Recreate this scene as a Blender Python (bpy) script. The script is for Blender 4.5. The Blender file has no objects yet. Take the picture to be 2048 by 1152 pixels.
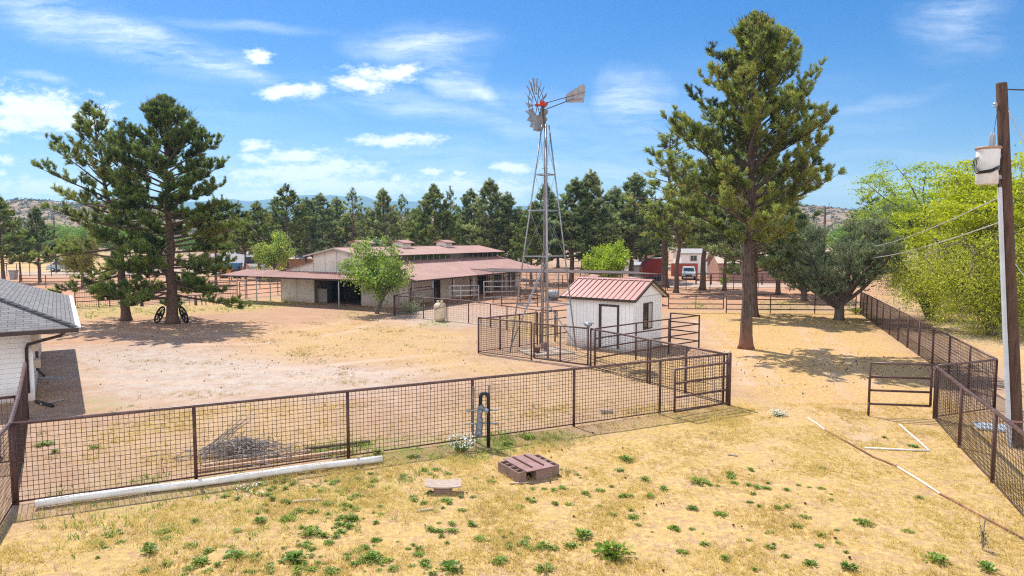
import bpy, math, random
import numpy as np
from mathutils import Vector, Matrix

SC = bpy.context.scene
COL = SC.collection
R = math.radians
rnd = random.Random(7)

# ------------------------------------------------------------------ camera model (photo pixels <-> world metres)
CAMZ, FPX, HORIZON = 5.6, 1365.3, 478.0
PITCH = math.atan((576 - HORIZON) / FPX)
CP, SP = math.cos(PITCH), math.sin(PITCH)

def ray(px, py):
    u = (px - 1024) / FPX; v = -(py - 576) / FPX
    return (u, CP + v * SP, -SP + v * CP)

def G(px, py, z=0.0):
    d = ray(px, py); t = (z - CAMZ) / d[2]
    return Vector((d[0] * t, d[1] * t, z))

def Zat(px, py, Y):
    d = ray(px, py); t = Y / d[1]
    return Vector((d[0] * t, Y, CAMZ + d[2] * t))

def Xat(px, Y):
    return (px - 1024) / FPX * Y * 1.0

def top_z(py, Y):
    return Zat(1024, py, Y).z

def on_line(px, A, B):
    """ground point of the line A-B that stands in pixel column px"""
    k = (px - 1024) / FPX
    lo = None
    ax, ay = A[0], A[1]; bx, by = B[0] - A[0], B[1] - A[1]
    # depth along the view axis at mid fence height
    def dep(y): return y * CP + (CAMZ - 0.85) * SP
    t0, t1 = -0.6, 1.6
    f = lambda t: (ax + bx * t) - k * dep(ay + by * t)
    a, b = f(t0), f(t1)
    for _ in range(60):
        tm = (t0 + t1) / 2
        if (f(tm) > 0) == (b > 0): t1 = tm
        else: t0 = tm
    t = (t0 + t1) / 2
    return Vector((ax + bx * t, ay + by * t, 0))

# ------------------------------------------------------------------ mesh builder
class MB:
    def __init__(s): s.v = []; s.f = []
    def add(s, vs, fs):
        o = len(s.v); s.v += [tuple(p) for p in vs]; s.f += [tuple(i + o for i in f) for f in fs]; return s
    def quad(s, a, b, c, d): return s.add([a, b, c, d], [(0, 1, 2, 3)])
    def hexa(s, p):   # 8 points: bottom 0-3, top 4-7
        return s.add(p, [(3, 2, 1, 0), (4, 5, 6, 7), (0, 1, 5, 4), (1, 2, 6, 5), (2, 3, 7, 6), (3, 0, 4, 7)])
    def box(s, c, size, rz=0.0):
        x, y, z = size[0] / 2, size[1] / 2, size[2] / 2
        cs, sn = math.cos(rz), math.sin(rz)
        P = []
        for dz in (-z, z):
            for dx, dy in ((-x, -y), (x, -y), (x, y), (-x, y)):
                P.append((c[0] + dx * cs - dy * sn, c[1] + dx * sn + dy * cs, c[2] + dz))
        return s.hexa(P)
    def beam(s, a, b, w, h, up=(0, 0, 1)):
        a, b = Vector(a), Vector(b); d = (b - a).normalized(); up = Vector(up)
        sd = d.cross(up)
        if sd.length < 1e-4: sd = d.cross(Vector((0, 1, 0)))
        sd.normalize(); u = sd.cross(d).normalized()
        P = []
        for p in (a, b):
            P += [p - sd * w / 2 - u * h / 2, p + sd * w / 2 - u * h / 2, p + sd * w / 2 + u * h / 2, p - sd * w / 2 + u * h / 2]
        return s.add(P, [(0, 1, 2, 3), (7, 6, 5, 4), (4, 5, 1, 0), (5, 6, 2, 1), (6, 7, 3, 2), (7, 4, 0, 3)])
    def tube(s, pts, r, n=8, caps=True):
        pts = [Vector(p) for p in pts]; m = len(pts)
        rs = r if isinstance(r, (list, tuple)) else [r] * m
        o = len(s.v); prev = None
        for i, p in enumerate(pts):
            d = (pts[min(i + 1, m - 1)] - pts[max(i - 1, 0)])
            if d.length < 1e-9: d = Vector((0, 0, 1))
            d.normalize()
            if prev is None:
                ref = Vector((0, 0, 1)) if abs(d.z) < 0.9 else Vector((1, 0, 0))
                u = d.cross(ref).normalized()
            else:
                u = prev - d * prev.dot(d)
                u = u.normalized() if u.length > 1e-6 else d.orthogonal().normalized()
            prev = u; w = d.cross(u)
            for k in range(n):
                a = 2 * math.pi * k / n
                s.v.append(tuple(p + (u * math.cos(a) + w * math.sin(a)) * rs[i]))
        for i in range(m - 1):
            for k in range(n):
                a = o + i * n + k; b = o + i * n + (k + 1) % n
                s.f.append((a, b, b + n, a + n))
        if caps:
            s.f.append(tuple(o + k for k in reversed(range(n)))); s.f.append(tuple(o + (m - 1) * n + k for k in range(n)))
        return s
    def lathe(s, prof, c=(0, 0, 0), n=20, axis='z', rz=0.0):
        o = len(s.v)
        for r_, z_ in prof:
            for k in range(n):
                a = 2 * math.pi * k / n
                x, y, z = r_ * math.cos(a), r_ * math.sin(a), z_
                if axis == 'x':
                    x, y, z = z_, r_ * math.cos(a), r_ * math.sin(a)
                    x, y = x * math.cos(rz) - y * math.sin(rz), x * math.sin(rz) + y * math.cos(rz)
                s.v.append((c[0] + x, c[1] + y, c[2] + z))
        for i in range(len(prof) - 1):
            for k in range(n):
                a = o + i * n + k; b = o + i * n + (k + 1) % n
                s.f.append((a, b, b + n, a + n))
        s.f.append(tuple(o + k for k in reversed(range(n)))); s.f.append(tuple(o + (len(prof) - 1) * n + k for k in range(n)))
        return s
    def extr(s, poly, vec):
        n = len(poly); vec = Vector(vec)
        P = [Vector(p) for p in poly]; P += [p + vec for p in P]
        F = [tuple(reversed(range(n))), tuple(range(n, 2 * n))]
        for i in range(n):
            j = (i + 1) % n; F.append((i, j, j + n, i + n))
        return s.add(P, F)
    def build(s, name, mat, parent=None, smooth=False, kind=None, M=None, loc=None):
        me = bpy.data.meshes.new(name)
        off = wloc(parent) if parent else Vector(loc or (0, 0, 0))
        vs = s.v
        if M is not None: vs = [tuple(M @ Vector(p)) for p in vs]
        if off.length: vs = [(p[0] - off.x, p[1] - off.y, p[2] - off.z) for p in vs]
        me.from_pydata(vs, [], s.f); me.update()
        if smooth: me.polygons.foreach_set('use_smooth', [True] * len(me.polygons))
        me.materials.append(mat)
        return link(name, me, parent, kind, None if parent else off)

def wloc(o):
    v = Vector((0, 0, 0))
    while o is not None: v += o.location; o = o.parent
    return v

def link(name, me, parent=None, kind=None, loc=None):
    o = bpy.data.objects.new(name, me); COL.objects.link(o)
    if parent: o.parent = parent
    if loc is not None: o.location = loc
    if kind: o['kind'] = kind
    return o

def tri_mesh(name, V, mat, parent=None, tint=None, kind=None, nper=3):
    """V: (N*nper,3) soup of triangles or quads; tint: (N,) per face value stored on its corners"""
    me = bpy.data.meshes.new(name); n = len(V) // nper
    me.vertices.add(len(V)); me.vertices.foreach_set('co', np.asarray(V, dtype=np.float32).ravel())
    me.loops.add(len(V)); me.loops.foreach_set('vertex_index', np.arange(len(V), dtype=np.int32))
    me.polygons.add(n); me.polygons.foreach_set('loop_start', np.arange(0, len(V), nper, dtype=np.int32))
    if tint is not None:
        a = me.attributes.new('tint', 'FLOAT', 'POINT'); a.data.foreach_set('value', np.repeat(np.asarray(tint, dtype=np.float32), nper))
    me.update(calc_edges=True); me.validate()
    me.materials.append(mat)
    return link(name, me, parent, kind)

def tag(o, label, cat, group=None):
    o['label'] = label; o['category'] = cat
    if group: o['group'] = group
    return o

def thing(name, label, cat, loc=(0, 0, 0), group=None):
    o = bpy.data.objects.new(name, None); COL.objects.link(o); o.location = loc
    o.empty_display_size = 0.2
    return tag(o, label, cat, group)

def copy_tree(o, parent=None):
    c = o.copy(); COL.objects.link(c)
    if parent: c.parent = parent
    for ch in list(o.children): copy_tree(ch, c)
    return c

# ------------------------------------------------------------------ materials
MATS = {}
def nt(name):
    m = bpy.data.materials.new(name); m.use_nodes = True
    return m, m.node_tree.nodes, m.node_tree.links, m.node_tree.nodes['Principled BSDF']

def mat(name, col, rough=0.6, metal=0.0, var=0.12, scale=4.0, bump=0.0, bscale=30.0, stain=None, sscale=1.2, samt=0.5, spec=0.3, stretch=None, splash=None):
    """weathered surface: base colour with noise variation, optional second 'stain' colour and bump"""
    if name in MATS: return MATS[name]
    m, N, L, P = nt(name); MATS[name] = m
    P.inputs['Roughness'].default_value = rough; P.inputs['Metallic'].default_value = metal
    P.inputs['Specular IOR Level'].default_value = spec
    tc = N.new('ShaderNodeTexCoord'); src = tc.outputs['Object']
    if stretch:
        mp = N.new('ShaderNodeMapping'); mp.inputs['Scale'].default_value = stretch
        L.new(src, mp.inputs['Vector']); src = mp.outputs['Vector']
    nz = N.new('ShaderNodeTexNoise'); nz.inputs['Scale'].default_value = scale; nz.inputs['Detail'].default_value = 6; nz.inputs['Roughness'].default_value = 0.65
    L.new(src, nz.inputs['Vector'])
    mx = N.new('ShaderNodeMix'); mx.data_type = 'RGBA'
    lo = [max(0, c * (1 - var * 1.6)) for c in col]; hi = [min(1, c * (1 + var * 1.6)) for c in col]
    mx.inputs['A'].default_value = (*lo, 1); mx.inputs['B'].default_value = (*hi, 1)
    mr = N.new('ShaderNodeMapRange'); mr.inputs['From Min'].default_value = 0.3; mr.inputs['From Max'].default_value = 0.7
    L.new(nz.outputs['Fac'], mr.inputs['Value']); L.new(mr.outputs['Result'], mx.inputs['Factor'])
    out = mx.outputs['Result']
    if stain:
        n2 = N.new('ShaderNodeTexNoise'); n2.inputs['Scale'].default_value = sscale; n2.inputs['Detail'].default_value = 8; n2.inputs['Roughness'].default_value = 0.7
        L.new(src, n2.inputs['Vector'])
        r2 = N.new('ShaderNodeMapRange'); r2.inputs['From Min'].default_value = 0.48; r2.inputs['From Max'].default_value = 0.66; r2.inputs['To Max'].default_value = samt
        L.new(n2.outputs['Fac'], r2.inputs['Value'])
        m2 = N.new('ShaderNodeMix'); m2.data_type = 'RGBA'; m2.inputs['B'].default_value = (*stain, 1)
        L.new(out, m2.inputs['A']); L.new(r2.outputs['Result'], m2.inputs['Factor']); out = m2.outputs['Result']
    if splash:
        sz = N.new('ShaderNodeSeparateXYZ'); L.new(tc.outputs['Object'], sz.inputs[0])
        n4 = N.new('ShaderNodeTexNoise'); n4.inputs['Scale'].default_value = 2.2; n4.inputs['Detail'].default_value = 8; n4.inputs['Roughness'].default_value = .75; L.new(tc.outputs['Object'], n4.inputs['Vector'])
        ma = N.new('ShaderNodeMath'); ma.operation = 'MULTIPLY_ADD'; ma.inputs[1].default_value = -0.9; L.new(n4.outputs['Fac'], ma.inputs[0]); L.new(sz.outputs['Z'], ma.inputs[2])
        r4 = N.new('ShaderNodeMapRange'); r4.inputs['From Min'].default_value = 0.12; r4.inputs['From Max'].default_value = -0.42; r4.inputs['To Max'].default_value = 0.75; L.new(ma.outputs[0], r4.inputs['Value'])
        m4 = N.new('ShaderNodeMix'); m4.data_type = 'RGBA'; m4.inputs['B'].default_value = (*splash, 1); L.new(out, m4.inputs['A']); L.new(r4.outputs['Result'], m4.inputs['Factor']); out = m4.outputs['Result']
    L.new(out, P.inputs['Base Color'])
    if bump:
        n3 = N.new('ShaderNodeTexNoise'); n3.inputs['Scale'].default_value = bscale; n3.inputs['Detail'].default_value = 4
        L.new(src, n3.inputs['Vector'])
        b = N.new('ShaderNodeBump'); b.inputs['Strength'].default_value = bump; b.inputs['Distance'].default_value = 0.02
        L.new(n3.outputs['Fac'], b.inputs['Height']); L.new(b.outputs['Normal'], P.inputs['Normal'])
    return m

def leaf_mat(name, c0, c1, trans=0.35, c2=None):
    """foliage: per-clump tint attribute between c0 and c1 (and a share of c2), with light passing through"""
    if name in MATS: return MATS[name]
    m = bpy.data.materials.new(name); m.use_nodes = True; N, L = m.node_tree.nodes, m.node_tree.links
    MATS[name] = m; N.clear()
    at = N.new('ShaderNodeAttribute'); at.attribute_name = 'tint'
    cr = N.new('ShaderNodeValToRGB'); cr.color_ramp.elements[0].color = (*c0, 1); cr.color_ramp.elements[1].color = (*c1, 1)
    cr.color_ramp.elements[0].position = 0.1; cr.color_ramp.elements[1].position = 0.85
    if c2:
        e = cr.color_ramp.elements.new(0.97); e.color = (*c2, 1)
    L.new(at.outputs['Fac'], cr.inputs['Fac'])
    oi = N.new('ShaderNodeObjectInfo')
    hs = N.new('ShaderNodeHueSaturation')
    mr = N.new('ShaderNodeMapRange'); mr.inputs['To Min'].default_value = 0.82; mr.inputs['To Max'].default_value = 1.2
    L.new(oi.outputs['Random'], mr.inputs['Value']); L.new(mr.outputs['Result'], hs.inputs['Value'])
    mh = N.new('ShaderNodeMapRange'); mh.inputs['To Min'].default_value = 0.515; mh.inputs['To Max'].default_value = 0.485
    L.new(oi.outputs['Random'], mh.inputs['Value']); L.new(mh.outputs['Result'], hs.inputs['Hue'])
    L.new(cr.outputs['Color'], hs.inputs['Color'])
    di = N.new('ShaderNodeBsdfDiffuse'); tr = N.new('ShaderNodeBsdfTranslucent'); gl = N.new('ShaderNodeBsdfGlossy')
    gl.inputs['Roughness'].default_value = 0.45; gl.inputs['Color'].default_value = (.6, .6, .6, 1)
    L.new(hs.outputs['Color'], di.inputs['Color']); L.new(hs.outputs['Color'], tr.inputs['Color'])
    mx = N.new('ShaderNodeMixShader'); mx.inputs['Fac'].default_value = trans
    L.new(di.outputs[0], mx.inputs[1]); L.new(tr.outputs[0], mx.inputs[2])
    m2 = N.new('ShaderNodeMixShader'); m2.inputs['Fac'].default_value = 0.04
    L.new(mx.outputs[0], m2.inputs[1]); L.new(gl.outputs[0], m2.inputs[2])
    o = N.new('ShaderNodeOutputMaterial'); L.new(m2.outputs[0], o.inputs['Surface'])
    return m

M_PIPE = mat('rust_brown_pipe', (0.075, 0.034, 0.028), 0.55, 0, 0.25, 6, stain=(0.13, 0.062, 0.045), sscale=3, samt=0.6, spec=0.35)
M_RAIL = mat('worn_pipe_rail', (0.085, 0.042, 0.036), 0.42, 0, 0.2, 6, stain=(0.19, 0.12, 0.105), sscale=4, samt=0.6, spec=0.5)
M_WIRE = mat('rusty_wire', (0.05, 0.028, 0.024), 0.7, 0, 0.2)
M_GALV = mat('galvanised_steel', (0.28, 0.30, 0.33), 0.42, 0.55, 0.18, 8, stain=(0.27, 0.24, 0.22), sscale=2.5, samt=0.5, spec=0.5)
M_GALVB = mat('galvanised_sheet', (0.27, 0.275, 0.29), 0.5, 0.25, 0.15, 5, stain=(0.25, 0.235, 0.225), sscale=3, samt=0.5)
M_DARKM = mat('dark_steel', (0.06, 0.06, 0.065), 0.55, 0.3, 0.2)
M_RED = mat('red_gearbox_paint', (0.5, 0.05, 0.025), 0.5, 0, 0.15)
M_LETTER = mat('faded_red_lettering', (0.27, 0.12, 0.115), 0.7, 0, 0.3, 20)
M_OLDPIPE = mat('old_brown_steel', (0.20, 0.165, 0.15), 0.7, 0, 0.25, 5, stain=(0.24, 0.2, 0.18), sscale=2)
M_WHITE = mat('white_siding_paint', (0.80, 0.80, 0.80), 0.55, 0, 0.02, 1.2, stain=(0.70, 0.67, 0.63), sscale=0.9, samt=0.25, splash=(0.50, 0.36, 0.27))
M_CREAM = mat('cream_barn_siding', (0.66, 0.62, 0.55), 0.65, 0, 0.05, 1.5, stain=(0.5, 0.43, 0.35), sscale=0.9, samt=0.4, splash=(0.45, 0.30, 0.21))
M_BATTEN = mat('barn_batten', (0.42, 0.41, 0.39), 0.6, 0, 0.1)
M_BROOF = mat('rose_brown_barn_roof', (0.37, 0.215, 0.185), 0.6, 0, 0.10, 0.5, stain=(0.35, 0.2, 0.17), sscale=0.35, samt=0.4, spec=0.12)
M_SROOF = mat('rose_metal_shed_roof', (0.42, 0.215, 0.19), 0.45, 0, 0.05, 2, stain=(0.36, 0.18, 0.155), sscale=1.2, samt=0.4, spec=0.2)
M_TRIM = mat('dark_brown_trim', (0.055, 0.036, 0.032), 0.5, 0, 0.15)
M_GLASS = mat('window_glass', (0.035, 0.04, 0.045), 0.08, 0, 0.3, 2, spec=0.6)
M_BLIND = mat('pale_blind', (0.42, 0.39, 0.34), 0.8, 0, 0.1)
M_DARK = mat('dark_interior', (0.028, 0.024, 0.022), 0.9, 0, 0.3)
M_CONC = mat('concrete', (0.46, 0.42, 0.38), 0.85, 0, 0.15, 6, bump=0.3)
M_BLOCK = mat('brown_cinder_block', (0.24, 0.155, 0.125), 0.9, 0, 0.15, 14, bump=0.5, bscale=90)
M_BLOCKTOP = M_BLOCK
M_LID = mat('rust_primer_sheet', (0.27, 0.15, 0.135), 0.55, 0, 0.1, 4, stain=(0.34, 0.22, 0.2), sscale=3, samt=0.6, spec=0.4)
M_OLDWOOD = mat('weathered_grey_board', (0.40, 0.31, 0.255), 0.85, 0, 0.25, 5, stretch=(1, 12, 12), bump=0.3)
M_WOOD = mat('bare_lumber', (0.44, 0.29, 0.19), 0.8, 0, 0.2, 4, stretch=(1, 14, 14))
M_PVC = mat('weathered_white_pipe', (0.74, 0.71, 0.66), 0.5, 0, 0.07, 3, stain=(0.52, 0.42, 0.33), sscale=2.2, samt=0.6)
M_POLE = mat('creosote_pole_wood', (0.085, 0.048, 0.033), 0.85, 0, 0.35, 3, stretch=(6, 6, .5), stain=(0.12, 0.06, 0.04), sscale=2, samt=0.6, bump=0.5, bscale=12)
M_CONDUIT = mat('grey_conduit', (0.50, 0.53, 0.57), 0.55, 0, 0.06, 3)
M_TRANSF = mat('pale_transformer_paint', (0.66, 0.66, 0.64), 0.45, 0, 0.06, 3, stain=(0.42, 0.28, 0.2), sscale=1.8, samt=0.5)
M_INSUL = mat('insulator_porcelain', (0.32, 0.35, 0.38), 0.25, 0, 0.1)
M_CABLE = mat('black_cable', (0.02, 0.02, 0.022), 0.5, 0, 0.2)
M_WIREL = mat('aluminium_wire', (0.5, 0.5, 0.5), 0.5, 0.3, 0.1)
M_TANK = mat('beige_propane_tank', (0.62, 0.50, 0.37), 0.45, 0, 0.06, 4, stain=(0.42, 0.25, 0.15), sscale=2.5, samt=0.45)
M_HOSE = mat('brown_hose', (0.12, 0.06, 0.03), 0.5, 0, 0.2)
M_FOAM = mat('black_pipe_insulation', (0.02, 0.022, 0.026), 0.6, 0, 0.3, 10)
M_FOIL = mat('grey_wrap', (0.19, 0.21, 0.24), 0.42, 0.3, 0.45, 12, bump=0.9, bscale=18)
M_BARK = mat('pine_bark', (0.11, 0.068, 0.05), 0.95, 0, 0.4, 5, stretch=(5, 5, .8), stain=(0.19, 0.12, 0.09), sscale=5, samt=0.7, bump=0.9, bscale=9)
M_BARKG = mat('grey_bark', (0.13, 0.10, 0.085), 0.95, 0, 0.35, 5, stretch=(5, 5, .8), bump=0.7, bscale=10)
M_TWIG = mat('dry_grey_twigs', (0.33, 0.285, 0.255), 0.9, 0, 0.3, 9)
M_IRON = mat('black_iron', (0.012, 0.012, 0.014), 0.5, 0.4, 0.2)
M_SHING = None

# red-dusted bark of the big pine: the lower metre and a half of trunk is stained by red soil
def red_bark():
    m, N, L, P = nt('red_dusted_bark'); P.inputs['Roughness'].default_value = 0.95
    tc = N.new('ShaderNodeTexCoord'); mp = N.new('ShaderNodeMapping'); mp.inputs['Scale'].default_value = (4, 4, .7)
    L.new(tc.outputs['Object'], mp.inputs['Vector'])
    nz = N.new('ShaderNodeTexNoise'); nz.inputs['Scale'].default_value = 4; nz.inputs['Detail'].default_value = 8; nz.inputs['Roughness'].default_value = 0.7
    L.new(mp.outputs['Vector'], nz.inputs['Vector'])
    cr = N.new('ShaderNodeValToRGB'); e = cr.color_ramp.elements
    e[0].position, e[0].color = 0.36, (0.03, 0.019, 0.015, 1); e[1].position, e[1].color = 0.64, (0.165, 0.112, 0.088, 1)
    L.new(nz.outputs['Fac'], cr.inputs['Fac'])
    sx = N.new('ShaderNodeSeparateXYZ'); L.new(tc.outputs['Object'], sx.inputs[0])
    ad = N.new('ShaderNodeMath'); ad.operation = 'MULTIPLY_ADD'; ad.inputs[1].default_value = 2.5
    L.new(nz.outputs['Fac'], ad.inputs[0]); L.new(sx.outputs['Z'], ad.inputs[2])
    mr = N.new('ShaderNodeMapRange'); mr.inputs['From Min'].default_value = 1.3; mr.inputs['From Max'].default_value = 3.0; mr.inputs['To Min'].default_value = 0.75; mr.inputs['To Max'].default_value = 0.0
    L.new(ad.outputs[0], mr.inputs['Value'])
    mx = N.new('ShaderNodeMix'); mx.data_type = 'RGBA'; mx.inputs['B'].default_value = (0.25, 0.095, 0.045, 1)
    L.new(cr.outputs['Color'], mx.inputs['A']); L.new(mr.outputs['Result'], mx.inputs['Factor']); L.new(mx.outputs['Result'], P.inputs['Base Color'])
    b = N.new('ShaderNodeBump'); b.inputs['Strength'].default_value = 1.0; b.inputs['Distance'].default_value = 0.06
    L.new(nz.outputs['Fac'], b.inputs['Height']); L.new(b.outputs['Normal'], P.inputs['Normal'])
    return m
M_REDBARK = red_bark()

def shingle_mat():
    m, N, L, P = nt('asphalt_shingles'); P.inputs['Roughness'].default_value = 0.9
    uv = N.new('ShaderNodeUVMap'); uv.uv_map = 'UVMap'
    br = N.new('ShaderNodeTexBrick'); br.inputs['Scale'].default_value = 1.0
    br.inputs['Brick Width'].default_value = 0.42; br.inputs['Row Height'].default_value = 0.15; br.inputs['Mortar Size'].default_value = 0.010; br.inputs['Mortar Smooth'].default_value = 0.2
    br.inputs['Color1'].default_value = (0.135, 0.125, 0.135, 1); br.inputs['Color2'].default_value = (0.21, 0.19, 0.195, 1); br.inputs['Mortar'].default_value = (0.035, 0.035, 0.04, 1)
    L.new(uv.outputs['UV'], br.inputs['Vector'])
    nz = N.new('ShaderNodeTexNoise'); nz.inputs['Scale'].default_value = 1.7; nz.inputs['Detail'].default_value = 9; nz.inputs['Roughness'].default_value = 0.75
    L.new(uv.outputs['UV'], nz.inputs['Vector'])
    mx = N.new('ShaderNodeMix'); mx.data_type = 'RGBA'; mx.blend_type = 'OVERLAY'; mx.inputs['Factor'].default_value = 0.7
    L.new(br.outputs['Color'], mx.inputs['A']); L.new(nz.outputs['Color'], mx.inputs['B'])
    hs = N.new('ShaderNodeHueSaturation'); hs.inputs['Saturation'].default_value = 0.35; L.new(mx.outputs['Result'], hs.inputs['Color'])
    L.new(hs.outputs['Color'], P.inputs['Base Color'])
    b = N.new('ShaderNodeBump'); b.inputs['Strength'].default_value = 0.6; b.inputs['Distance'].default_value = 0.01; b.invert = True
    L.new(br.outputs['Fac'], b.inputs['Height']); L.new(b.outputs['Normal'], P.inputs['Normal'])
    return m
M_SHING = shingle_mat()

# ------------------------------------------------------------------ world: sky with clouds, sun
SUNV = Vector((-0.34, 0.52, 1.0)).normalized()
SUN_EL = math.asin(SUNV.z); SUN_AZ = math.atan2(SUNV.x, SUNV.y)    # azimuth from +Y towards +X

def make_world():
    w = bpy.data.worlds.new('World'); SC.world = w; w.use_nodes = True
    N, L = w.node_tree.nodes, w.node_tree.links; N.clear()
    out = N.new('ShaderNodeOutputWorld'); bg = N.new('ShaderNodeBackground'); bg.inputs['Strength'].default_value = 0.12
    L.new(bg.outputs[0], out.inputs['Surface'])
    sky = N.new('ShaderNodeTexSky'); sky.sky_type = 'NISHITA'; sky.sun_disc = False
    sky.sun_elevation = SUN_EL; sky.sun_rotation = SUN_AZ; sky.altitude = 1000; sky.air_density = 1.0; sky.dust_density = 0.9; sky.ozone_density = 3.0
    hs = N.new('ShaderNodeHueSaturation'); hs.inputs['Saturation'].default_value = SKY_SAT; hs.inputs['Value'].default_value = SKY_VAL; hs.inputs['Hue'].default_value = SKY_HUE
    L.new(sky.outputs[0], hs.inputs['Color'])
    tc = N.new('ShaderNodeTexCoord'); sx = N.new('ShaderNodeSeparateXYZ'); L.new(tc.outputs['Generated'], sx.inputs[0])
    def math_(op, a, b=None, c=None):
        n = N.new('ShaderNodeMath'); n.operation = op
        for i, q in enumerate((a, b, c)):
            if q is None: continue
            if isinstance(q, (int, float)): n.inputs[i].default_value = q
            else: L.new(q, n.inputs[i])
        return n.outputs[0]
    yy = math_('MAXIMUM', sx.outputs['Y'], 0.05)
    cx = math_('DIVIDE', sx.outputs['X'], yy); cz = math_('DIVIDE', sx.outputs['Z'], yy)
    cb = N.new('ShaderNodeCombineXYZ'); L.new(cx, cb.inputs[0]); L.new(cz, cb.inputs[1])
    P0 = cb.outputs[0]
    def noise(scale, detail, rough, vec, seed=0.0, sc=(1, 1, 1), rot=0.0):
        mp = N.new('ShaderNodeMapping'); mp.inputs['Scale'].default_value = sc; mp.inputs['Location'].default_value = (seed, seed * 1.7, seed * .3); mp.inputs['Rotation'].default_value = (0, 0, rot)
        L.new(vec, mp.inputs['Vector'])
        n = N.new('ShaderNodeTexNoise'); n.inputs['Scale'].default_value = scale; n.inputs['Detail'].default_value = detail; n.inputs['Roughness'].default_value = rough
        L.new(mp.outputs[0], n.inputs['Vector']); return n
    nd = noise(9, 7, 0.62, P0, 1.3)
    vm = N.new('ShaderNodeVectorMath'); vm.operation = 'SUBTRACT'; vm.inputs[1].default_value = (.5, .5, .5); L.new(nd.outputs['Color'], vm.inputs[0])
    v2 = N.new('ShaderNodeVectorMath'); v2.operation = 'MULTIPLY_ADD'; v2.inputs[1].default_value = (0.11, 0.034, 0); L.new(vm.outputs[0], v2.inputs[0]); L.new(P0, v2.inputs[2])
    PD = v2.outputs[0]
    def tx(px): return (px - 1024) / FPX
    def tz(py):
        d = ray(1024, py); return d[2] / d[1]
    # (centre px, centre py, half width, half height) of each cumulus seen low in the sky
    CUM = [(60, 226, 165, 36), (150, 245, 90, 14), (20, 318, 26, 9), (90, 372, 170, 20), (5, 345, 14, 7), (516, 118, 34, 14), (588, 184, 62, 15), (722, 168, 62, 15), (775, 146, 80, 17), (792, 280, 84, 12),
           (592, 314, 92, 15), (520, 291, 30, 10), (625, 348, 175, 26), (690, 375, 260, 20), (560, 385, 150, 14), (812, 356, 30, 9), (1028, 336, 56, 13), (870, 346, 18, 7), (930, 380, 140, 22), (985, 392, 80, 20), (480, 395, 120, 12),
           (915, 350, 16, 5), (60, 395, 130, 14), (1600, 352, 26, 4), (1250, 395, 90, 10)]
    best = None
    for (px, py, a, b) in CUM:
        ra, rb = a * 1.35 / FPX, b * 1.6 / FPX
        q = N.new('ShaderNodeVectorMath'); q.operation = 'MULTIPLY_ADD'
        q.inputs[1].default_value = (1 / ra, 1 / rb, 0); q.inputs[2].default_value = (-tx(px) / ra, -tz(py) / rb, 0)
        L.new(PD, q.inputs[0])
        l = N.new('ShaderNodeVectorMath'); l.operation = 'LENGTH'; L.new(q.outputs[0], l.inputs[0])
        best = l.outputs['Value'] if best is None else math_('MINIMUM', best, l.outputs['Value'])
    n2 = noise(26, 9, 0.68, P0, 4.1, (1, 2.2, 1))
    f = math_('SUBTRACT', 1.0, best); f = math_('MULTIPLY_ADD', math_('SUBTRACT', n2.outputs['Fac'], 0.5), 2.4, f)
    mr = N.new('ShaderNodeMapRange'); mr.interpolation_type = 'SMOOTHSTEP'; mr.inputs['From Min'].default_value = -0.02; mr.inputs['From Max'].default_value = 0.85; L.new(f, mr.inputs['Value'])
    cum = math_('MULTIPLY', mr.outputs['Result'], 0.95)
    # cirrus streaks: (px, py, half length, half width, angle, amount)
    CIR = [(1024, 415, 1700, 95, 0, .6), (230, 45, 330, 16, -16, .75), (400, 118, 360, 9, -16, .8), (1450, 300, 500, 120, 0, .18), (250, 70, 300, 34, -17, .62), (430, 130, 330, 17, -15, .5), (120, 28, 170, 40, -12, .6), (840, 85, 160, 28, 2, .6), (905, 150, 90, 34, -30, .75), (960, 180, 130, 14, -30, .6), (800, 205, 270, 22, -10, .4), (990, 245, 230, 18, -14, .35),
           (1265, 205, 85, 50, -35, .75), (1110, 235, 260, 40, -10, .22), (1900, 20, 130, 70, -20, .38), (1760, 205, 160, 14, 12, .22), (95, 155, 60, 8, -8, .45), (500, 50, 220, 9, -4, .22), (560, 170, 160, 14, -25, .3), (1180, 300, 120, 12, 25, .22), (400, 250, 260, 60, 0, .15)]
    cir = None
    for (px, py, a, b, ang, amt) in CIR:
        ca, sa = math.cos(R(ang)), math.sin(R(ang))
        mp = N.new('ShaderNodeMapping'); mp.vector_type = 'TEXTURE'
        mp.inputs['Location'].default_value = (tx(px), tz(py), 0); mp.inputs['Rotation'].default_value = (0, 0, R(ang)); mp.inputs['Scale'].default_value = (a * 1.25 / FPX, b * 1.9 / FPX, 1)
        L.new(PD, mp.inputs['Vector'])
        l = N.new('ShaderNodeVectorMath'); l.operation = 'LENGTH'; L.new(mp.outputs[0], l.inputs[0])
        e = N.new('ShaderNodeMapRange'); e.interpolation_type = 'SMOOTHSTEP'; e.inputs['From Min'].default_value = 1.0; e.inputs['From Max'].default_value = 0.0; e.inputs['To Max'].default_value = min(1, amt * 1.5)
        L.new(l.outputs['Value'], e.inputs['Value'])
        cir = e.outputs[0] if cir is None else math_('MAXIMUM', cir, e.outputs[0])
    n3 = noise(5, 8, 0.68, PD, 2.2, (1.0, 7.0, 1), R(15))
    r3 = N.new('ShaderNodeMapRange'); r3.inputs['From Min'].default_value = 0.34; r3.inputs['From Max'].default_value = 0.66; L.new(n3.outputs['Fac'], r3.inputs['Value'])
    cir = math_('MULTIPLY', cir, r3.outputs['Result'])
    amt = math_('MAXIMUM', cum, cir)
    # cumulus undersides are a little greyer than their tops
    gr = N.new('ShaderNodeMix'); gr.data_type = 'RGBA'
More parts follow.
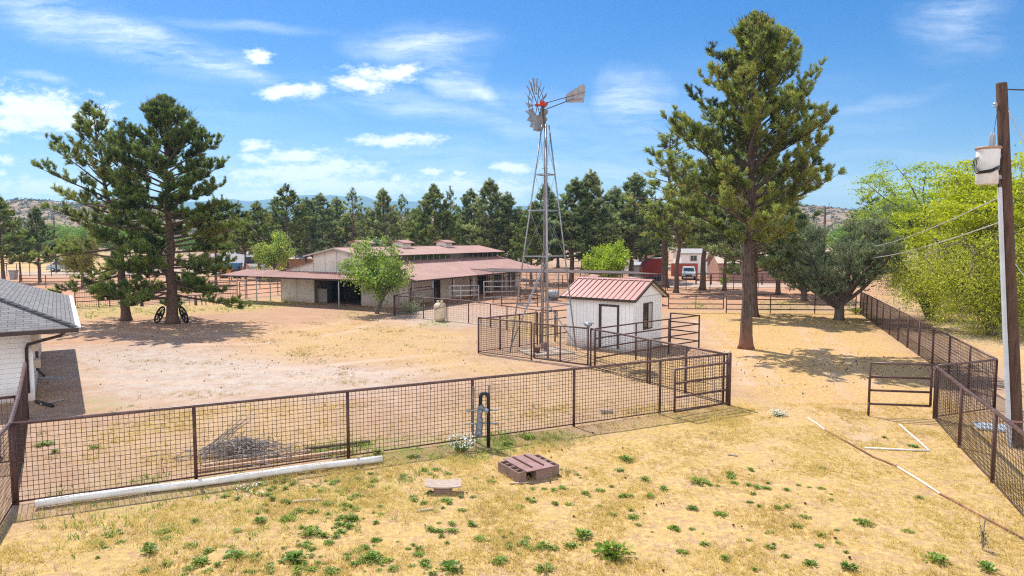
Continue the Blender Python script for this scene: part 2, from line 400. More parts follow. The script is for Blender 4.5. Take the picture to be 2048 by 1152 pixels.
    gr.inputs['A'].default_value = CLOUD_LO; gr.inputs['B'].default_value = CLOUD_HI
    rr = N.new('ShaderNodeMapRange'); rr.inputs['From Min'].default_value = 0.0; rr.inputs['From Max'].default_value = 0.7; L.new(f, rr.inputs['Value']); L.new(rr.outputs[0], gr.inputs['Factor'])
    mx = N.new('ShaderNodeMix'); mx.data_type = 'RGBA'; L.new(hs.outputs[0], mx.inputs['A']); L.new(gr.outputs['Result'], mx.inputs['B']); L.new(amt, mx.inputs['Factor'])
    # unseen bright broken clouds added behind the camera as fill light for shaded sides
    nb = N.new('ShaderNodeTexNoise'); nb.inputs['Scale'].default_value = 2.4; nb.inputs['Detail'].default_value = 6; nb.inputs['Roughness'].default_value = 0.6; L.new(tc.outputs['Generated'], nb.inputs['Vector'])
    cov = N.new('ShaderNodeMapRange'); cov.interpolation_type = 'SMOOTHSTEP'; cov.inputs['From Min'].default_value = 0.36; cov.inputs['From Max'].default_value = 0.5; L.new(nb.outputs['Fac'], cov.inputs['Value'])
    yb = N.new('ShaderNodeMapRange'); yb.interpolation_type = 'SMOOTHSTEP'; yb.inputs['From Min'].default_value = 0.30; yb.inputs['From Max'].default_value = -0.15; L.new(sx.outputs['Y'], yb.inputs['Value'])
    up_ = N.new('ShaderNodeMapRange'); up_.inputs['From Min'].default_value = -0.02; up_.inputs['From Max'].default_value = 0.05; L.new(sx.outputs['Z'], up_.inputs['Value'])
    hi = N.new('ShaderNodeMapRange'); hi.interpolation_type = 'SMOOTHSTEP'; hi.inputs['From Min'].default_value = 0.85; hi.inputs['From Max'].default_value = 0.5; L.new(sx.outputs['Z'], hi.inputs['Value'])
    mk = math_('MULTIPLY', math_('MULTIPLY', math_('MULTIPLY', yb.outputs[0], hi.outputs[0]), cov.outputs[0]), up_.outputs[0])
    m3 = N.new('ShaderNodeMix'); m3.data_type = 'RGBA'; m3.inputs['B'].default_value = CLOUD_FILL; L.new(mx.outputs['Result'], m3.inputs['A']); L.new(mk, m3.inputs['Factor'])
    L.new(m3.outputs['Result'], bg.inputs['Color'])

SKY_SAT, SKY_VAL, SKY_HUE = 1.52, 0.73, 0.510
CLOUD_FILL = (12.8, 12.8, 13.4, 1)
CLOUD_LO, CLOUD_HI = (6.0, 6.5, 7.2, 1), (7.4, 7.4, 7.5, 1)
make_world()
sl = bpy.data.lights.new('sun', 'SUN'); sl.energy = 4.6; sl.angle = R(0.5); sl.color = (1.0, 0.95, 0.86)
so = bpy.data.objects.new('sun', sl); COL.objects.link(so); so.rotation_euler = SUNV.to_track_quat('Z', 'Y').to_euler()

cd = bpy.data.cameras.new('camera'); cam = bpy.data.objects.new('camera', cd); COL.objects.link(cam); SC.camera = cam
cam.location = (0, 0, CAMZ); cam.rotation_euler = (math.pi / 2 - PITCH, 0, 0)
cd.sensor_width = 36; cd.lens = 36 * FPX / 2048; cd.clip_start = 0.1; cd.clip_end = 30000
vs = SC.view_settings; vs.view_transform = 'Standard'; vs.look = 'None'; vs.exposure = 0.62; vs.gamma = 1.0; vs.use_curve_mapping = False
SC.cycles.volume_bounces = 0; SC.cycles.filter_width = 1.15; SC.cycles.use_adaptive_sampling = False; SC.cycles.sampling_pattern = 'BLUE_NOISE'; SC.cycles.max_bounces = 6; SC.cycles.diffuse_bounces = 3; SC.cycles.transparent_max_bounces = 8
SC.cycles.use_denoising = False; SC.cycles.denoiser = 'OPENIMAGEDENOISE'; SC.cycles.denoising_input_passes = 'RGB_ALBEDO_NORMAL'; SC.cycles.denoising_prefilter = 'ACCURATE'
# ------------------------------------------------------------------ ground: one sheet to the horizon, with soil / straw / gravel / green patches as vertex data
NPR = np.random.default_rng(11)
def vnoise(x, y, scale, seed):
    """smooth value noise on numpy arrays"""
    x = x / scale + seed * 17.3; y = y / scale + seed * 9.1
    xi = np.floor(x).astype(np.int64); yi = np.floor(y).astype(np.int64); fx = x - xi; fy = y - yi
    def h(a, b):
        n = (a * 374761393 + b * 668265263 + seed * 974711) & 0xffffffff
        n = ((n ^ (n >> 13)) * 1274126177) & 0xffffffff
        return ((n ^ (n >> 16)) & 0xffff) / 65535.0
    fx = fx * fx * (3 - 2 * fx); fy = fy * fy * (3 - 2 * fy)
    return (h(xi, yi) * (1 - fx) + h(xi + 1, yi) * fx) * (1 - fy) + (h(xi, yi + 1) * (1 - fx) + h(xi + 1, yi + 1) * fx) * fy
def fbm(x, y, scale, seed, oct=4):
    s = 0; a = 1; t = 0
    for i in range(oct):
        s = s + a * vnoise(x, y, scale / 2 ** i, seed + i); t += a; a *= 0.55
    return s / t
def patch(x, y, pix, soft):
    """soft mask of a ground patch whose outline is given by photo pixels (turned into ground points)"""
    P = [G(px, py) for px, py in pix]; n = len(P)
    inside = np.zeros(x.shape, bool); dist = np.full(x.shape, 1e9)
    for i in range(n):
        a, b = P[i], P[(i + 1) % n]
        c = ((a.y > y) != (b.y > y)) & (x < (b.x - a.x) * (y - a.y) / (b.y - a.y + 1e-12) + a.x)
        inside ^= c
        dx, dy = b.x - a.x, b.y - a.y; t = np.clip(((x - a.x) * dx + (y - a.y) * dy) / (dx * dx + dy * dy + 1e-12), 0, 1)
        dist = np.minimum(dist, np.hypot(x - a.x - t * dx, y - a.y - t * dy))
    sd = np.where(inside, dist, -dist)
    return np.clip(sd / (2 * soft) + 0.5, 0, 1)

F0 = Vector((-10.45, 14.05, 0)); F1 = Vector((7.30, 22.78, 0))     # front mesh fence, corner to corner
STRAW_P = [
    ([(-900, 1500), (-700, 1120), (60, 1040), (420, 985), (760, 905), (960, 895), (1180, 850), (1330, 815), (1480, 790), (1600, 830), (1980, 840), (2600, 1300), (2600, 1700)], 0.9, 1.0),
    ([(1560, 850), (1430, 690), (1400, 640), (1340, 622), (1730, 622), (1850, 720), (1990, 850)], 0.9, 0.88),
    ([(700, 640), (860, 655), (950, 665), (955, 720), (1090, 742), (1180, 760), (900, 750), (740, 720), (500, 715), (520, 660)], 1.6, 0.62),
    ([(960, 640), (1075, 625), (1120, 690), (1180, 735), (1290, 770), (1440, 800), (1460, 730), (1260, 712), (1130, 700)], 0.7, 0.7),
    ([(1040, 760), (1290, 775), (1320, 815), (900, 890), (800, 880)], 1.2, 0.35),
    ([(150, 860), (560, 800), (700, 800), (690, 900), (420, 950), (260, 960)], 1.0, 0.35),
    ([(150, 605), (300, 610), (560, 596), (620, 604), (520, 622), (150, 640)], 1.6, 0.75),
    ([(1740, 590), (1790, 600), (2300, 900), (2600, 760), (2300, 620)], 1.4, 0.85),
    ([(-600, 505), (250, 505), (250, 540), (-600, 560)], 6, 0.95),
]
GREEN_P = [
    ([(150, 608), (300, 612), (400, 615), (560, 598), (620, 605), (520, 620), (150, 636)], 1.2, 0.55),
    ([(600, 885), (760, 880), (940, 870), (1100, 865), (1130, 885), (980, 915), (880, 925), (720, 925)], 0.5, 1.0),
    ([(155, 800), (235, 790), (240, 815), (170, 830)], 0.4, 0.6),
    ([(1370, 603), (1420, 602), (1430, 616), (1370, 616)], 1.2, 0.5), ([(1530, 600), (1610, 596), (1620, 620), (1530, 622)], 1.2, 0.55),
    ([(850, 640), (900, 640), (920, 652), (840, 655)], 0.5, 0.5), ([(700, 622), (760, 628), (740, 640), (660, 632)], 0.8, 0.35),
    ([(200, 960), (520, 960), (900, 930), (900, 1000), (620, 1060), (300, 1110), (120, 1060)], 0.8, 0.3),
    ([(-700, 500), (260, 500), (260, 508), (-700, 510)], 6, 0.9),
]
GRAVEL_P = [
    ([(70, 700), (330, 690), (560, 720), (830, 745), (760, 775), (480, 800), (230, 800), (150, 760)], 1.8, 0.75),
    ([(1880, 640), (2060, 655), (2500, 700), (2500, 730), (2050, 705), (1900, 668)], 0.9, 1.0),
    ([(1335, 563), (1560, 566), (1560, 575), (1335, 574)], 2.0, 0.9), ([(-100, 536), (260, 541), (420, 540), (420, 549), (260, 552), (-100, 548)], 2.5, 0.8),
    ([(800, 650), (1010, 655), (1060, 625), (960, 605), (860, 612), (800, 632)], 1.0, 0.45),
]
ORANGE_P = [([(-300, 552), (440, 552), (480, 540), (700, 530), (1750, 545), (1800, 600), (1340, 624), (1130, 620), (1000, 640), (780, 600), (560, 590), (150, 612), (-300, 640)], 3.0, 1.0),
            ([(150, 622), (560, 602), (800, 635), (700, 660), (480, 690), (150, 690), (-50, 700), (-50, 640)], 1.5, 0.45), ([(1340, 624), (1730, 622), (1860, 720), (1980, 840), (1600, 830), (1420, 700)], 1.5, 0.5)]
def ground_masks(x, y):
    w = (fbm(x, y, 2.2, 3) - 0.5) * 2.2; w2 = (fbm(x, y, 2.2, 9) - 0.5) * 2.2
    xx, yy = x + w, y + w2
    def comb(PL):
        m = np.zeros(x.shape)
        for pix, soft, amt in PL: m = np.maximum(m, patch(xx, yy, pix, soft) * amt)
        return m
    return comb(STRAW_P), comb(GREEN_P), comb(GRAVEL_P), comb(ORANGE_P)
TRACKS = [[(1392, 640), (1402, 662), (1428, 684), (1470, 715), (1500, 770)], [(1420, 640), (1432, 660), (1460, 684), (1510, 712), (1545, 770)], [(1600, 650), (1625, 690), (1680, 760), (1730, 900)], [(1640, 648), (1672, 690), (1745, 770)],
          [(150, 664), (330, 690), (520, 688), (700, 664), (760, 640)], [(150, 652), (330, 674), (520, 670), (650, 652), (710, 636)], [(90, 735), (300, 745), (620, 735), (900, 705)], [(90, 755), (300, 766), (640, 757), (930, 728)]]
def track_mask(x, y):
    m = np.zeros(x.shape); w = (fbm(x, y, 1.5, 71) - .5) * .5
    for pl in TRACKS:
        P = [G(*p) for p in pl]
        for a, b in zip(P[:-1], P[1:]):
            dx, dy = b.x - a.x, b.y - a.y; t = np.clip(((x - a.x) * dx + (y - a.y) * dy) / (dx * dx + dy * dy), 0, 1)
            m = np.maximum(m, np.clip(1.25 - np.hypot(x - a.x - t * dx + w, y - a.y - t * dy) / .42, 0, 1))
    return m * np.clip(fbm(x, y, .9, 73) * 2.2 - .45, 0, 1)

def make_ground():
    def axis(lo, hi, step, far, g=1.16):
        c = list(np.arange(lo, hi, step)); a = []; s = step; p = c[-1]
        while p < far: s *= g; p += s; a.append(p)
        b = []; s = step; p = c[0]
        while p > -far: s *= g; p -= s; b.append(p)
        return np.array(b[::-1] + c + a)
    xs = axis(-36, 34, 0.3, 7000); ys = axis(5, 72, 0.3, 7000)
    X, Y = np.meshgrid(xs, ys); nx, ny = len(xs), len(ys)
    s, g, gr, o = ground_masks(X, Y); tk = track_mask(X, Y); s = s * (1 - .75 * tk)
    near = np.clip(1 - np.maximum(np.abs(X) / 60, np.abs(Y - 35) / 60), 0, 1)
    Z = near * ((fbm(X, Y, 1.6, 21) - 0.5) * 0.05 + (fbm(X, Y, 0.7, 31, 2) - 0.5) * 0.025)
    V = np.stack([X, Y, Z], -1).reshape(-1, 3)
    i = np.arange(nx * ny).reshape(ny, nx)
    Fq = np.stack([i[:-1, :-1], i[:-1, 1:], i[1:, 1:], i[1:, :-1]], -1).reshape(-1, 4)
    me = bpy.data.meshes.new('ground'); me.from_pydata([], [], [])
    me.vertices.add(len(V)); me.vertices.foreach_set('co', V.astype(np.float32).ravel())
    me.loops.add(Fq.size); me.loops.foreach_set('vertex_index', Fq.astype(np.int32).ravel())
    me.polygons.add(len(Fq)); me.polygons.foreach_set('loop_start', np.arange(0, Fq.size, 4, dtype=np.int32))
    me.polygons.foreach_set('use_smooth', np.ones(len(Fq), bool))
    a = me.attributes.new('cover', 'FLOAT_COLOR', 'POINT')
    a.data.foreach_set('color', np.stack([s, g, gr, o], -1).astype(np.float32).ravel())
    a2 = me.attributes.new('track', 'FLOAT', 'POINT'); a2.data.foreach_set('value', tk.astype(np.float32).ravel())
    me.update(calc_edges=True)
    m, N, L, P = nt('soil_and_straw'); P.inputs['Roughness'].default_value = 0.95; P.inputs['Specular IOR Level'].default_value = 0.1
    at = N.new('ShaderNodeAttribute'); at.attribute_name = 'cover'; sp = N.new('ShaderNodeSeparateColor'); L.new(at.outputs['Color'], sp.inputs[0])
    tc = N.new('ShaderNodeTexCoord')
    def noise(sc, det=6, ro=0.65):
        n = N.new('ShaderNodeTexNoise'); n.inputs['Scale'].default_value = sc; n.inputs['Detail'].default_value = det; n.inputs['Roughness'].default_value = ro; L.new(tc.outputs['Object'], n.inputs['Vector']); return n.outputs['Fac']
    def ramp(f, a, b, lo=0.0, hi=1.0):
        r = N.new('ShaderNodeMapRange'); r.inputs['From Min'].default_value = a; r.inputs['From Max'].default_value = b; r.inputs['To Min'].default_value = lo; r.inputs['To Max'].default_value = hi; L.new(f, r.inputs['Value']); return r.outputs[0]
    def mix(f, A, B):
        x = N.new('ShaderNodeMix'); x.data_type = 'RGBA'
        for s_, q in (('A', A), ('B', B)):
            if isinstance(q, tuple): x.inputs[s_].default_value = (*q, 1)
            else: L.new(q, x.inputs[s_])
        L.new(f, x.inputs['Factor']); return x.outputs['Result']
    def mth(op, a, b):
        n = N.new('ShaderNodeMath'); n.operation = op
        for k, q in enumerate((a, b)):
            if isinstance(q, (int, float)): n.inputs[k].default_value = q
            else: L.new(q, n.inputs[k])
        return n.outputs[0]
    nb, nm, nf, nff = noise(0.35, 5), noise(1.6, 7, 0.7), noise(7, 6, 0.7), noise(32, 4, 0.7)
    soil = mix(ramp(nb, .35, .65), (0.345, 0.21, 0.132), (0.41, 0.27, 0.18))
    soil = mix(ramp(nm, .45, .7, 0, .7), soil, (0.47, 0.335, 0.25))
    soil = mix(mth('MULTIPLY', at.outputs['Alpha'], ramp(nm, .3, .7, .55, .95)), soil, (0.46, 0.235, 0.135))
    nq = noise(0.9, 8, 0.75)
    soil = mix(ramp(nq, .54, .68, 0, .55), soil, (0.30, 0.195, 0.115))
    soil = mix(ramp(nq, .44, .32, 0, .35), soil, (0.56, 0.41, 0.32))
    nh = noise(15, 8, 0.72)
    soil = mix(ramp(nh, .52, .64, 0, .42), soil, (0.26, 0.165, 0.105))
    soil = mix(ramp(nh, .46, .36, 0, .35), soil, (0.54, 0.40, 0.30))
    grav = mix(ramp(nf, .35, .65), (0.36, 0.32, 0.29), (0.54, 0.48, 0.43))
    soil = mix(mth('MULTIPLY', sp.outputs[2], ramp(nm, .35, .6, .3, 1)), soil, grav)
    atk = N.new('ShaderNodeAttribute'); atk.attribute_name = 'track'
    soil = mix(mth('MULTIPLY', atk.outputs['Fac'], 0.6), soil, (0.53, 0.395, 0.29))
    straw = mix(ramp(nf, .35, .68), (0.44, 0.28, 0.09), (0.66, 0.48, 0.19))
    straw = mix(ramp(nm, .42, .72, 0, .6), straw, (0.34, 0.215, 0.085))
    sf = mth('MULTIPLY', sp.outputs[0], ramp(mth('ADD', mth('MULTIPLY', nf, 0.5), mth('MULTIPLY', nm, 0.5)), .40, .56, .12, 1.0))
    c = mix(sf, soil, straw)
    gf = mth('MULTIPLY', sp.outputs[1], ramp(mth('ADD', mth('MULTIPLY', nf, 0.4), mth('MULTIPLY', nm, 0.6)), .45, .58))
    c = mix(gf, c, (0.21, 0.245, 0.05))
    c = mix(ramp(nff, .62, .74, 0, .5), c, (0.17, 0.105, 0.06))          # specks: stones, cones, litter
    c = mix(ramp(nff, .40, .26, 0, .35), c, (0.62, 0.5, 0.36))
    L.new(c, P.inputs['Base Color'])
    b = N.new('ShaderNodeBump'); b.inputs['Strength'].default_value = 0.7; b.inputs['Distance'].default_value = 0.05
    L.new(mth('ADD', mth('MULTIPLY', nf, 0.8), mth('MULTIPLY', nff, 0.35)), b.inputs['Height']); L.new(b.outputs['Normal'], P.inputs['Normal'])
    me.materials.append(m)
    return link('ground', me, kind='structure')
make_ground()

# ------------------------------------------------------------------ distant land: hills, mountains, haze
def ridge_mesh(name, prof, D, depth, mat_, nz, seed, base=-3.0, rows=14, step=14):
    """terrain strip whose skyline follows prof = [(px, py)] at distance D"""
    pxs = np.arange(prof[0][0], prof[-1][0] + 1, step); pys = np.interp(pxs, [p[0] for p in prof], [p[1] for p in prof])
    V = []; F = []; n = len(pxs)
    for r in range(rows + 5):
        t = r / rows
        Dr = D - depth * (1 - t)
        for k in range(n):
            X = (pxs[k] - 1024) / FPX * Dr
            zt = CAMZ + (HORIZON - pys[k]) / FPX * D
            q = max(0, min(1, t)); q = q * q * (3 - 2 * q) if t <= 1 else 1 - (t - 1) * 1.6
            h = base + (zt - base) * q
            h += (float(fbm(np.array([X]), np.array([Dr]), nz * 4, seed)[0]) - 0.5) * nz * (0.25 + math.sin(math.pi * min(t, 1)) * 1.0) * 1.2
            V.append((X, Dr, h))
    for r in range(rows + 4):
        for k in range(n - 1):
            a = r * n + k; F.append((a, a + 1, a + n + 1, a + n))
    me = bpy.data.meshes.new(name); me.from_pydata(V, [], F); me.polygons.foreach_set('use_smooth', [True] * len(F)); me.materials.append(mat_)
    return link(name, me, kind='structure'), np.array(V).reshape(rows + 5, n, 3)

def hill_mat(name, c0, c1, c2, sc):
    m, N, L, P = nt(name); P.inputs['Roughness'].default_value = 1.0; P.inputs['Specular IOR Level'].default_value = 0.0
    tc = N.new('ShaderNodeTexCoord'); nz = N.new('ShaderNodeTexNoise'); nz.inputs['Scale'].default_value = sc; nz.inputs['Detail'].default_value = 8; nz.inputs['Roughness'].default_value = .7
    L.new(tc.outputs['Object'], nz.inputs['Vector']); cr = N.new('ShaderNodeValToRGB'); e = cr.color_ramp.elements
    e[0].position, e[0].color = .38, (*c0, 1); e[1].position, e[1].color = .62, (*c2, 1); x = e.new(.5); x.color = (*c1, 1)
    L.new(nz.outputs['Fac'], cr.inputs['Fac']); L.new(cr.outputs['Color'], P.inputs['Base Color']); return m
M_HILL = hill_mat('dry_hillside', (0.19, 0.13, 0.095), (0.28, 0.195, 0.14), (0.36, 0.265, 0.195), 0.05)
M_MTN = hill_mat('mountain_scrub', (0.03, 0.045, 0.04), (0.05, 0.06, 0.05), (0.075, 0.08, 0.06), 0.004)
HILLP = [(-700, 395), (-200, 402), (0, 404), (60, 402), (140, 408), (260, 406), (340, 420), (440, 432), (520, 440), (640, 446), (760, 440), (800, 430), (850, 432), (980, 436), (1100, 432), (1250, 425), (1400, 418), (1520, 411), (1580, 409), (1640, 414), (1700, 424), (1780, 430), (1900, 425), (2100, 420), (2700, 410)]
hill, HV = ridge_mesh('hills', HILLP, 760, 420, M_HILL, 8, 5)
MTN = [(-800, 402), (-200, 410), (200, 412), (440, 404), (470, 401), (510, 404), (545, 400), (575, 402), (600, 393), (625, 391), (645, 394), (665, 391), (700, 396), (718, 393), (728, 394), (750, 402), (772, 405), (800, 404), (850, 406), (880, 409), (960, 417), (1050, 413), (1120, 418), (1300, 420), (1500, 424), (1640, 421), (1670, 418), (1700, 421), (1760, 424), (1900, 424), (2300, 415), (2900, 410)]
ridge_mesh('mountains', MTN, 5200, 1900, M_MTN, 60, 15, base=-10, rows=12, step=12)

def make_haze():
    mb = MB(); mb.box((0, 2500, 162), (12500, 6600, 350))
    m = bpy.data.materials.new('haze_air'); m.use_nodes = True; N, L = m.node_tree.nodes, m.node_tree.links; N.clear()
    o = N.new('ShaderNodeOutputMaterial'); v = N.new('ShaderNodeVolumePrincipled'); v.inputs['Color'].default_value = (0.42, 0.76, 1.0, 1); v.inputs['Density'].default_value = HAZE_D; v.inputs['Anisotropy'].default_value = 0.3
    L.new(v.outputs[0], o.inputs['Volume'])
    h = mb.build('haze', m); h['kind'] = 'stuff'; h.display_type = 'WIRE'
HAZE_D = 2.3e-4
make_haze()

# ------------------------------------------------------------------ fences
def post_mb(p, h, r=0.045, n=8):
    mb = MB(); mb.tube([(p[0], p[1], -0.05), (p[0], p[1], h)], r, n); return mb

def mesh_panel(mb, a, b, z0, z1, cell=0.1, w=0.0075, horiz=True):
    a, b = Vector(a), Vector(b); L_ = (b - a).length; d = (b - a) / L_
    n = max(1, round(L_ / cell)); nz = max(1, round((z1 - z0) / cell))
    for i in range(1, n):
        p = a + d * (L_ * i / n + rnd.uniform(-.006, .006)); t_ = d * rnd.uniform(-.012, .012); mb.beam((p.x, p.y, z0), (p.x + t_.x, p.y + t_.y, z1), w, w, d)
    for k in range(1, nz):
        z = z0 + (z1 - z0) * k / nz
        q = (a + b) / 2; zs = z - rnd.uniform(0, .018); mb.beam((a.x, a.y, z), (q.x, q.y, zs), w, w); mb.beam((q.x, q.y, zs), (b.x, b.y, z + rnd.uniform(-.005, .005)), w, w)

def mesh_fence(name, label, pts, H=1.7, cell=0.1, wire=0.0075, bottom=True, group=None, extra_posts=(), pr=0.042, rail=0.038, skip=(), z0=0.07):
    """pts: polyline of posts (x, y). Posts and rails as parts, wire mesh as one part"""
    t = thing(name, label, 'fence', (pts[0][0], pts[0][1], 0), group)
    for p in list(pts) + list(extra_posts):
        post_mb(p, H - 0.02, pr).build('post', M_PIPE, t, True)
    MB().tube([(p[0], p[1], H) for p in pts], rail, 8).build('top_rail', M_RAIL, t, True)
    mb = MB(); bt = MB()
    for i in range(len(pts) - 1):
        if i in skip: continue
        a = (pts[i][0], pts[i][1], 0); b = (pts[i + 1][0], pts[i + 1][1], 0)
        mesh_panel(mb, a, b, z0, H - 0.02, cell, wire)
        if bottom: bt.tube([(a[0], a[1], z0), (b[0], b[1], z0)], 0.02, 6)
    mb.build('wire_mesh', M_WIRE, t)
    if bottom: bt.build('bottom_rail', M_PIPE, t, True)
    return t

def pipe_fence(name, label, pts, H=1.35, rails=4, zmin=0.3, group=None, r=0.032, pr=0.042, m=None, cat='fence'):
    t = thing(name, label, cat, (pts[0][0], pts[0][1], 0), group)
    for p in pts: post_mb(p, H, pr).build('post', m or M_PIPE, t, True)
    for k in range(rails):
        z = H - 0.01 - (H - zmin) * k / max(1, rails - 1)
        MB().tube([(p[0], p[1], z) for p in pts], r, 6).build('rail', m or M_PIPE, t, True)
    return t

def gate(name, label, a, b, H, z0, rails=4, r=0.036, mesh=False, mid=False):
    t = thing(name, label, 'gate', (a[0], a[1], 0))
    for p in (a, b): MB().tube([(p[0], p[1], z0), (p[0], p[1], H)], r * 1.05, 8).build('stile', M_PIPE, t, True)
    if mid:
        q = ((a[0] + b[0]) / 2, (a[1] + b[1]) / 2); MB().tube([(q[0], q[1], z0), (q[0], q[1], H)], r * .8, 8).build('stile', M_PIPE, t, True)
    for k in range(rails):
        z = H - (H - z0) * k / (rails - 1)
        MB().tube([(a[0], a[1], z), (b[0], b[1], z)], r, 8).build('rail', M_RAIL if k == 0 else M_PIPE, t, True)
    if mesh:
        mb = MB(); mesh_panel(mb, (a[0], a[1], 0), (b[0], b[1], 0), z0, H, 0.1, 0.0075); mb.build('wire_mesh', M_WIRE, t)
    return t

XY = lambda v: (v[0], v[1])
# front fence
fp = [F0] + [on_line(px, F0, F1) for px in (390, 696, 945, 1148, 1320)] + [F1]
mesh_fence('mesh_fence', 'long rusty brown wire mesh fence across the foreground with a pipe top rail', [XY(p) for p in fp], 1.74, wire=0.0095)
# left fence from the house to the near frame edge
sd = Vector((-0.56, 0.83)); LB = (F0.x + sd.x * 8.3, F0.y + sd.y * 8.3); LM = (F0.x + sd.x * 3.3, F0.y + sd.y * 3.3)
near = [(F0.x + .42 * k, F0.y - .907 * k) for k in (7.2, 4.8, 2.4)]
mesh_fence('mesh_fence', 'brown mesh fence running along the left frame edge up to the house corner', near + [(F0.x - 0.06, F0.y)] + [LM, LB], 1.75, wire=0.006, rail=0.045)
mesh_fence('mesh_fence', 'short mesh fence in front of the white house wall at the left frame edge', [(LM[0] - 0.08, LM[1]), (LM[0] - 2.2, LM[1] - 1.45), (LM[0] - 4.4, LM[1] - 2.9)], 1.68)
# windmill pen
A, B, C_ = G(957, 706), G(1181, 736), F1
mesh_fence('mesh_fence', 'brown mesh fence panel in front of the windmill, left of the mesh gate', [XY(A), XY(on_line(1063, A, B))], 1.75, wire=0.0085)
ga, gb = on_line(1068, A, B), on_line(1176, A, B)
gate('mesh_gate', 'closed brown mesh gate in the pen fence in front of the windmill', XY(ga), XY(gb), 1.72, 0.12, 2, mesh=True, mid=True)
mp = [B] + [on_line(px, B, C_) for px in (1295, 1371)]
mesh_fence('mesh_fence', 'brown mesh fence from the windmill gate past the white shed to the front fence corner', [XY(p) for p in mp] + [(F1.x - 0.12, F1.y + 0.12)], 1.72, extra_posts=[XY(on_line(1300, B, C_)), XY(on_line(1455, B, C_))], wire=0.0085)
E1 = (1.35, 36.0)
ap = [XY(A), (A.x + (E1[0] - A.x) * .35, A.y + (E1[1] - A.y) * .35), (A.x + (E1[0] - A.x) * .68, A.y + (E1[1] - A.y) * .68), E1]
mesh_fence('mesh_fence', 'brown mesh fence at the back left side of the windmill pen', [(ap[0][0], ap[0][1] + .1)] + ap[1:], 1.70, wire=0.0085)
pipe_fence('pipe_fence', 'four rail pipe fence behind the windmill joining the white shed', [(1.5, 36.15), (2.35, 36.95), (3.35, 37.9)], 1.7, 4, 0.45)
pipe_fence('pipe_corral', 'four rail brown pipe corral in front of the white shed door', [(3.62, 29.5), (5.75, 31.4), (7.65, 33.05), (9.55, 34.6), (8.35, 35.75)], 1.72, 4, 0.42, r=0.034)
gate('pipe_gate', 'open four rail pipe gate leaning at the front fence corner', (5.12, 21.18), (7.18, 22.35), 1.52, 0.17, 4)
MB().tube([(F1.x, F1.y - 0.12, -.05), (F1.x, F1.y - 0.12, 1.8)], 0.062, 10).build('post', M_PIPE, bpy.data.objects['mesh_fence'], True)
# right side
RG = (13.16, 20.95)
gate('pipe_gate', 'open four rail pipe gate standing in the straw beside the right hand fence', (11.30, 21.3), (13.05, 20.98), 1.7, 0.40, 4)
MB().tube([(11.30, 21.3, 0.02), (11.30, 21.3, .45)], 0.038, 8).build('leg', M_PIPE, bpy.data.objects['pipe_gate.001'], True)
mesh_fence('mesh_fence', 'brown mesh fence sloping down to the lower right beside the power pole', [RG, (12.01, 17.98), (11.05, 15.35), (9.95, 12.5), (8.95, 9.9), (8.0, 7.4)], 1.66, wire=0.0085, rail=0.046)
RC = (15.83, 22.07); RE = (26.05, 50.83)
mesh_fence('mesh_fence', 'short mesh fence between the right hand gate post and the tall corner post', [(RG[0] + .1, RG[1] + .04), RC], 1.67)
rp = [on_line(px, Vector((*RC, 0)), Vector((*RE, 0))) for px in (1939, 1899, 1866, 1839, 1816, 1797, 1780, 1766, 1754, 1743, 1734, 1727)]
mesh_fence('mesh_fence', 'long brown mesh fence receding along the right edge of the straw lawn', [RC] + [XY(p) for p in rp] + [RE], 1.68, cell=0.12, wire=0.012)
# far pipe fences
FA, FB = Vector((11.4, 51.9, 0)), Vector((26.0, 50.9, 0))
pipe_fence('pipe_fence', 'four rail pipe fence across the far end of the straw lawn', [XY(on_line(px, FA, FB)) for px in (1453, 1541, 1630, 1712)], 1.42, 4, 0.3, r=0.04)
gate('pipe_gate', 'closed pipe gate in the far fence behind the big pine trunk', XY(on_line(1337, FA, FB)), XY(on_line(1447, FA, FB)), 1.42, 0.3, 4, r=0.036, mid=True)
LA, LBk = G(150, 617), G(476, 597)
lp = [on_line(px, LA, LBk) for px in (150, 197, 219, 285, 352, 420, 474)]
lf = mesh_fence('mesh_fence', 'pipe and mesh fence behind the wagon wheels and the two big left pines', [XY(p) for p in lp], 1.6, cell=0.16, wire=0.014, rail=0.045)
for k in range(3):
    z = 1.6 - 0.36 * (k + 1); MB().tube([(p.x, p.y, z) for p in lp], 0.035, 6).build('rail', M_PIPE, lf, True)
l2 = [G(480, 598), G(494, 596), G(556, 590), G(600, 586)]
pipe_fence('pipe_fence', 'brown pipe fence running behind the barn porch posts at its left end', [XY(p) for p in l2], 1.6, 4, 0.35, r=0.035)
pipe_fence('pipe_fence', 'far pipe fence across the paddock left of the small olive tree', [XY(G(px, 577 - px * .012)) for px in (40, 92, 141, 187, 260)], 1.5, 4, 0.35, r=0.04)
pipe_fence('pipe_fence', 'far pipe fence across the orange paddock behind the barn porch', [XY(G(px, 580 - (px - 400) * .02)) for px in (300, 360, 400, 460, 520, 580, 640)], 1.5, 3, 0.5, r=0.04)
pipe_fence('wire_fence', 'thin wire fence with dark posts along the far left road', [XY(G(px, 552)) for px in (-40, 14, 34, 60, 82, 103, 134, 170, 205, 240)], 1.9, 3, 0.6, r=0.02, pr=0.05)
pipe_fence('wire_fence', 'thin wire fence along the road in front of the orange tractor', [XY(G(px, 562)) for px in (380, 440, 463, 482, 513, 560, 610, 660)], 2.0, 3, 0.6, r=0.02, pr=0.05)
pipe_fence('wire_fence', 'dark wire fence along the road in front of the parked silver car', [XY(G(px, 580)) for px in (1335, 1372, 1420, 1467, 1516, 1560, 1610)], 1.7, 4, 0.3, r=0.016, pr=0.04)
pipe_fence('plank_fence', 'far dark rail fence in front of the pink house', [XY(G(px, 569)) for px in (1392, 1422, 1490, 1524, 1570, 1640)], 1.35, 3, 0.5, r=0.05, pr=0.09)
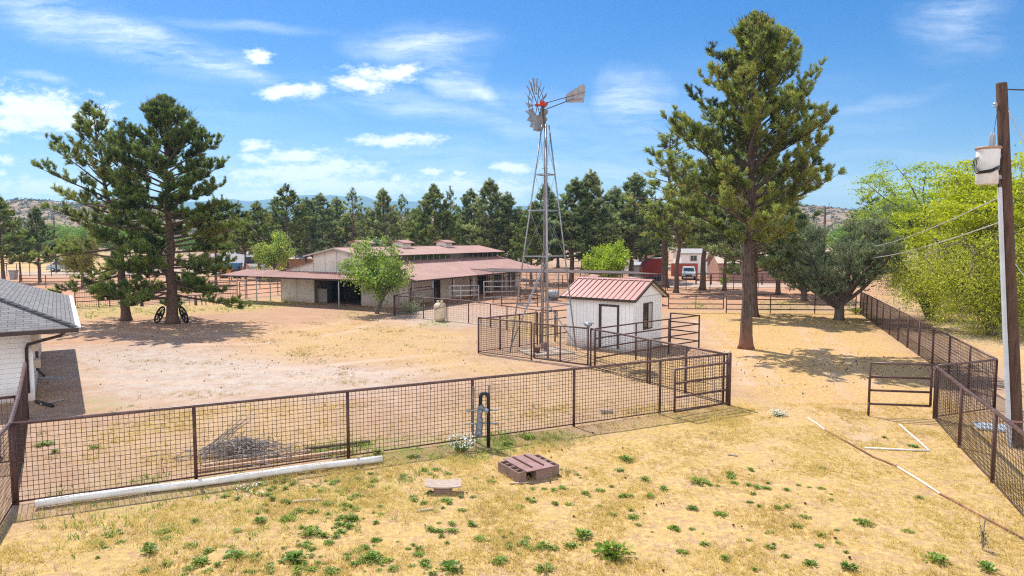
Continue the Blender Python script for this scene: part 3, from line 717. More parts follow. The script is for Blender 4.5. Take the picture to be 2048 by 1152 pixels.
# pen by the barn
pn = [G(788, 632), G(847, 637), G(894, 641), G(937, 646), G(981, 654), G(1014, 660)]
pen = [XY(p) for p in pn] + [(1.4, 39.6), (2.6, 39.2)]
mesh_fence('wire_fence', 'low pipe and wire pen fence behind the propane tank', pen, 1.48, cell=0.16, wire=0.008, rail=0.036, bottom=False, pr=0.036)
bk = Zat(788, 591, pn[0].y); 
mesh_fence('wire_fence', 'pipe and wire fence from the pen corner back towards the barn stalls', [(pen[0][0] + .05, pen[0][1] + .1), (-7.7, 53.4), (-6.4, 57.0)], 1.5, cell=0.16, wire=0.008, rail=0.034, bottom=False, pr=0.036)

# ------------------------------------------------------------------ corrugated sheet helper
def corrugated(mb, p0, along, down, la, ld, pitch=0.2, amp=0.022, thick=None):
    """sheet of length la along 'along' and ld along 'down'; ribs run down the slope"""
    p0 = Vector(p0); a = Vector(along).normalized(); d = Vector(down).normalized(); nrm = a.cross(d).normalized()
    if nrm.z < 0: nrm = -nrm
    n = int(round(la / pitch)); vs = []; fs = []
    seq = []
    for i in range(n):
        s = la * i / n; w = la / n
        seq += [(s, 0), (s + w * .3, 0), (s + w * .5, amp), (s + w * .8, amp)]
    seq.append((la, 0))
    for (s, h) in seq:
        q = p0 + a * s + nrm * h; vs += [q, q + d * ld]
    for i in range(len(seq) - 1): fs.append((2 * i, 2 * i + 1, 2 * i + 3, 2 * i + 2))
    mb.add(vs, fs)

# ------------------------------------------------------------------ barn
BO = Vector((-20.9, 61.6, 0)); BU = Vector((0.883, -0.469, 0)); BV = Vector((0.469, 0.883, 0)); BW = 13.3; BL = 23.5
def bp(u, v, z=0.0): return BO + BU * u + BV * v + Vector((0, 0, z))
bang = math.atan2(BU.y, BU.x)
def bbox(mb, u0, u1, v0, v1, z0, z1):
    return mb.hexa([bp(u0, v0, z0), bp(u1, v0, z0), bp(u1, v1, z0), bp(u0, v1, z0), bp(u0, v0, z1), bp(u1, v0, z1), bp(u1, v1, z1), bp(u0, v1, z1)])
def make_barn():
    t = thing('barn', 'long cream horse barn with rose brown stepped metal roof and open porches', 'barn', BO)
    cu = BW / 2; h0, h1, zr, zl, ze = cu - 2.65, cu + 2.65, 4.85, 3.62, 2.72
    zu = 4.28
    # walls
    w = MB()
    bbox(w, 0, h0, 0, .1, 0, 2.72); bbox(w, h1, BW, 0, .1, 0, 2.72); bbox(w, h0, h1, 0.0, .1, 2.45, 2.72)
    w.extr([bp(0, .0, 2.72), bp(BW, .0, 2.72), bp(h1, .0, zl), bp(h1, .0, zu), bp(cu, .0, zr - .05), bp(h0, .0, zu), bp(h0, .0, zl)], BV * .1)
    bbox(w, 0, .1, .1, BL, 0, 2.7); bbox(w, BW - 1.2, BW - 1.1, .1, BL, 0, 2.85)
    bbox(w, BW - .1, BW, .1, 1.2, 0, 2.70)
    bbox(w, BW - 1.1, BW - .1, 1.1, 1.2, 0, 2.70)
    w.extr([bp(0, BL - .1, 0), bp(BW - 1.2, BL - .1, 0), bp(BW - 1.2, BL - .1, 2.8), bp(h1, BL - .1, zl), bp(h1, BL - .1, zu), bp(cu, BL - .1, zr - .05), bp(h0, BL - .1, zu), bp(h0, BL - .1, zl), bp(0, BL - .1, 2.65)], BV * .1)
    w.build('wall', M_CREAM, t)
    # battens over the sheet joints
    b = MB()
    for u in (1.95, 0.02, h0 - .02, BW - .02, h1 + .02, h1 + 2.0): bbox(b, u - .03, u + .03, -.02, -.003, 0.05, 2.7)
    for u in (h0, cu, cu - 1.3, cu + 1.3, h1): bbox(b, u - .025, u + .025, -.02, -.003, 2.74, zl + .2 if u in (h0, h1) else zr - .32)
    for u in (h0 - 1.7, h1 + 1.7): bbox(b, u - .025, u + .025, -.02, -.003, 2.74, 3.1)
    b.build('batten', M_BATTEN, t)
    # stall partitions along the right side
    p = MB()
    for v in (3.2, 6.3, 9.6, 12.8, 16.2, 19.6): bbox(p, BW - 1.1 + .003, BW - 1.06, v - .05, v + .05, 0, 2.75)
    p.build('partition', M_TRIM, t)
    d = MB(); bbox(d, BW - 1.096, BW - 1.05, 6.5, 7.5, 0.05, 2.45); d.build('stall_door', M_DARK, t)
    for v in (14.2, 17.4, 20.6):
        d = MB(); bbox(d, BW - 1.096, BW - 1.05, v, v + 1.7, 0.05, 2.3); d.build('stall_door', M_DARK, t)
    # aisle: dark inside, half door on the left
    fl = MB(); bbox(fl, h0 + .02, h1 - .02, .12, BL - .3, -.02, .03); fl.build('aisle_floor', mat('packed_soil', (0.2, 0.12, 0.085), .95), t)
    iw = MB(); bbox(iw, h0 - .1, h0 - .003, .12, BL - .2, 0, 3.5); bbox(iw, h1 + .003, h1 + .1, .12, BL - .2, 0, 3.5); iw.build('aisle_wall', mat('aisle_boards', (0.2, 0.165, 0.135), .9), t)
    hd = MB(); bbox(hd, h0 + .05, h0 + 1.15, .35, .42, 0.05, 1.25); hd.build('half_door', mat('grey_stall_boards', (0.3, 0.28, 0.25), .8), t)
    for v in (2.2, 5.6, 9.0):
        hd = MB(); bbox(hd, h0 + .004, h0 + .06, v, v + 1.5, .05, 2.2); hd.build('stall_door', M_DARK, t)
    # lower roofs (left and right) and upper roof
    oh = 0.35
    # right lower roof: from the raised wall down to the side porch eave
    eu = BW + 1.75; ez = 2.28
    r = MB(); dn = (bp(eu, 0, ez) - bp(h1 + .02, 0, zl)); corrugated(r, bp(h1 + .02, -.55, zl), BV, dn, BL + .9, dn.length, .21, .025)
    bbox(r, h1 + .02, h1 + .05, -.4, BL + .2, zl - .06, zl + .012)
    rr = r.build('roof', M_BROOF, t)
    eb = MB(); eb.beam(bp(eu - .05, -.5, ez - .07), bp(eu - .05, BL + .3, ez - .07), .05, .1); eb.build('eave_beam', M_TRIM, rr)
    r = MB(); dn = (bp(-.35, 0, 2.66) - bp(h0 - .02, 0, zl)); corrugated(r, bp(h0 - .02, -.3, zl), BV, dn, BL + .6, dn.length, .21, .025); r.build('roof', M_BROOF, t)
    r = MB()
    for sg in (1, -1):
        e = bp(cu + sg * 3.45, 0, zu - .12); c0 = bp(cu, -.35, zr); dn = e - bp(cu, 0, zr)
        corrugated(r, c0, BV, dn, BL + .7, dn.length, .21, .025)
    rr = r.build('roof', M_BROOF, t)
    rc = MB(); rc.tube([bp(cu, -.36, zr + .02), bp(cu, BL + .36, zr + .02)], .06, 6); rc.build('ridge_cap', M_BROOF, rr)
    fa = MB()
    for sg in (1, -1): fa.beam(bp(cu, -.37, zr - .06), bp(cu + sg * 3.45, -.37, zu - .18), .04, .1)
    fa.build('fascia', M_BATTEN, rr)
    # clerestory strip under the upper roof
    for sg, uu in ((1, h1), (-1, h0)):
        c = MB(); bbox(c, uu - .02, uu + .02, .12, BL - .12, zl - .25, zl + .02); bbox(c, uu - .02, uu + .02, .12, BL - .12, zu - .12, zu + .02); c.build('clerestory_wall', M_TRIM, t)
        g = MB(); bbox(g, uu - .012, uu + .012, .13, BL - .13, zl + .02, zu - .12)
        gg = g.build('clerestory_window', M_GLASS, t)
        q = MB(); n = 22
        for i in range(n + 1):
            v = .15 + (BL - .3) * i / n; bbox(q, uu - .03, uu + .03, v - .04, v + .04, zl + .021, zu - .121)
        q.build('mullion', M_BATTEN, gg)
    # cupolas with little gable roofs
    for v in (3.2, 9.2, 16.6):
        q = MB(); bbox(q, cu - .6, cu + .6, v - .6, v + .6, zr - .45, zr + .42)
        q.extr([bp(cu - .6, v - .6, zr + .42), bp(cu + .6, v - .6, zr + .42), bp(cu, v - .6, zr + .60)], BV * 1.2)
        cc = q.build('cupola', M_CREAM, t)
        q = MB()
        for sg in (1, -1): q.beam(bp(cu, v, zr + .635), bp(cu + sg * .92, v, zr + .37), 1.75, .05)
        q.build('cupola_roof', M_BROOF, cc)
    # front porch canopy
    r = MB(); dn = bp(0, -2.75, 2.36) - bp(0, -.003, 2.74); corrugated(r, bp(-4.6, -.01, 2.74), BU, dn, BW + 4.6 + 1.7, dn.length, .21, .025)
    r.build('porch_roof', M_BROOF, t)
    q = MB(); q.beam(bp(-4.5, -2.62, 2.28), bp(BW + 1.6, -2.62, 2.28), .06, .1); q.beam(bp(-4.5, -.12, 2.62), bp(BW + 1.6, -.12, 2.62), .06, .1)
    for u in np.arange(-4.5, BW + 1.7, 1.5): q.beam(bp(u, -.08, 2.66), bp(u, -2.68, 2.30), .04, .07)
    q.build('porch_frame', M_TRIM, t)
    for u, v in ((-2.6, -2.6), (-.2, -2.6), (3.75, -2.6), (9.2, -2.6), (12.9, -2.6), (-4.4, -.2), (-1.2, -.15)):
        q = MB(); p = bp(u, v); q.tube([p, p + Vector((0, 0, 2.33 if v < -1 else 2.55))], .05, 8); q.build('porch_post', M_BATTEN, t, True)
    for v in (-.4, 2.4, 5.6, 9.0, 12.6, 16.2, 19.8, 23.2):
        q = MB(); p = bp(eu - .12, v); q.tube([p, p + Vector((0, 0, 2.2))], .045, 8); q.build('porch_post', M_BATTEN, t, True)
    return t
make_barn()
pipe_fence('pipe_rail', 'dark pipe rails in front of the barn stalls under the porch', [XY(bp(BW - .4, v)) for v in (2.0, 5.9)] , 1.45, 2, 0.5, r=.03)
pipe_fence('pipe_rail', 'dark pipe stall rails at the far end of the barn porch', [XY(bp(BW + .9, v)) for v in (9.6, 12.8, 16.2, 19.6)], 1.75, 3, 0.6, r=.03)
pa, pb = Zat(893, 578, 57.5), Zat(957, 578, 60.0)
pipe_fence('pipe_railing', 'pale three rail pipe panel standing in the pen beside the barn', [(-5.3, 58.0), (-4.4, 58.3), (-2.9, 59.2)], 1.6, 3, 0.75, r=.045, m=mat('grey_pipe', (0.36, 0.34, 0.34), .5, 0.2))

# mesh aviary run beside the barn
def aviary():
    A0, B0 = Vector((-1.65, 59.5, 0)), Vector((15.0, 66.5, 0)); dv = Vector((-3.0, 7.5, 0))
    t = thing('mesh_run', 'long wire mesh animal run with mesh roof between the barn and the white shed', 'animal run', A0)
    hA, hB = 2.75, 2.15; n = 7
    pt = lambda s, q: A0.lerp(B0, s) + dv * q
    hh = lambda s: hA + (hB - hA) * s
    for i in range(n + 1):
        s = i / n
        for q in (0, 1):
            p = pt(s, q); MB().tube([p, p + Vector((0, 0, hh(s)))], .045, 6).build('post', M_PIPE, t)
    f = MB()
    for q in (0, 1): f.tube([pt(0, q) + Vector((0, 0, hA)), pt(1, q) + Vector((0, 0, hB))], .035, 6)
    for i in range(n + 1):
        s = i / n; f.tube([pt(s, 0) + Vector((0, 0, hh(s))), pt(s, 1) + Vector((0, 0, hh(s)))], .03, 6)
    for z in (.3, 1.1): f.tube([pt(0, 0) + Vector((0, 0, z)), pt(1, 0) + Vector((0, 0, z))], .025, 6)
    f.build('frame', M_PIPE, t)
    m = MB()
    for i in range(1, 90):
        s = i / 90; m.beam(pt(s, 0) + Vector((0, 0, hh(s))), pt(s, 1) + Vector((0, 0, hh(s))), .016, .016)
    for i in range(1, 24):
        q = i / 24; m.beam(pt(0, q) + Vector((0, 0, hA)), pt(1, q) + Vector((0, 0, hB)), .016, .016)
    m.build('roof_mesh', mat('dull_wire', (0.27, 0.24, 0.23), .7), t)
    m = MB()
    for i in range(1, 100):
        s = i / 100; m.beam(pt(s, 0), pt(s, 0) + Vector((0, 0, hh(s))), .008, .008)
    for i in range(1, 12): m.beam(pt(0, 0) + Vector((0, 0, hA * i / 12)), pt(1, 0) + Vector((0, 0, hB * i / 12)), .008, .008)
    m.build('side_mesh', mat('dull_wire', (0.27, 0.24, 0.23), .7), t)
aviary()
M_GREYP = mat('grey_pipe', (0.36, 0.34, 0.34), .5, 0.2)
pipe_fence('pipe_railing', 'grey pipe panel at the left end of the wire mesh run', [XY(G(968, 606)), XY(G(1040, 604))], 1.9, 4, .5, r=.04, m=M_GREYP)
pipe_fence('pipe_railing', 'low brown pipe panel on orange soil behind the windmill legs', [XY(G(1003, 613)), XY(G(1075, 612))], 1.0, 3, .25, r=.04)
pipe_fence('pipe_fence', 'far pipe fence on the straw behind the wire mesh run', [XY(G(px, 576)) for px in (1030, 1080, 1125, 1168, 1215, 1290)], 1.5, 3, .4, r=.04)

# ------------------------------------------------------------------ white shed
def make_shed():
    O = Vector((5.96, 33.45, 0)); a = Vector((-.80, .60, 0)); b = Vector((.60, .80, 0)); LA_, LB_ = 3.85, 3.35; wz = 2.70
    def sp(u, v, z=0.0): return O + a * u + b * v + Vector((0, 0, z))
    t = thing('shed', 'small white board shed with rose metal roof and dark brown trim', 'shed', O)
    pk = wz + .76
    w = MB()
    hx = lambda mb, u0, u1, v0, v1, z0, z1: mb.hexa([sp(u0, v0, z0), sp(u1, v0, z0), sp(u1, v1, z0), sp(u0, v1, z0), sp(u0, v0, z1), sp(u1, v0, z1), sp(u1, v1, z1), sp(u0, v1, z1)])
    w.extr([sp(0, 0, .02), sp(0, LB_, .02), sp(0, LB_, wz), sp(0, LB_ / 2, pk - .06), sp(0, 0, wz)], a * LA_)
    w.build('wall', M_WHITE, t)
    # board grooves as thin raised battens
    g = MB()
    for i in range(1, 19):
        u = LA_ * i / 19
        if 0.75 < u < 1.85: hx(g, u - .006, u + .006, -.006, -.001, 2.30, wz - .08)
        else: hx(g, u - .006, u + .006, -.006, -.001, .1, wz - .08)
    for i in range(1, 17):
        v = LB_ * i / 17
        g.hexa([sp(-.001, v - .006, .1), sp(-.006, v - .006, .1), sp(-.006, v + .006, .1), sp(-.001, v + .006, .1)] + [sp(-.001, v - .006, wz - .03), sp(-.006, v - .006, wz - .03), sp(-.006, v + .006, wz - .03), sp(-.001, v + .006, wz - .03)])
    g.build('board_groove', mat('board_groove', (0.50, 0.50, 0.51), .7), t)
    gl = MB(); hx(gl, -.012, -.002, 0, LB_, wz - .02, wz + .02); gl.build('gable_trim', mat('board_groove', (0.50, 0.50, 0.51), .7), t)
    f = MB(); hx(f, -.03, LA_ + .03, -.03, LB_ + .03, -.04, .1); f.build('footing', M_CONC, t)
    # door on the long wall
    d = MB(); hx(d, .86, 1.74, -.035, -.003, .12, 2.2); dd = d.build('door', mat('white_door', (0.76, 0.76, 0.76), .45, 0, .03), t)
    q = MB()
    hx(q, .76, .858, -.05, -.002, .1, 2.205); hx(q, 1.742, 1.90, -.05, -.002, .1, 2.205); hx(q, .76, 1.90, -.05, -.002, 2.207, 2.31); q.build('door_frame', M_TRIM, dd)
    k = MB(); k.lathe([(.0, -.02), (.03, -.015), (.035, .0), (.03, .015), (0, .02)], sp(1.66, -.07, 1.12), 10); k.build('handle', M_DARKM, dd, True)
    # window in the gable wall
    v0, v1, z0, z1 = 1.12, 2.12, 1.0, 2.36
    gx = lambda mb, u0, u1, v0_, v1_, z0_, z1_: hx(mb, u0, u1, v0_, v1_, z0_, z1_)
    p = MB(); gx(p, -.02, -.004, v0 + .05, v1 - .05, z0 + .05, z1 - .05); pw = p.build('window', M_GLASS, t)
    p = MB(); gx(p, -.05, -.003, v0, v0 + .05, z0, z1); gx(p, -.05, -.003, v1 - .05, v1, z0, z1); gx(p, -.05, -.003, v0 + .05, v1 - .05, z0, z0 + .05); gx(p, -.05, -.003, v0 + .05, v1 - .05, z1 - .05, z1); gx(p, -.045, -.021, (v0 + v1) / 2 - .03, (v0 + v1) / 2 + .03, z0 + .05, z1 - .05)
    p.build('frame', M_TRIM, pw)
    p = MB(); gx(p, -.026, -.021, (v0 + v1) / 2 + .04, v1 - .06, z0 + .06, z1 - .06); p.build('blind', M_BLIND, pw)
    # roof: two slopes of ribbed metal, ridge cap, dark fascia
    oh, og = .28, .26; half = LB_ / 2 + oh; drop = .76 / (LB_ / 2) * half; rz = pk + .05
    r = MB(); dn0 = None
    for sg in (1, -1):
        c = sp(-og, LB_ / 2, rz); e = sp(-og, LB_ / 2 + sg * half, rz - drop); dn = e - c
        r.beam(sp(LA_ / 2, LB_ / 2, rz - .015), sp(LA_ / 2, LB_ / 2 + sg * half, rz - .015 - drop), LA_ + 2 * og, .03)
    rr = r.build('roof', M_SROOF, t)
    q = MB(); n = 14
    for sg in (1, -1):
        for i in range(n + 1):
            u = -og + .03 + (LA_ + 2 * og - .06) * i / n
            q.beam(sp(u, LB_ / 2 + sg * .05, rz + .018), sp(u, LB_ / 2 + sg * (half + .015), rz + .018 - drop * (half + .015) / half), .035, .03)
    q.build('roof_rib', mat('rose_metal_rib', (0.33, 0.17, 0.15), .45), rr)
    q = MB()
    for sg in (1, -1): q.beam(sp(-og - .01, LB_ / 2 + sg * .02, rz + .05), sp(-og + LA_ + 2 * og - .0, LB_ / 2 + sg * .02, rz + .05), .02, .02)
    for sg in (1, -1): q.beam(sp(LA_ / 2, LB_ / 2, rz + .045), sp(LA_ / 2, LB_ / 2 + sg * .16, rz + .045 - drop * .16 / half), LA_ + 2 * og + .02, .012)
    q.build('ridge_cap', M_SROOF, rr)
    q = MB()
    for sg in (1, -1):
        q.beam(sp(-og - .02, LB_ / 2 + sg * (half + .005), rz - drop - .06), sp(LA_ + og + .02, LB_ / 2 + sg * (half + .005), rz - drop - .06), .03, .13)
        for u in (-og - .015, LA_ + og + .015):
            q.beam(sp(u, LB_ / 2 + sg * .0, rz - .055), sp(u, LB_ / 2 + sg * (half - .012), rz - drop - .055), .03, .12)
    q.build('fascia', M_TRIM, rr)
    so_ = MB()
    so_.beam(sp(-og / 2 - .005, LB_ / 2 + .02, rz - .06), sp(-og / 2 - .005, LB_ / 2 + half - .03, rz - .06 - drop), og - .06, .02); so_.beam(sp(-og / 2 - .005, LB_ / 2 - .02, rz - .06), sp(-og / 2 - .005, LB_ / 2 - half + .03, rz - .06 - drop), og - .06, .02)
    so_.build('soffit', mat('cream_soffit', (0.66, 0.58, 0.46), .7), rr)
    return t
make_shed()

# small coop roofs behind the shed
def coop(label, c, L_, W_, ez, pz, rot, wall):
    t = thing('animal_shelter', label, 'shelter', c); ca, sa = math.cos(rot), math.sin(rot)
    M = Matrix.Translation(Vector(c)) @ Matrix.Rotation(rot, 4, 'Z')
    w = MB(); w.extr([(-W_ / 2, -L_ / 2, 0), (W_ / 2, -L_ / 2, 0), (W_ / 2, -L_ / 2, ez), (0, -L_ / 2, pz), (-W_ / 2, -L_ / 2, ez)], (0, L_, 0)); w.build('wall', wall, t, M=M)
    r = MB()
    for sg in (1, -1): r.beam((0, 0, pz + .05), (sg * (W_ / 2 + .25), 0, ez + .05 - (pz - ez) * .25 / (W_ / 2)), L_ + .5, .05)
    r.build('roof', M_BROOF, t, M=M)
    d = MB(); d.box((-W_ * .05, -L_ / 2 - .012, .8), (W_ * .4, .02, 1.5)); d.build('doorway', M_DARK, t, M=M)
coop('small animal shelter with rose gable roof behind the left part of the shed ridge', (7.6, 62.0, 0), 2.4, 3.6, 1.45, 2.3, R(8), mat('brown_red_boards', (0.2, 0.07, 0.055), .8))
coop('small cream animal shelter with rose roof behind the right part of the shed ridge', (10.6, 58.5, 0), 2.2, 3.6, 1.4, 2.25, R(10), M_CREAM)

# ------------------------------------------------------------------ house at the left edge
def make_house():
    ez = 2.62
    c = G(153, 655, ez); far = G(137, 581, ez); lf = G(-420, 668, ez)
    s = (far - c); s.z = 0; Ls = s.length; s.normalize(); f = Vector((-s.y, s.x, 0)); f = -f if f.x > 0 else f
    Lf = 12.0; Ls = 15.5
    t = thing('house', 'white board house with grey shingle hip roof and brown gutter at the left edge', 'house', (c.x, c.y, 0))
    P = lambda u, v, z: Vector((c.x, c.y, 0)) + f * u + s * v + Vector((0, 0, z))
    # hip roof: eave rectangle Lf x Ls, ridge along f
    ps = .42; W = Lf / 2
    me = bpy.data.meshes.new('roof')
    r1, r2 = P(W, W, ez + W * ps), P(W, Ls - W, ez + W * ps)
    V = [P(0, 0, ez), P(Lf, 0, ez), P(Lf, Ls, ez), P(0, Ls, ez), r1, r2]
    off = Vector((c.x, c.y, 0)); Fs = [(0, 4, 1), (3, 5, 4, 0), (2, 5, 3), (1, 4, 5, 2)]
    me.from_pydata([tuple(v - off) for v in V], [], Fs); uv = me.uv_layers.new(name='UVMap')
    dirs = [f, s, f, s]; sl_ = math.sqrt(1 + ps * ps)
    for pi, poly in enumerate(me.polygons):
        for li in poly.loop_indices:
            v = V[me.loops[li].vertex_index] - off
            along = v.dot(dirs[pi]); up = (v.z - ez) / ps * sl_
            uv.data[li].uv = (along, up)
    me.materials.append(M_SHING); roof = link('roof', me, t)
    # hip caps: overlapping cap shingles standing proud of the hip
    q = MB(); hp = P(0, 0, ez); d = (r1 - hp); n = 26
    for i in range(n):
        a_ = hp + d * (i / n); b_ = hp + d * ((i + 1.25) / n)
        q.beam(a_ + Vector((0, 0, .035)), b_ + Vector((0, 0, .012)), .20, .012)
    q.build('hip_cap', mat('hip_shingle', (0.05, 0.05, 0.055), .9, 0, .3), roof)
    # walls set back under the eaves
    e1, e2 = 1.5, 1.3
    w = MB(); w.hexa([P(e2, e1, 0), P(Lf - e2, e1, 0), P(Lf - e2, Ls - e1, 0), P(e2, Ls - e1, 0), P(e2, e1, ez - .18), P(Lf - e2, e1, ez - .18), P(Lf - e2, Ls - e1, ez - .18), P(e2, Ls - e1, ez - .18)])
    w.build('wall', M_WHITE, t)
    lap = MB()
    for k in range(1, 15):
        z = k * .17; lap.beam(P(e2, e1 - .006, z), P(Lf - e2, e1 - .006, z), .012, .012); lap.beam(P(e2 - .006, e1, z), P(e2 - .006, Ls - e1, z), .012, .012)
    lap.build('siding_lap', mat('siding_shadow_gap', (0.56, 0.54, 0.51), .7), t)
    so_ = MB(); so_.hexa([P(.06, .06, ez - .17), P(Lf - .06, .06, ez - .17), P(Lf - .06, Ls - .06, ez - .17), P(.06, Ls - .06, ez - .17), P(.06, .06, ez - .12), P(Lf - .06, .06, ez - .12), P(Lf - .06, Ls - .06, ez - .12), P(.06, Ls - .06, ez - .12)]); so_.build('soffit', M_WHITE, roof)
    g = MB(); g.beam(P(-.06, -.07, ez - .07), P(Lf, -.07, ez - .07), .13, .14); g.build('gutter', M_TRIM, roof)
    g = MB(); g.beam(P(-.035, .02, ez - .06), P(-.035, Ls, ez - .06), .06, .17); g.beam(P(-.02, .0, ez + .0), P(-.02, Ls, ez + .0), .22, .012); g.build('fascia', mat('white_fascia', (0.8, 0.8, 0.8), .5, 0, .03), roof)
    d = MB(); d.tube([P(.35, -.07, ez - .14), P(.45, .05, ez - .24), P(e2 + .1, e1 - .2, ez - .62), P(e2 + .16, e1 - .08, ez - .78), P(e2 + .16, e1 - .08, .3)], .05, 8); d.build('downspout', M_TRIM, t, True)
    d = MB(); d.tube([P(e2 - .08, 3.4, ez - .18), P(e2 - .08, 3.4, .75), P(e2 - .3, 3.3, .5)], .05, 8); d.build('downspout', M_TRIM, t, True)
    # corner trim, meter boxes on the side wall
    q = MB(); q.hexa([P(e2 - .02, e1 - .02, 0), P(e2 + .12, e1 - .02, 0), P(e2 + .12, e1 - .002, 0), P(e2 - .02, e1 - .002, 0), P(e2 - .02, e1 - .02, ez - .2), P(e2 + .12, e1 - .02, ez - .2), P(e2 + .12, e1 - .002, ez - .2), P(e2 - .02, e1 - .002, ez - .2)]); q.build('corner_trim', M_WHITE, t)
    for v, z, h in ((1.25, 1.75, .55), (2.3, 1.0, .3)):
        q = MB(); q.hexa([P(e2 - .2, v, z), P(e2 - .003, v, z), P(e2 - .003, v + .4, z), P(e2 - .2, v + .4, z), P(e2 - .2, v, z + h), P(e2 - .003, v, z + h), P(e2 - .003, v + .4, z + h), P(e2 - .2, v + .4, z + h)]); q.build('meter_box', mat('beige_meter_box', (0.5, 0.42, 0.34), .6), t)
    return P, e1, e2
HP, HE1, HE2 = make_house()
# ------------------------------------------------------------------ trees
def rot_about(v, axis, ang):
    return Matrix.Rotation(ang, 3, axis) @ v

def needles(P, D, Lm, Wm, n, rg, spread=0.9, tint=None):
    """n needle triangles around each (P, D); returns soup and tints"""
    P = np.repeat(np.asarray(P), n, 0); D = np.repeat(np.asarray(D), n, 0)
    m = len(P)
    r = rg.normal(size=(m, 3)); r /= np.linalg.norm(r, axis=1, keepdims=True) + 1e-9
    d = D + r * spread; d /= np.linalg.norm(d, axis=1, keepdims=True) + 1e-9
    s = np.cross(d, rg.normal(size=(m, 3))); s /= np.linalg.norm(s, axis=1, keepdims=True) + 1e-9
    l = Lm * rg.uniform(.7, 1.25, (m, 1)); w = Wm * rg.uniform(.7, 1.3, (m, 1))
    o = P + r * (Lm * 0.12)
    V = np.stack([o - s * w, o + s * w, o + d * l], 1).reshape(-1, 3)
    t = np.repeat(np.asarray(tint), n) + rg.normal(0, .10, m)
    return V, np.clip(t, 0, 1)

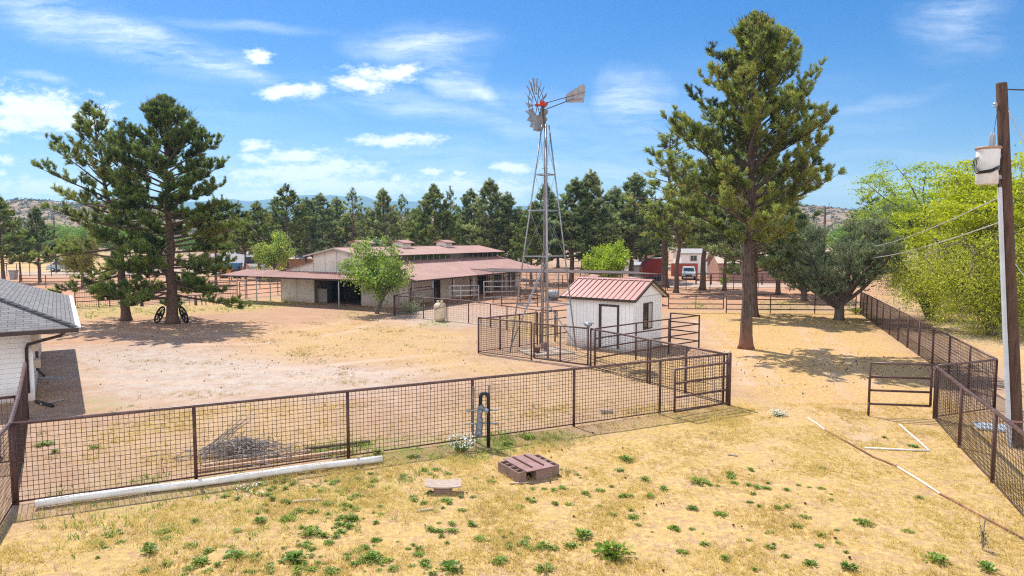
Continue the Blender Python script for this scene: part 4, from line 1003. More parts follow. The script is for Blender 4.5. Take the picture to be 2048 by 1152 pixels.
def make_pine(seed, H, prof, cb, nbr, tw=1.0, nn=10, nl=0.24, nw=0.02, lean=(0, 0), tr=0.28, gap=0.0, flat=0.0, up=(12, 62), dead=0.0, tdens=1.0, shoot=.42, nsh=4, topc=1.5, nsx=(3, 4, 4, 5), q0=.34):
    """prof: [(height fraction, crown radius)], cb: crown base height. Returns (trunk MB, crown soup, tints)"""
    rg = np.random.default_rng(seed); rr = random.Random(seed)
    mb = MB(); m = 12
    wob = [(rr.uniform(-.12, .12), rr.uniform(-.12, .12)) for _ in range(m + 1)]
    def axis(z):
        t = z / H; i = min(m - 1, int(t * m)); f = t * m - i
        wx = wob[i][0] * (1 - f) + wob[i + 1][0] * f; wy = wob[i][1] * (1 - f) + wob[i + 1][1] * f
        k = min(1, t * 3)
        return Vector((lean[0] * t ** 1.4 + wx * k, lean[1] * t ** 1.4 + wy * k, z))
    zs = [0.0, .25, .7] + [H * i / 12 for i in range(1, 13) if H * i / 12 > 1.0]
    rad = lambda z: max(.02, tr * (1 - (z / H) ** .85) + .015) * (1.35 if z < .01 else 1.12 if z < .3 else 1)
    mb.tube([axis(z) for z in zs], [rad(z) for z in zs], 9)
    hs = [p[0] for p in prof]; rs_ = [p[1] for p in prof]
    TP, TD, TT = [], [], []
    az = rr.uniform(0, 6)
    for i in range(nbr):
        t = (i + rr.random()) / nbr
        z = cb + (H - .3 - cb) * t ** .92
        # radius wanted where this branch ENDS
        az += 2.39996 + rr.uniform(-.5, .5)
        el = R(up[0] + (up[1] - up[0]) * t ** 1.3 + rr.uniform(-10, 10))
        Rr = 1.5; kr = rr.uniform(.62, 1.12)
        for _ in range(6):
            ztip = min(H, z + 1.15 * math.tan(max(el, .02)) * Rr)
            Rr = .5 * Rr + .5 * float(np.interp(ztip / H, hs, rs_)) * kr
        if rr.random() < gap: Rr *= .55
        Lb = max(.35, Rr / max(.45, math.cos(el)))
        Lb = min(Lb, 1.25 * Rr + .8)
        if math.sin(el) > .2: Lb = min(Lb, (H - z) / math.sin(el) * .95 + .15)
        isdead = (rr.random() < dead and t < .45) or t < dead * .25
        p = axis(z); d = Vector((math.cos(az) * math.cos(el), math.sin(az) * math.cos(el), math.sin(el)))
        pts = [p]; ns = 7; dirs = []
        for k in range(ns):
            q = k / ns
            d = (d + Vector((rr.uniform(-.10, .10), rr.uniform(-.10, .10), (.09 * (q - .15)) - flat * .05 + rr.uniform(-.05, .05)))).normalized()
            p = p + d * (Lb / ns); pts.append(p); dirs.append(d.copy())
        r0 = min(rad(z) * .55, .018 + Lb * .016)
        mb.tube(pts, [r0 * (1 - .85 * k / ns) + .004 for k in range(ns + 1)], 5, caps=False)
        ct = rr.gauss(.5, .16)
        nse = max(2, int((1.8 + Lb * 1.75) * tw))
        for s_ in range(nse):
            q = (q0 + (1 - q0) * (s_ + rr.random()) / nse) if s_ < nse - 1 else 1.0
            k = min(ns - 1, int(q * ns)); f = q * ns - k
            b = pts[k].lerp(pts[k + 1], f); bd = dirs[k]
            side = rot_about(bd.orthogonal().normalized(), bd, rr.uniform(0, 6.283)); side.z = side.z * .6 + .3
            td = (bd * rr.uniform(.5, 1.1) + side * rr.uniform(.4, 1.2)).normalized()
            if q >= 1.0: td = bd
            tl = rr.uniform(.45, 1.15) * (.75 + .07 * Lb) * (1.1 - .45 * q)
            tp = b + td * tl * .6; td2 = (td + Vector((0, 0, .5))).normalized(); te = tp + td2 * tl * .45
            if te.z > H: te.z = H - rr.random() * .2; tp.z = min(tp.z, te.z)
            mb.tube([b, tp, te], [.012, .009, .003], 3, caps=False)
            if isdead or rr.random() > tdens: continue
            tc = ct + rr.gauss(0, .19)
            for e_ in range(rr.choice(nsx)):
                u_ = rr.uniform(.3, 1.0)
                p0 = b.lerp(tp, u_ / .6) if u_ < .6 else tp.lerp(te, (u_ - .6) / .4)
                sv = (td2 * .8 + Vector((rr.gauss(0, .55), rr.gauss(0, .55), .45 + rr.gauss(0, .35)))).normalized(); sl = shoot * rr.uniform(.6, 1.25)
                for w_ in range(nsh):
                    fr = (w_ + .6) / nsh
                    pp = p0 + sv * sl * fr
                    if pp.z > H + .15 + rr.uniform(-.25, .1) - topc * math.hypot(pp.x - lean[0], pp.y - lean[1]): continue
                    TP.append(pp); TD.append(sv); TT.append(tc + (fr - .5) * .34 + (u_ - .65) * .2)
    # leader tip
    for k in range(8):
        z = H - .12 * k; TP.append(axis(z)); TD.append(Vector((rr.uniform(-.4, .4), rr.uniform(-.4, .4), 1)).normalized()); TT.append(.6)
    V, T = needles(np.array(TP), np.array(TD), nl, nw, nn, rg, .72, np.array(TT))
    return mb, V, T

M_NEEDLE = leaf_mat('pine_needles', (0.07, 0.10, 0.028), (0.35, 0.43, 0.09), 0.48, (0.30, 0.26, 0.07))
M_NEEDLE2 = leaf_mat('bluish_pine_needles', (0.085, 0.115, 0.05), (0.36, 0.43, 0.16), 0.5)
M_JUN = leaf_mat('juniper_scale_leaves', (0.095, 0.13, 0.07), (0.34, 0.40, 0.20), 0.42)
M_GREEN = leaf_mat('fresh_green_leaves', (0.12, 0.19, 0.02), (0.48, 0.62, 0.10), 0.52)
M_LIME = leaf_mat('lime_leaves', (0.18, 0.27, 0.018), (0.58, 0.70, 0.045), 0.54)
M_YELL = leaf_mat('yellow_green_leaflets', (0.30, 0.34, 0.010), (0.80, 0.80, 0.025), 0.55)
M_FEATH = leaf_mat('feathery_olive_leaves', (0.25, 0.30, 0.02), (0.68, 0.72, 0.06), 0.54)
M_OLIVE = leaf_mat('olive_leaves', (0.10, 0.11, 0.02), (0.30, 0.28, 0.06), 0.4)
M_GRASSG = leaf_mat('meadow_tree_green', (0.10, 0.19, 0.02), (0.26, 0.40, 0.06), 0.4)

def pine_thing(name, label, base, data, group=None, bark=None, nmat=None, cat='tree'):
    mb, V, T = data
    t = thing(name, label, cat, base, group)
    o = Vector(base)
    mb2 = MB(); mb2.v = [(p[0] + o.x, p[1] + o.y, p[2] + o.z) for p in mb.v]; mb2.f = mb.f
    mb2.build('trunk', bark or M_BARK, t, True)
    tri_mesh('crown', V, nmat or M_NEEDLE, t, T)
    return t

# the big pine on the right lawn
bigp = make_pine(3, 16.7, [(0, 1.4), (.28, 2.4), (.36, 3.1), (.46, 4.0), (.58, 4.4), (.68, 4.2), (.78, 3.5), (.88, 2.5), (.95, 1.6), (1.0, .7)], 4.3, 110, 1.9, 12, .18, .016, (0.0, 0), .32, .2, up=(18, 62), dead=.16, q0=.24, shoot=.32, topc=.75, nsx=(4, 5, 5, 6))
b = G(1492, 697)
pine_thing('pine_tree', 'tallest pine on the straw lawn with thick reddish trunk and wide open crown', b, bigp, None, M_REDBARK, M_NEEDLE)
p2 = make_pine(5, 14.8, [(0, 3.0), (.12, 4.3), (.3, 4.3), (.5, 4.3), (.7, 3.9), (.85, 2.9), (.95, 1.8), (1, .8)], 1.5, 112, 2.15, 12, .19, .017, (-.05, 0), .38, .12, up=(-8, 64), flat=.1, shoot=.34, topc=.7, nsx=(4, 5, 5, 6))
pine_thing('pine_tree', 'dense green pine with two wagon wheels leaning on its trunk', G(345, 647), p2, None, M_BARK, M_NEEDLE)
p1 = make_pine(8, 14.9, [(0, 2.2), (.15, 3.6), (.3, 4.0), (.5, 4.6), (.7, 4.4), (.85, 2.7), (.95, 1.5), (1, .5)], 1.9, 66, 1.6, 11, .19, .016, (-2.2, .6), .31, .4, up=(-4, 60), flat=.1, tdens=.9, shoot=.34, topc=.9, nsx=(4, 5, 5, 6))
pine_thing('pine_tree', 'thin open pine leaning left, beside the pine with the wagon wheels', G(253, 641), p1, None, M_BARK, M_NEEDLE)

# background pine variants, built once and copied
VAR = {
    'broad': make_pine(21, 13.0, [(0, 1.6), (.2, 3.2), (.4, 3.5), (.6, 3.0), (.8, 1.9), (.93, .9), (1, .25)], 2.6, 84, 1.15, 8, .25, .029, (.2, 0), .24, .1, up=(5, 60)),
    'slim': make_pine(22, 13.0, [(0, 1.2), (.2, 2.3), (.4, 2.4), (.6, 1.9), (.8, 1.3), (.93, .7), (1, .25)], 2.3, 80, 1.15, 8, .25, .029, (-.2, 0), .2, .15, up=(10, 64)),
    'tall': make_pine(23, 13.0, [(0, 1.3), (.18, 2.8), (.4, 2.8), (.6, 2.6), (.78, 1.6), (.88, 1.0), (.95, .5), (1, .2)], 2.7, 80, 1.15, 8, .25, .029, (.1, 0), .22, .3, up=(8, 58)),
    'sparse': make_pine(24, 13.0, [(0, 1.0), (.2, 2.3), (.4, 2.7), (.6, 2.2), (.8, 1.5), (.93, .9), (1, .4)], 3.8, 54, .9, 7, .23, .025, (.3, 0), .2, .3, up=(5, 55), dead=.35, tdens=.65),
}
VAR['high'] = make_pine(27, 13.0, [(0, .6), (.28, 2.0), (.42, 3.2), (.6, 3.0), (.8, 1.9), (.93, .9), (1, .25)], 4.7, 66, 1.2, 8, .25, .029, (.25, 0), .24, .15, up=(10, 60))
PROTO = {}
def bg_pine(px, ytop, D, kind, label, wf=1.0, group='pines in the windbreak rows behind the barn', nm=None):
    X = (px - 1024) / FPX * (D * CP + CAMZ * SP); H = top_z(ytop, D)
    key = kind
    if key not in PROTO:
        t = pine_thing('pine_tree', label, (0, 0, 0), VAR[kind], group, M_BARK, M_NEEDLE2 if kind in ('slim', 'tall') else M_NEEDLE); PROTO[key] = t
    else:
        t = copy_tree(PROTO[key])
    tag(t, label, 'tree', group)
    s = H / 13.0; t.location = (X, D, 0); t.scale = (s * wf * 1.28, s * wf * 1.28, s); t.rotation_euler = (rnd.uniform(-.035, .035), rnd.uniform(-.035, .035), rnd.uniform(0, 6.28))
    return t
BG = [
    (8, 388, 84, 'broad', 'broad pine cut by the left frame edge above the shingle roof', .9),
    (42, 432, 92, 'sparse', 'thin half bare pine between the two pines at the far left', .8),
    (80, 412, 88, 'tall', 'slim pine just left of the far utility pole and parked van', .85),
    (432, 412, 84, 'high', 'pine half hidden behind the wagon wheel pine, left of the white motorhome', .75),
    (491, 436, 96, 'high', 'slim dark pine standing in front of the white motorhome window', .8),
    (519, 402, 97, 'high', 'wide round topped pine at the right end of the white motorhome', 1.05),
    (575, 367, 104, 'high', 'tall two tiered pine rising over the left barn porch', 1.0),
    (612, 394, 112, 'slim', 'narrow pine above the left slope of the barn roof', 1.0),
    (645, 386, 118, 'slim', 'narrow pine right behind the barn gable peak', 1.1),
    (678, 393, 124, 'slim', 'pine with double tip in front of the blue mountain peak', 1.0),
    (706, 375, 112, 'sparse', 'thin grey topped pine standing out against the mountain above the leafy barn tree', .9),
    (742, 414, 120, 'slim', 'small pine tip left of the first visible barn cupola', .9),
    (770, 377, 110, 'tall', 'pointed pine between the leafy barn tree and the left cupola', .9),
    (806, 388, 116, 'sparse', 'airy pine just left of the left barn cupola', .85),
    (842, 412, 122, 'broad', 'short bushy pine behind the left barn cupola', .9),
    (873, 368, 98, 'broad', 'dense wide pine between the two barn cupolas', .95),
    (906, 372, 108, 'sparse', 'wispy topped pine left of the right barn cupola', .6),
    (945, 377, 102, 'slim', 'slim dark pine right of the right barn cupola', 1.05),
    (985, 356, 97, 'tall', 'tallest dark pine behind the far end of the barn roof', 1.0),
    (1018, 384, 96, 'slim', 'narrow pine at the far right corner of the barn roof', 1.1),
    (1062, 405, 84, 'broad', 'short olive pine just left of the windmill tower', .8),
    (1092, 366, 88, 'broad', 'olive green pine seen through the windmill tower', .85),
    (1142, 356, 84, 'tall', 'tall pine just right of the windmill tower', 1.15),
    (1186, 340, 84, 'tall', 'big dark pine behind the white shed roof ridge', .95),
    (1226, 372, 94, 'slim', 'grey green pine behind the lime green bush', 1.2),
    (1262, 347, 90, 'tall', 'pine right of the lime green bush', 1.1),
    (1292, 398, 96, 'broad', 'shorter pine left of the red trailer', .8),
    (1329, 246, 79, 'sparse', 'tall sparse pine with long bare limbs in front of the red trailer', 1.15),
    (1352, 330, 71, 'high', 'dark pine with red trunk at the right end of the shed roof', .85),
    (1405, 322, 75, 'high', 'pine with straight bare trunk right of the parked silver car', 1.0),
    (1449, 372, 74, 'high', 'pine in front of the pink house wall, left of the tallest pine', .8),
    (1508, 245, 49, 'tall', 'second pine hidden close behind the tallest red trunked pine', 1.0),
    (1556, 372, 69, 'broad', 'dark leaning pine behind the far rail fence, right of the tallest pine', .95),
    (1735, 383, 95, 'sparse', 'grey sparse conifer left of the big locust trees', 1.35),
]
for a in BG: bg_pine(*a)
# a second, farther and lower row closes most of the gaps of the windbreak
B2 = [(462, 436, 'slim', 'behind the left end of the motorhome'), (548, 424, 'broad', 'behind the small bright green tree'), (592, 426, 'slim', 'between the two tiered pine and the narrow pine right of it'), (628, 424, 'broad', 'low behind the left slope of the barn roof'), (661, 420, 'tall', 'low behind the barn gable peak'), (692, 430, 'broad', 'low below the blue mountain peak'), (724, 424, 'tall', 'right of the grey topped pine'),
      (757, 426, 'broad', 'low behind the leafy barn tree'), (790, 420, 'slim', 'in the gap left of the airy pine'), (824, 418, 'broad', 'in the gap above the left barn cupola'), (856, 424, 'tall', 'just right of the left barn cupola'), (890, 416, 'broad', 'low between the two visible cupolas'), (926, 420, 'broad', 'directly behind the right barn cupola'), (964, 414, 'tall', 'between the two dark pines at the barn end'),
      (1003, 418, 'broad', 'low between the tallest dark pine and the roof corner pine'), (1042, 420, 'tall', 'in the gap left of the windmill tower'), (1116, 400, 'broad', 'in the gap right of the windmill tower'), (1164, 404, 'tall', 'behind the two pines right of the windmill'), (1208, 400, 'broad', 'low left of the grey green pine'), (1245, 404, 'slim', 'between the grey green pine and its right neighbour'), (1278, 412, 'broad', 'low behind the grey shed'), (1312, 402, 'tall', 'behind the tall sparse pine'),
      (1372, 404, 'broad', 'above the parked silver car'), (1428, 410, 'tall', 'behind the left end of the pink house'), (1478, 408, 'broad', 'behind the pink house, left of the tallest trunk'), (1534, 406, 'tall', 'behind the right end of the pink house'), (1592, 414, 'broad', 'behind the cypress, right of the leaning dark pine')]
for k_, (px, yt, kd, w) in enumerate(B2): bg_pine(px, yt, 124 + (k_ * 7) % 17, kd, 'farther low pine ' + w, 1.0)

# broadleaf trees -------------------------------------------------------------
def make_broadleaf(seed, H, Rc, zc, tr, nl=3, leaf=.11, per=26, cl=.42, flat=1.0, droop=0.0, nlimb=7, sub=5, trunk_h=None, fork=1, fill=1.0, aspect=1.7):
    """limbs reach points spread through an uneven crown ellipsoid (radius Rc, centre zc); leaf quads cluster round the twig ends"""
    rg = np.random.default_rng(seed); rr = random.Random(seed); mb = MB()
    th = trunk_h or zc * .45
    hz = H - zc
    stems = []
    for k in range(fork):
        a = rr.uniform(0, 6.28) + 6.28 * k / fork; o = 0.0 if fork == 1 else .9
        top = Vector((math.cos(a) * o * th * .5 + rr.uniform(-.1, .1), math.sin(a) * o * th * .5, th))
        mb.tube([(0, 0, 0), (0, 0, .15), top * .5 + Vector((0, 0, .05)), top], [tr * 1.3, tr * 1.05, tr * .9, tr * .72], 9); stems.append(top)
    CP_, CD = [], []
    for i in range(nlimb):
        s = stems[i % fork]
        a = 6.283 * (i / nlimb) + rr.uniform(-.35, .35); e = math.asin(max(-.3, min(.98, rr.uniform(-.15, 1.0))))
        q = rr.uniform(.8, 1.05)
        tip = Vector((math.cos(a) * math.cos(e) * Rc * q, math.sin(a) * math.cos(e) * Rc * q, zc + math.sin(e) * hz * q))
        mid = s.lerp(tip, .45) + Vector((rr.uniform(-.2, .2), rr.uniform(-.2, .2), hz * .12))
        pts = [s, s.lerp(mid, .5) + Vector((rr.uniform(-.1, .1), rr.uniform(-.1, .1), .05)), mid, mid.lerp(tip, .5) + Vector((rr.uniform(-.2, .2), rr.uniform(-.2, .2), rr.uniform(-.1, .2))), tip]
        r0 = tr * .5
        mb.tube(pts, [r0, r0 * .75, r0 * .5, r0 * .3, .012], 6, caps=False)
        for j in range(int(sub * 3)):
            qq = rr.uniform(.3, 1.0); k = min(3, int(qq * 4)); bpt = pts[k].lerp(pts[k + 1], qq * 4 - k)
            # twig end: pushed to a random spot of the shell near this limb
            v = Vector((rr.gauss(0, 1), rr.gauss(0, 1), rr.gauss(0, .7))).normalized()
            ln = Rc * rr.uniform(.16, .46)
            te = bpt + v * ln
            rel = Vector((te.x / Rc, te.y / Rc, (te.z - zc) / (hz if te.z > zc else hz * .85)))
            if rel.length > 1.08: te = Vector((0, 0, zc)) + Vector((rel.x * Rc, rel.y * Rc, rel.z * hz)) / rel.length * rr.uniform(.92, 1.08)
            te.z -= droop * rr.random() * Rc
            m_ = bpt.lerp(te, .55) + Vector((0, 0, .08 * ln))
            mb.tube([bpt, m_, te], [.022, .014, .005], 4, caps=False)
            for f in (.5, .72, .9, 1.0):
                if rr.random() < .9 * fill: CP_.append(m_.lerp(te, (f - .5) * 2) if f >= .5 else m_); CD.append(rr.gauss(.5, .14))
    C = np.array(CP_); n = len(C)
    P = np.repeat(C, per, 0); m = len(P)
    off = rg.normal(size=(m, 3)) * (cl, cl, cl / flat) * .55
    if droop: off[:, 2] -= np.abs(rg.normal(size=m)) * droop * cl
    P = P + off
    nrm = rg.normal(size=(m, 3)) * (1, 1, .6 + .8 * (flat > 1.2)) + (0, 0, .9 if flat > 1.2 else .45); nrm /= np.linalg.norm(nrm, axis=1, keepdims=True)
    u = np.cross(nrm, rg.normal(size=(m, 3))); u /= np.linalg.norm(u, axis=1, keepdims=True) + 1e-9
    w = np.cross(nrm, u)
    l = leaf * rg.uniform(.65, 1.3, (m, 1)); ww = l / aspect
    V = np.stack([P - u * l * .5, P + w * ww * .5, P + u * l * .5, P - w * ww * .5], 1).reshape(-1, 3)
    T = np.repeat(np.array(CD), per) + rg.normal(0, .12, m)
    return mb, V, np.clip(T, 0, 1)

def leafy_thing(name, label, base, data, lm, bark=None, group=None):
    mb, V, T = data; t = thing(name, label, 'tree', base, group); o = Vector(base)
    q = MB(); q.v = [(p[0] + o.x, p[1] + o.y, p[2] + o.z) for p in mb.v]; q.f = mb.f
    q.build('trunk', bark or M_BARKG, t, True)
    tri_mesh('crown', V, lm, t, T, nper=4)
    return t
leafy_thing('leafy_tree', 'light green leafy tree with forked trunk in front of the barn porch corner', G(754, 627), make_broadleaf(31, 5.9, 2.8, 3.4, .15, leaf=.20, per=13, cl=.40, nlimb=11, sub=5, trunk_h=1.1, fork=2, fill=.85), M_GREEN)
leafy_thing('leafy_tree', 'small bright green tree between the motorhome and the barn', G(549, 560), make_broadleaf(32, 7.0, 2.6, 3.9, .15, leaf=.22, per=18, cl=.5, nlimb=10, sub=5), M_GREEN)
leafy_thing('leafy_tree', 'lime green bush like tree behind the white shed roof', ((1217 - 1024) / FPX * 76, 76, 0), make_broadleaf(33, 5.2, 2.5, 2.9, .16, leaf=.23, per=20, cl=.5, nlimb=12, sub=6, trunk_h=.8, fork=2), M_LIME)
leafy_thing('olive_tree', 'small yellowish olive tree in the left paddock beside the thin pine', G(166, 575), make_broadleaf(34, 5.6, 2.3, 3.6, .2, leaf=.16, per=24, cl=.5, nlimb=9, sub=5, trunk_h=1.5), M_OLIVE)
leafy_thing('leafy_tree', 'lime green foliage entering from the left frame edge above the road', (-66.5, 84, 0), make_broadleaf(35, 6.0, 2.6, 3.8, .15, leaf=.22, per=16, cl=.5, nlimb=8, sub=5), M_LIME)
leafy_thing('leafy_tree', 'dark green bushes behind the barn gable ridge', (-20.5, 98, 0), make_broadleaf(36, 5.4, 3.4, 3.2, .18, leaf=.26, per=20, cl=.55, nlimb=11, sub=6), M_JUN)
# locusts and mesquite beyond the right fence
leafy_thing('locust_tree', 'yellow green locust tree with layered branches behind the power pole', (32.6, 43.5, 0), make_broadleaf(41, 11.6, 6.6, 6.6, .32, leaf=.22, per=42, cl=.85, flat=5.0, nlimb=20, sub=6, trunk_h=2.5, fork=2, aspect=2.2), M_YELL)
leafy_thing('locust_tree', 'taller greener locust tree with bare limbs showing, left of the power pole', (34.0, 56.0, 0), make_broadleaf(42, 13.0, 5.6, 8.0, .32, leaf=.21, per=32, cl=.8, flat=4.4, nlimb=13, sub=4, trunk_h=4.5, fork=2, aspect=2.2), M_LIME)
leafy_thing('locust_tree', 'yellow locust tree crown cut by the right frame edge', (38.5, 38.0, 0), make_broadleaf(45, 11.2, 5.5, 6.6, .3, leaf=.22, per=40, cl=.85, flat=5.0, nlimb=14, sub=5, trunk_h=3.0, fork=2, aspect=2.2), M_YELL)
leafy_thing('mesquite_tree', 'feathery olive mesquite drooping over the right hand fence', (28.0, 39.5, 0), make_broadleaf(43, 6.6, 4.9, 4.0, .24, leaf=.15, per=34, cl=.6, flat=1.0, droop=.4, nlimb=22, sub=6, trunk_h=1.2, fork=3, aspect=3.2), M_FEATH)
leafy_thing('mesquite_tree', 'feathery mesquite with bare grey limbs nearest the juniper', (29.2, 47.5, 0), make_broadleaf(44, 7.0, 4.4, 4.0, .22, leaf=.15, per=30, cl=.6, droop=.35, nlimb=14, sub=5, trunk_h=1.2, fork=3, aspect=3.2), M_FEATH)
leafy_thing('leafy_tree', 'dark green round tree between the grey conifer and the locusts', (46, 82, 0), make_broadleaf(46, 10.5, 4.5, 6.0, .25, leaf=.28, per=22, cl=.7, nlimb=14, sub=6), M_GREEN)

# juniper: several stems, cone shaped tufts
def make_juniper(seed, H, Rc, tr, nst=6, zb=1.5):
    rg = np.random.default_rng(seed); rr = random.Random(seed); mb = MB()
    mb.tube([(0, 0, 0), (0, 0, .2), (0, 0, .9), (0.05, 0, 1.5)], [tr * 1.25, tr, tr * .85, tr * .8], 9)
    TP, TD, TT = [], [], []
    for i in range(nst):
        a = 6.283 * i / nst + rr.uniform(-.3, .3); e = R(rr.uniform(28, 75)); L_ = Rc / max(.42, math.cos(e)) * rr.uniform(.75, 1.0); L_ = min(L_, (H - 1) / max(.3, math.sin(e)) * 1.0)
        p = Vector((0, 0, rr.uniform(.7, 1.4))); d = Vector((math.cos(a) * math.cos(e), math.sin(a) * math.cos(e), math.sin(e))); pts = [p]
        for k in range(6):
            d = (d + Vector((rr.uniform(-.12, .12), rr.uniform(-.12, .12), rr.uniform(-.06, .09)))).normalized(); p = p + d * L_ / 6; pts.append(p)
        mb.tube(pts, [tr * .5 * (1 - k / 7) for k in range(7)], 6, caps=False)
        for j in range(16):
            q = rr.uniform(.38, 1.0); k = min(5, int(q * 6)); bpt = pts[k].lerp(pts[k + 1], q * 6 - k)
            v = Vector((rr.gauss(0, 1), rr.gauss(0, 1), rr.gauss(.15, .7))).normalized(); te = bpt + v * rr.uniform(.4, 1.25)
            if te.z < zb: te.z = zb + rr.random() * .5
            mb.tube([bpt, te], [.02, .006], 4, caps=False)
            cl = rr.gauss(.5, .17)
            for s in range(9):
                dd = (v * .6 + Vector((rr.gauss(0, .6), rr.gauss(0, .6), .75))).normalized(); c = bpt.lerp(te, rr.uniform(.4, 1.05)) + Vector((rr.gauss(0, .17), rr.gauss(0, .17), rr.gauss(0, .12)))
                for f in (0, .14, .28): TP.append(c + dd * f); TD.append(dd); TT.append(cl + f * .6 - .08)
    V, T = needles(np.array(TP), np.array(TD), .17, .022, 8, rg, .75, np.array(TT)); return mb, V, T
pine_thing('juniper_tree', 'low spreading blue green juniper at the corner of the right hand fence', G(1678, 640), make_juniper(51, 6.8, 4.6, .34, 20, 1.9), None, M_BARKG, M_JUN)
pine_thing('cypress_tree', 'grey green cypress behind the juniper, in front of the wooden far pole', (26.6, 62, 0), make_juniper(52, 10.2, 3.0, .3, 20, 2.0), None, M_BARKG, M_JUN)

# far bright trees along the wash
proto = None
fx = [(30, 452, 190), (110, 440, 215), (150, 447, 200), (190, 438, 230), (225, 445, 210), (262, 452, 220), (70, 470, 180), (300, 462, 205), (380, 466, 200), (455, 452, 190), (480, 462, 215), (600, 470, 180), (690, 466, 190), (760, 462, 200), (905, 470, 180), (1005, 466, 190), (1075, 470, 200), (1300, 470, 180), (1385, 476, 170), (1425, 470, 180), (1465, 474, 190), (1585, 455, 160), (1690, 440, 150), (1770, 436, 170)]
FL = ['at the far left edge', 'left of the far utility pole', 'right behind the far utility pole', 'behind the thin leaning pine', 'just left of the leaning pine trunk', 'seen between the two left pines', 'behind the half bare pine', 'seen through the wagon wheel pine', 'right of the wagon wheel pine', 'above the white motorhome', 'right of the motorhome roof', 'behind the barn porch pines', 'behind the leafy barn tree', 'behind the left cupola', 'between the cupolas', 'behind the right barn end', 'behind the windmill tower', 'behind the red trailer', 'above the parked silver car', 'left of the pink house roof', 'above the pink house roof', 'behind the leaning dark pine', 'behind the juniper', 'behind the grey conifer']
for (px, yt, D), w in zip(fx, FL):
    if proto is None:
        proto = leafy_thing('cottonwood_tree', 'x', (0, 0, 0), make_broadleaf(61, 10, 5.2, 5.2, .25, leaf=.42, per=12, cl=.85, nlimb=13, sub=5), M_GRASSG); t = proto
    else: t = copy_tree(proto)
    tag(t, 'distant bright green cottonwood ' + w, 'tree', 'distant cottonwoods along the wash')
    Ht = top_z(yt, D); t.location = ((px - 1024) / FPX * (D + .3), D, 0); t.scale = (Ht / 10 * 1.15, Ht / 10 * 1.15, Ht / 10); t.rotation_euler = (0, 0, rnd.uniform(0, 6))

# scrub on the hillsides: one uncountable cover
def hill_scrub():
    rg = np.random.default_rng(77); rows, n, _ = HV.shape; N_ = 9000
    r = rg.integers(3, rows - 6, N_); k = rg.integers(0, n - 1, N_); f = rg.random((N_, 1)); g = rg.random((N_, 1))
    P = (HV[r, k] * (1 - f) + HV[r, k + 1] * f) * (1 - g) + (HV[r + 1, k] * (1 - f) + HV[r + 1, k + 1] * f) * g
    s = rg.uniform(1.0, 3.2, (N_, 1)) * rg.uniform(.6, 1.2, (N_, 1)); m = 16
    C = np.repeat(P, m, 0); S = np.repeat(s, m, 0); o = rg.normal(size=(N_ * m, 3)) * (.42, .42, .36) * S; o[:, 2] = np.abs(o[:, 2]) ; c = C + o
    u = rg.normal(size=(N_ * m, 3)); u /= np.linalg.norm(u, axis=1, keepdims=True); w = np.cross(u, rg.normal(size=u.shape)); w /= np.linalg.norm(w, axis=1, keepdims=True)
    V = np.stack([c - u * S * .36, c + w * S * .36, c + u * S * .36], 1).reshape(-1, 3)
    o = tri_mesh('hill_scrub', V, leaf_mat('scrub_leaves', (0.035, 0.05, 0.025), (0.10, 0.115, 0.055), .2), None, np.repeat(rg.random(N_), m), kind='stuff')
    return o
hill_scrub()
# ------------------------------------------------------------------ windmill
def text_mesh(name, txt, size, M, mat_, parent, ext=0.004):
    cu = bpy.data.curves.new(name, 'FONT'); cu.body = txt; cu.size = size; cu.align_x = 'CENTER'; cu.align_y = 'CENTER'; cu.extrude = ext
    o = bpy.data.objects.new(name, cu); COL.objects.link(o); bpy.context.view_layer.update()
    me = bpy.data.meshes.new_from_object(o.evaluated_get(bpy.context.evaluated_depsgraph_get())); bpy.data.objects.remove(o)
    me.transform(M); me.transform(Matrix.Translation(-wloc(parent))); me.materials.clear(); me.materials.append(mat_); me.name = name
    return link(name, me, parent)

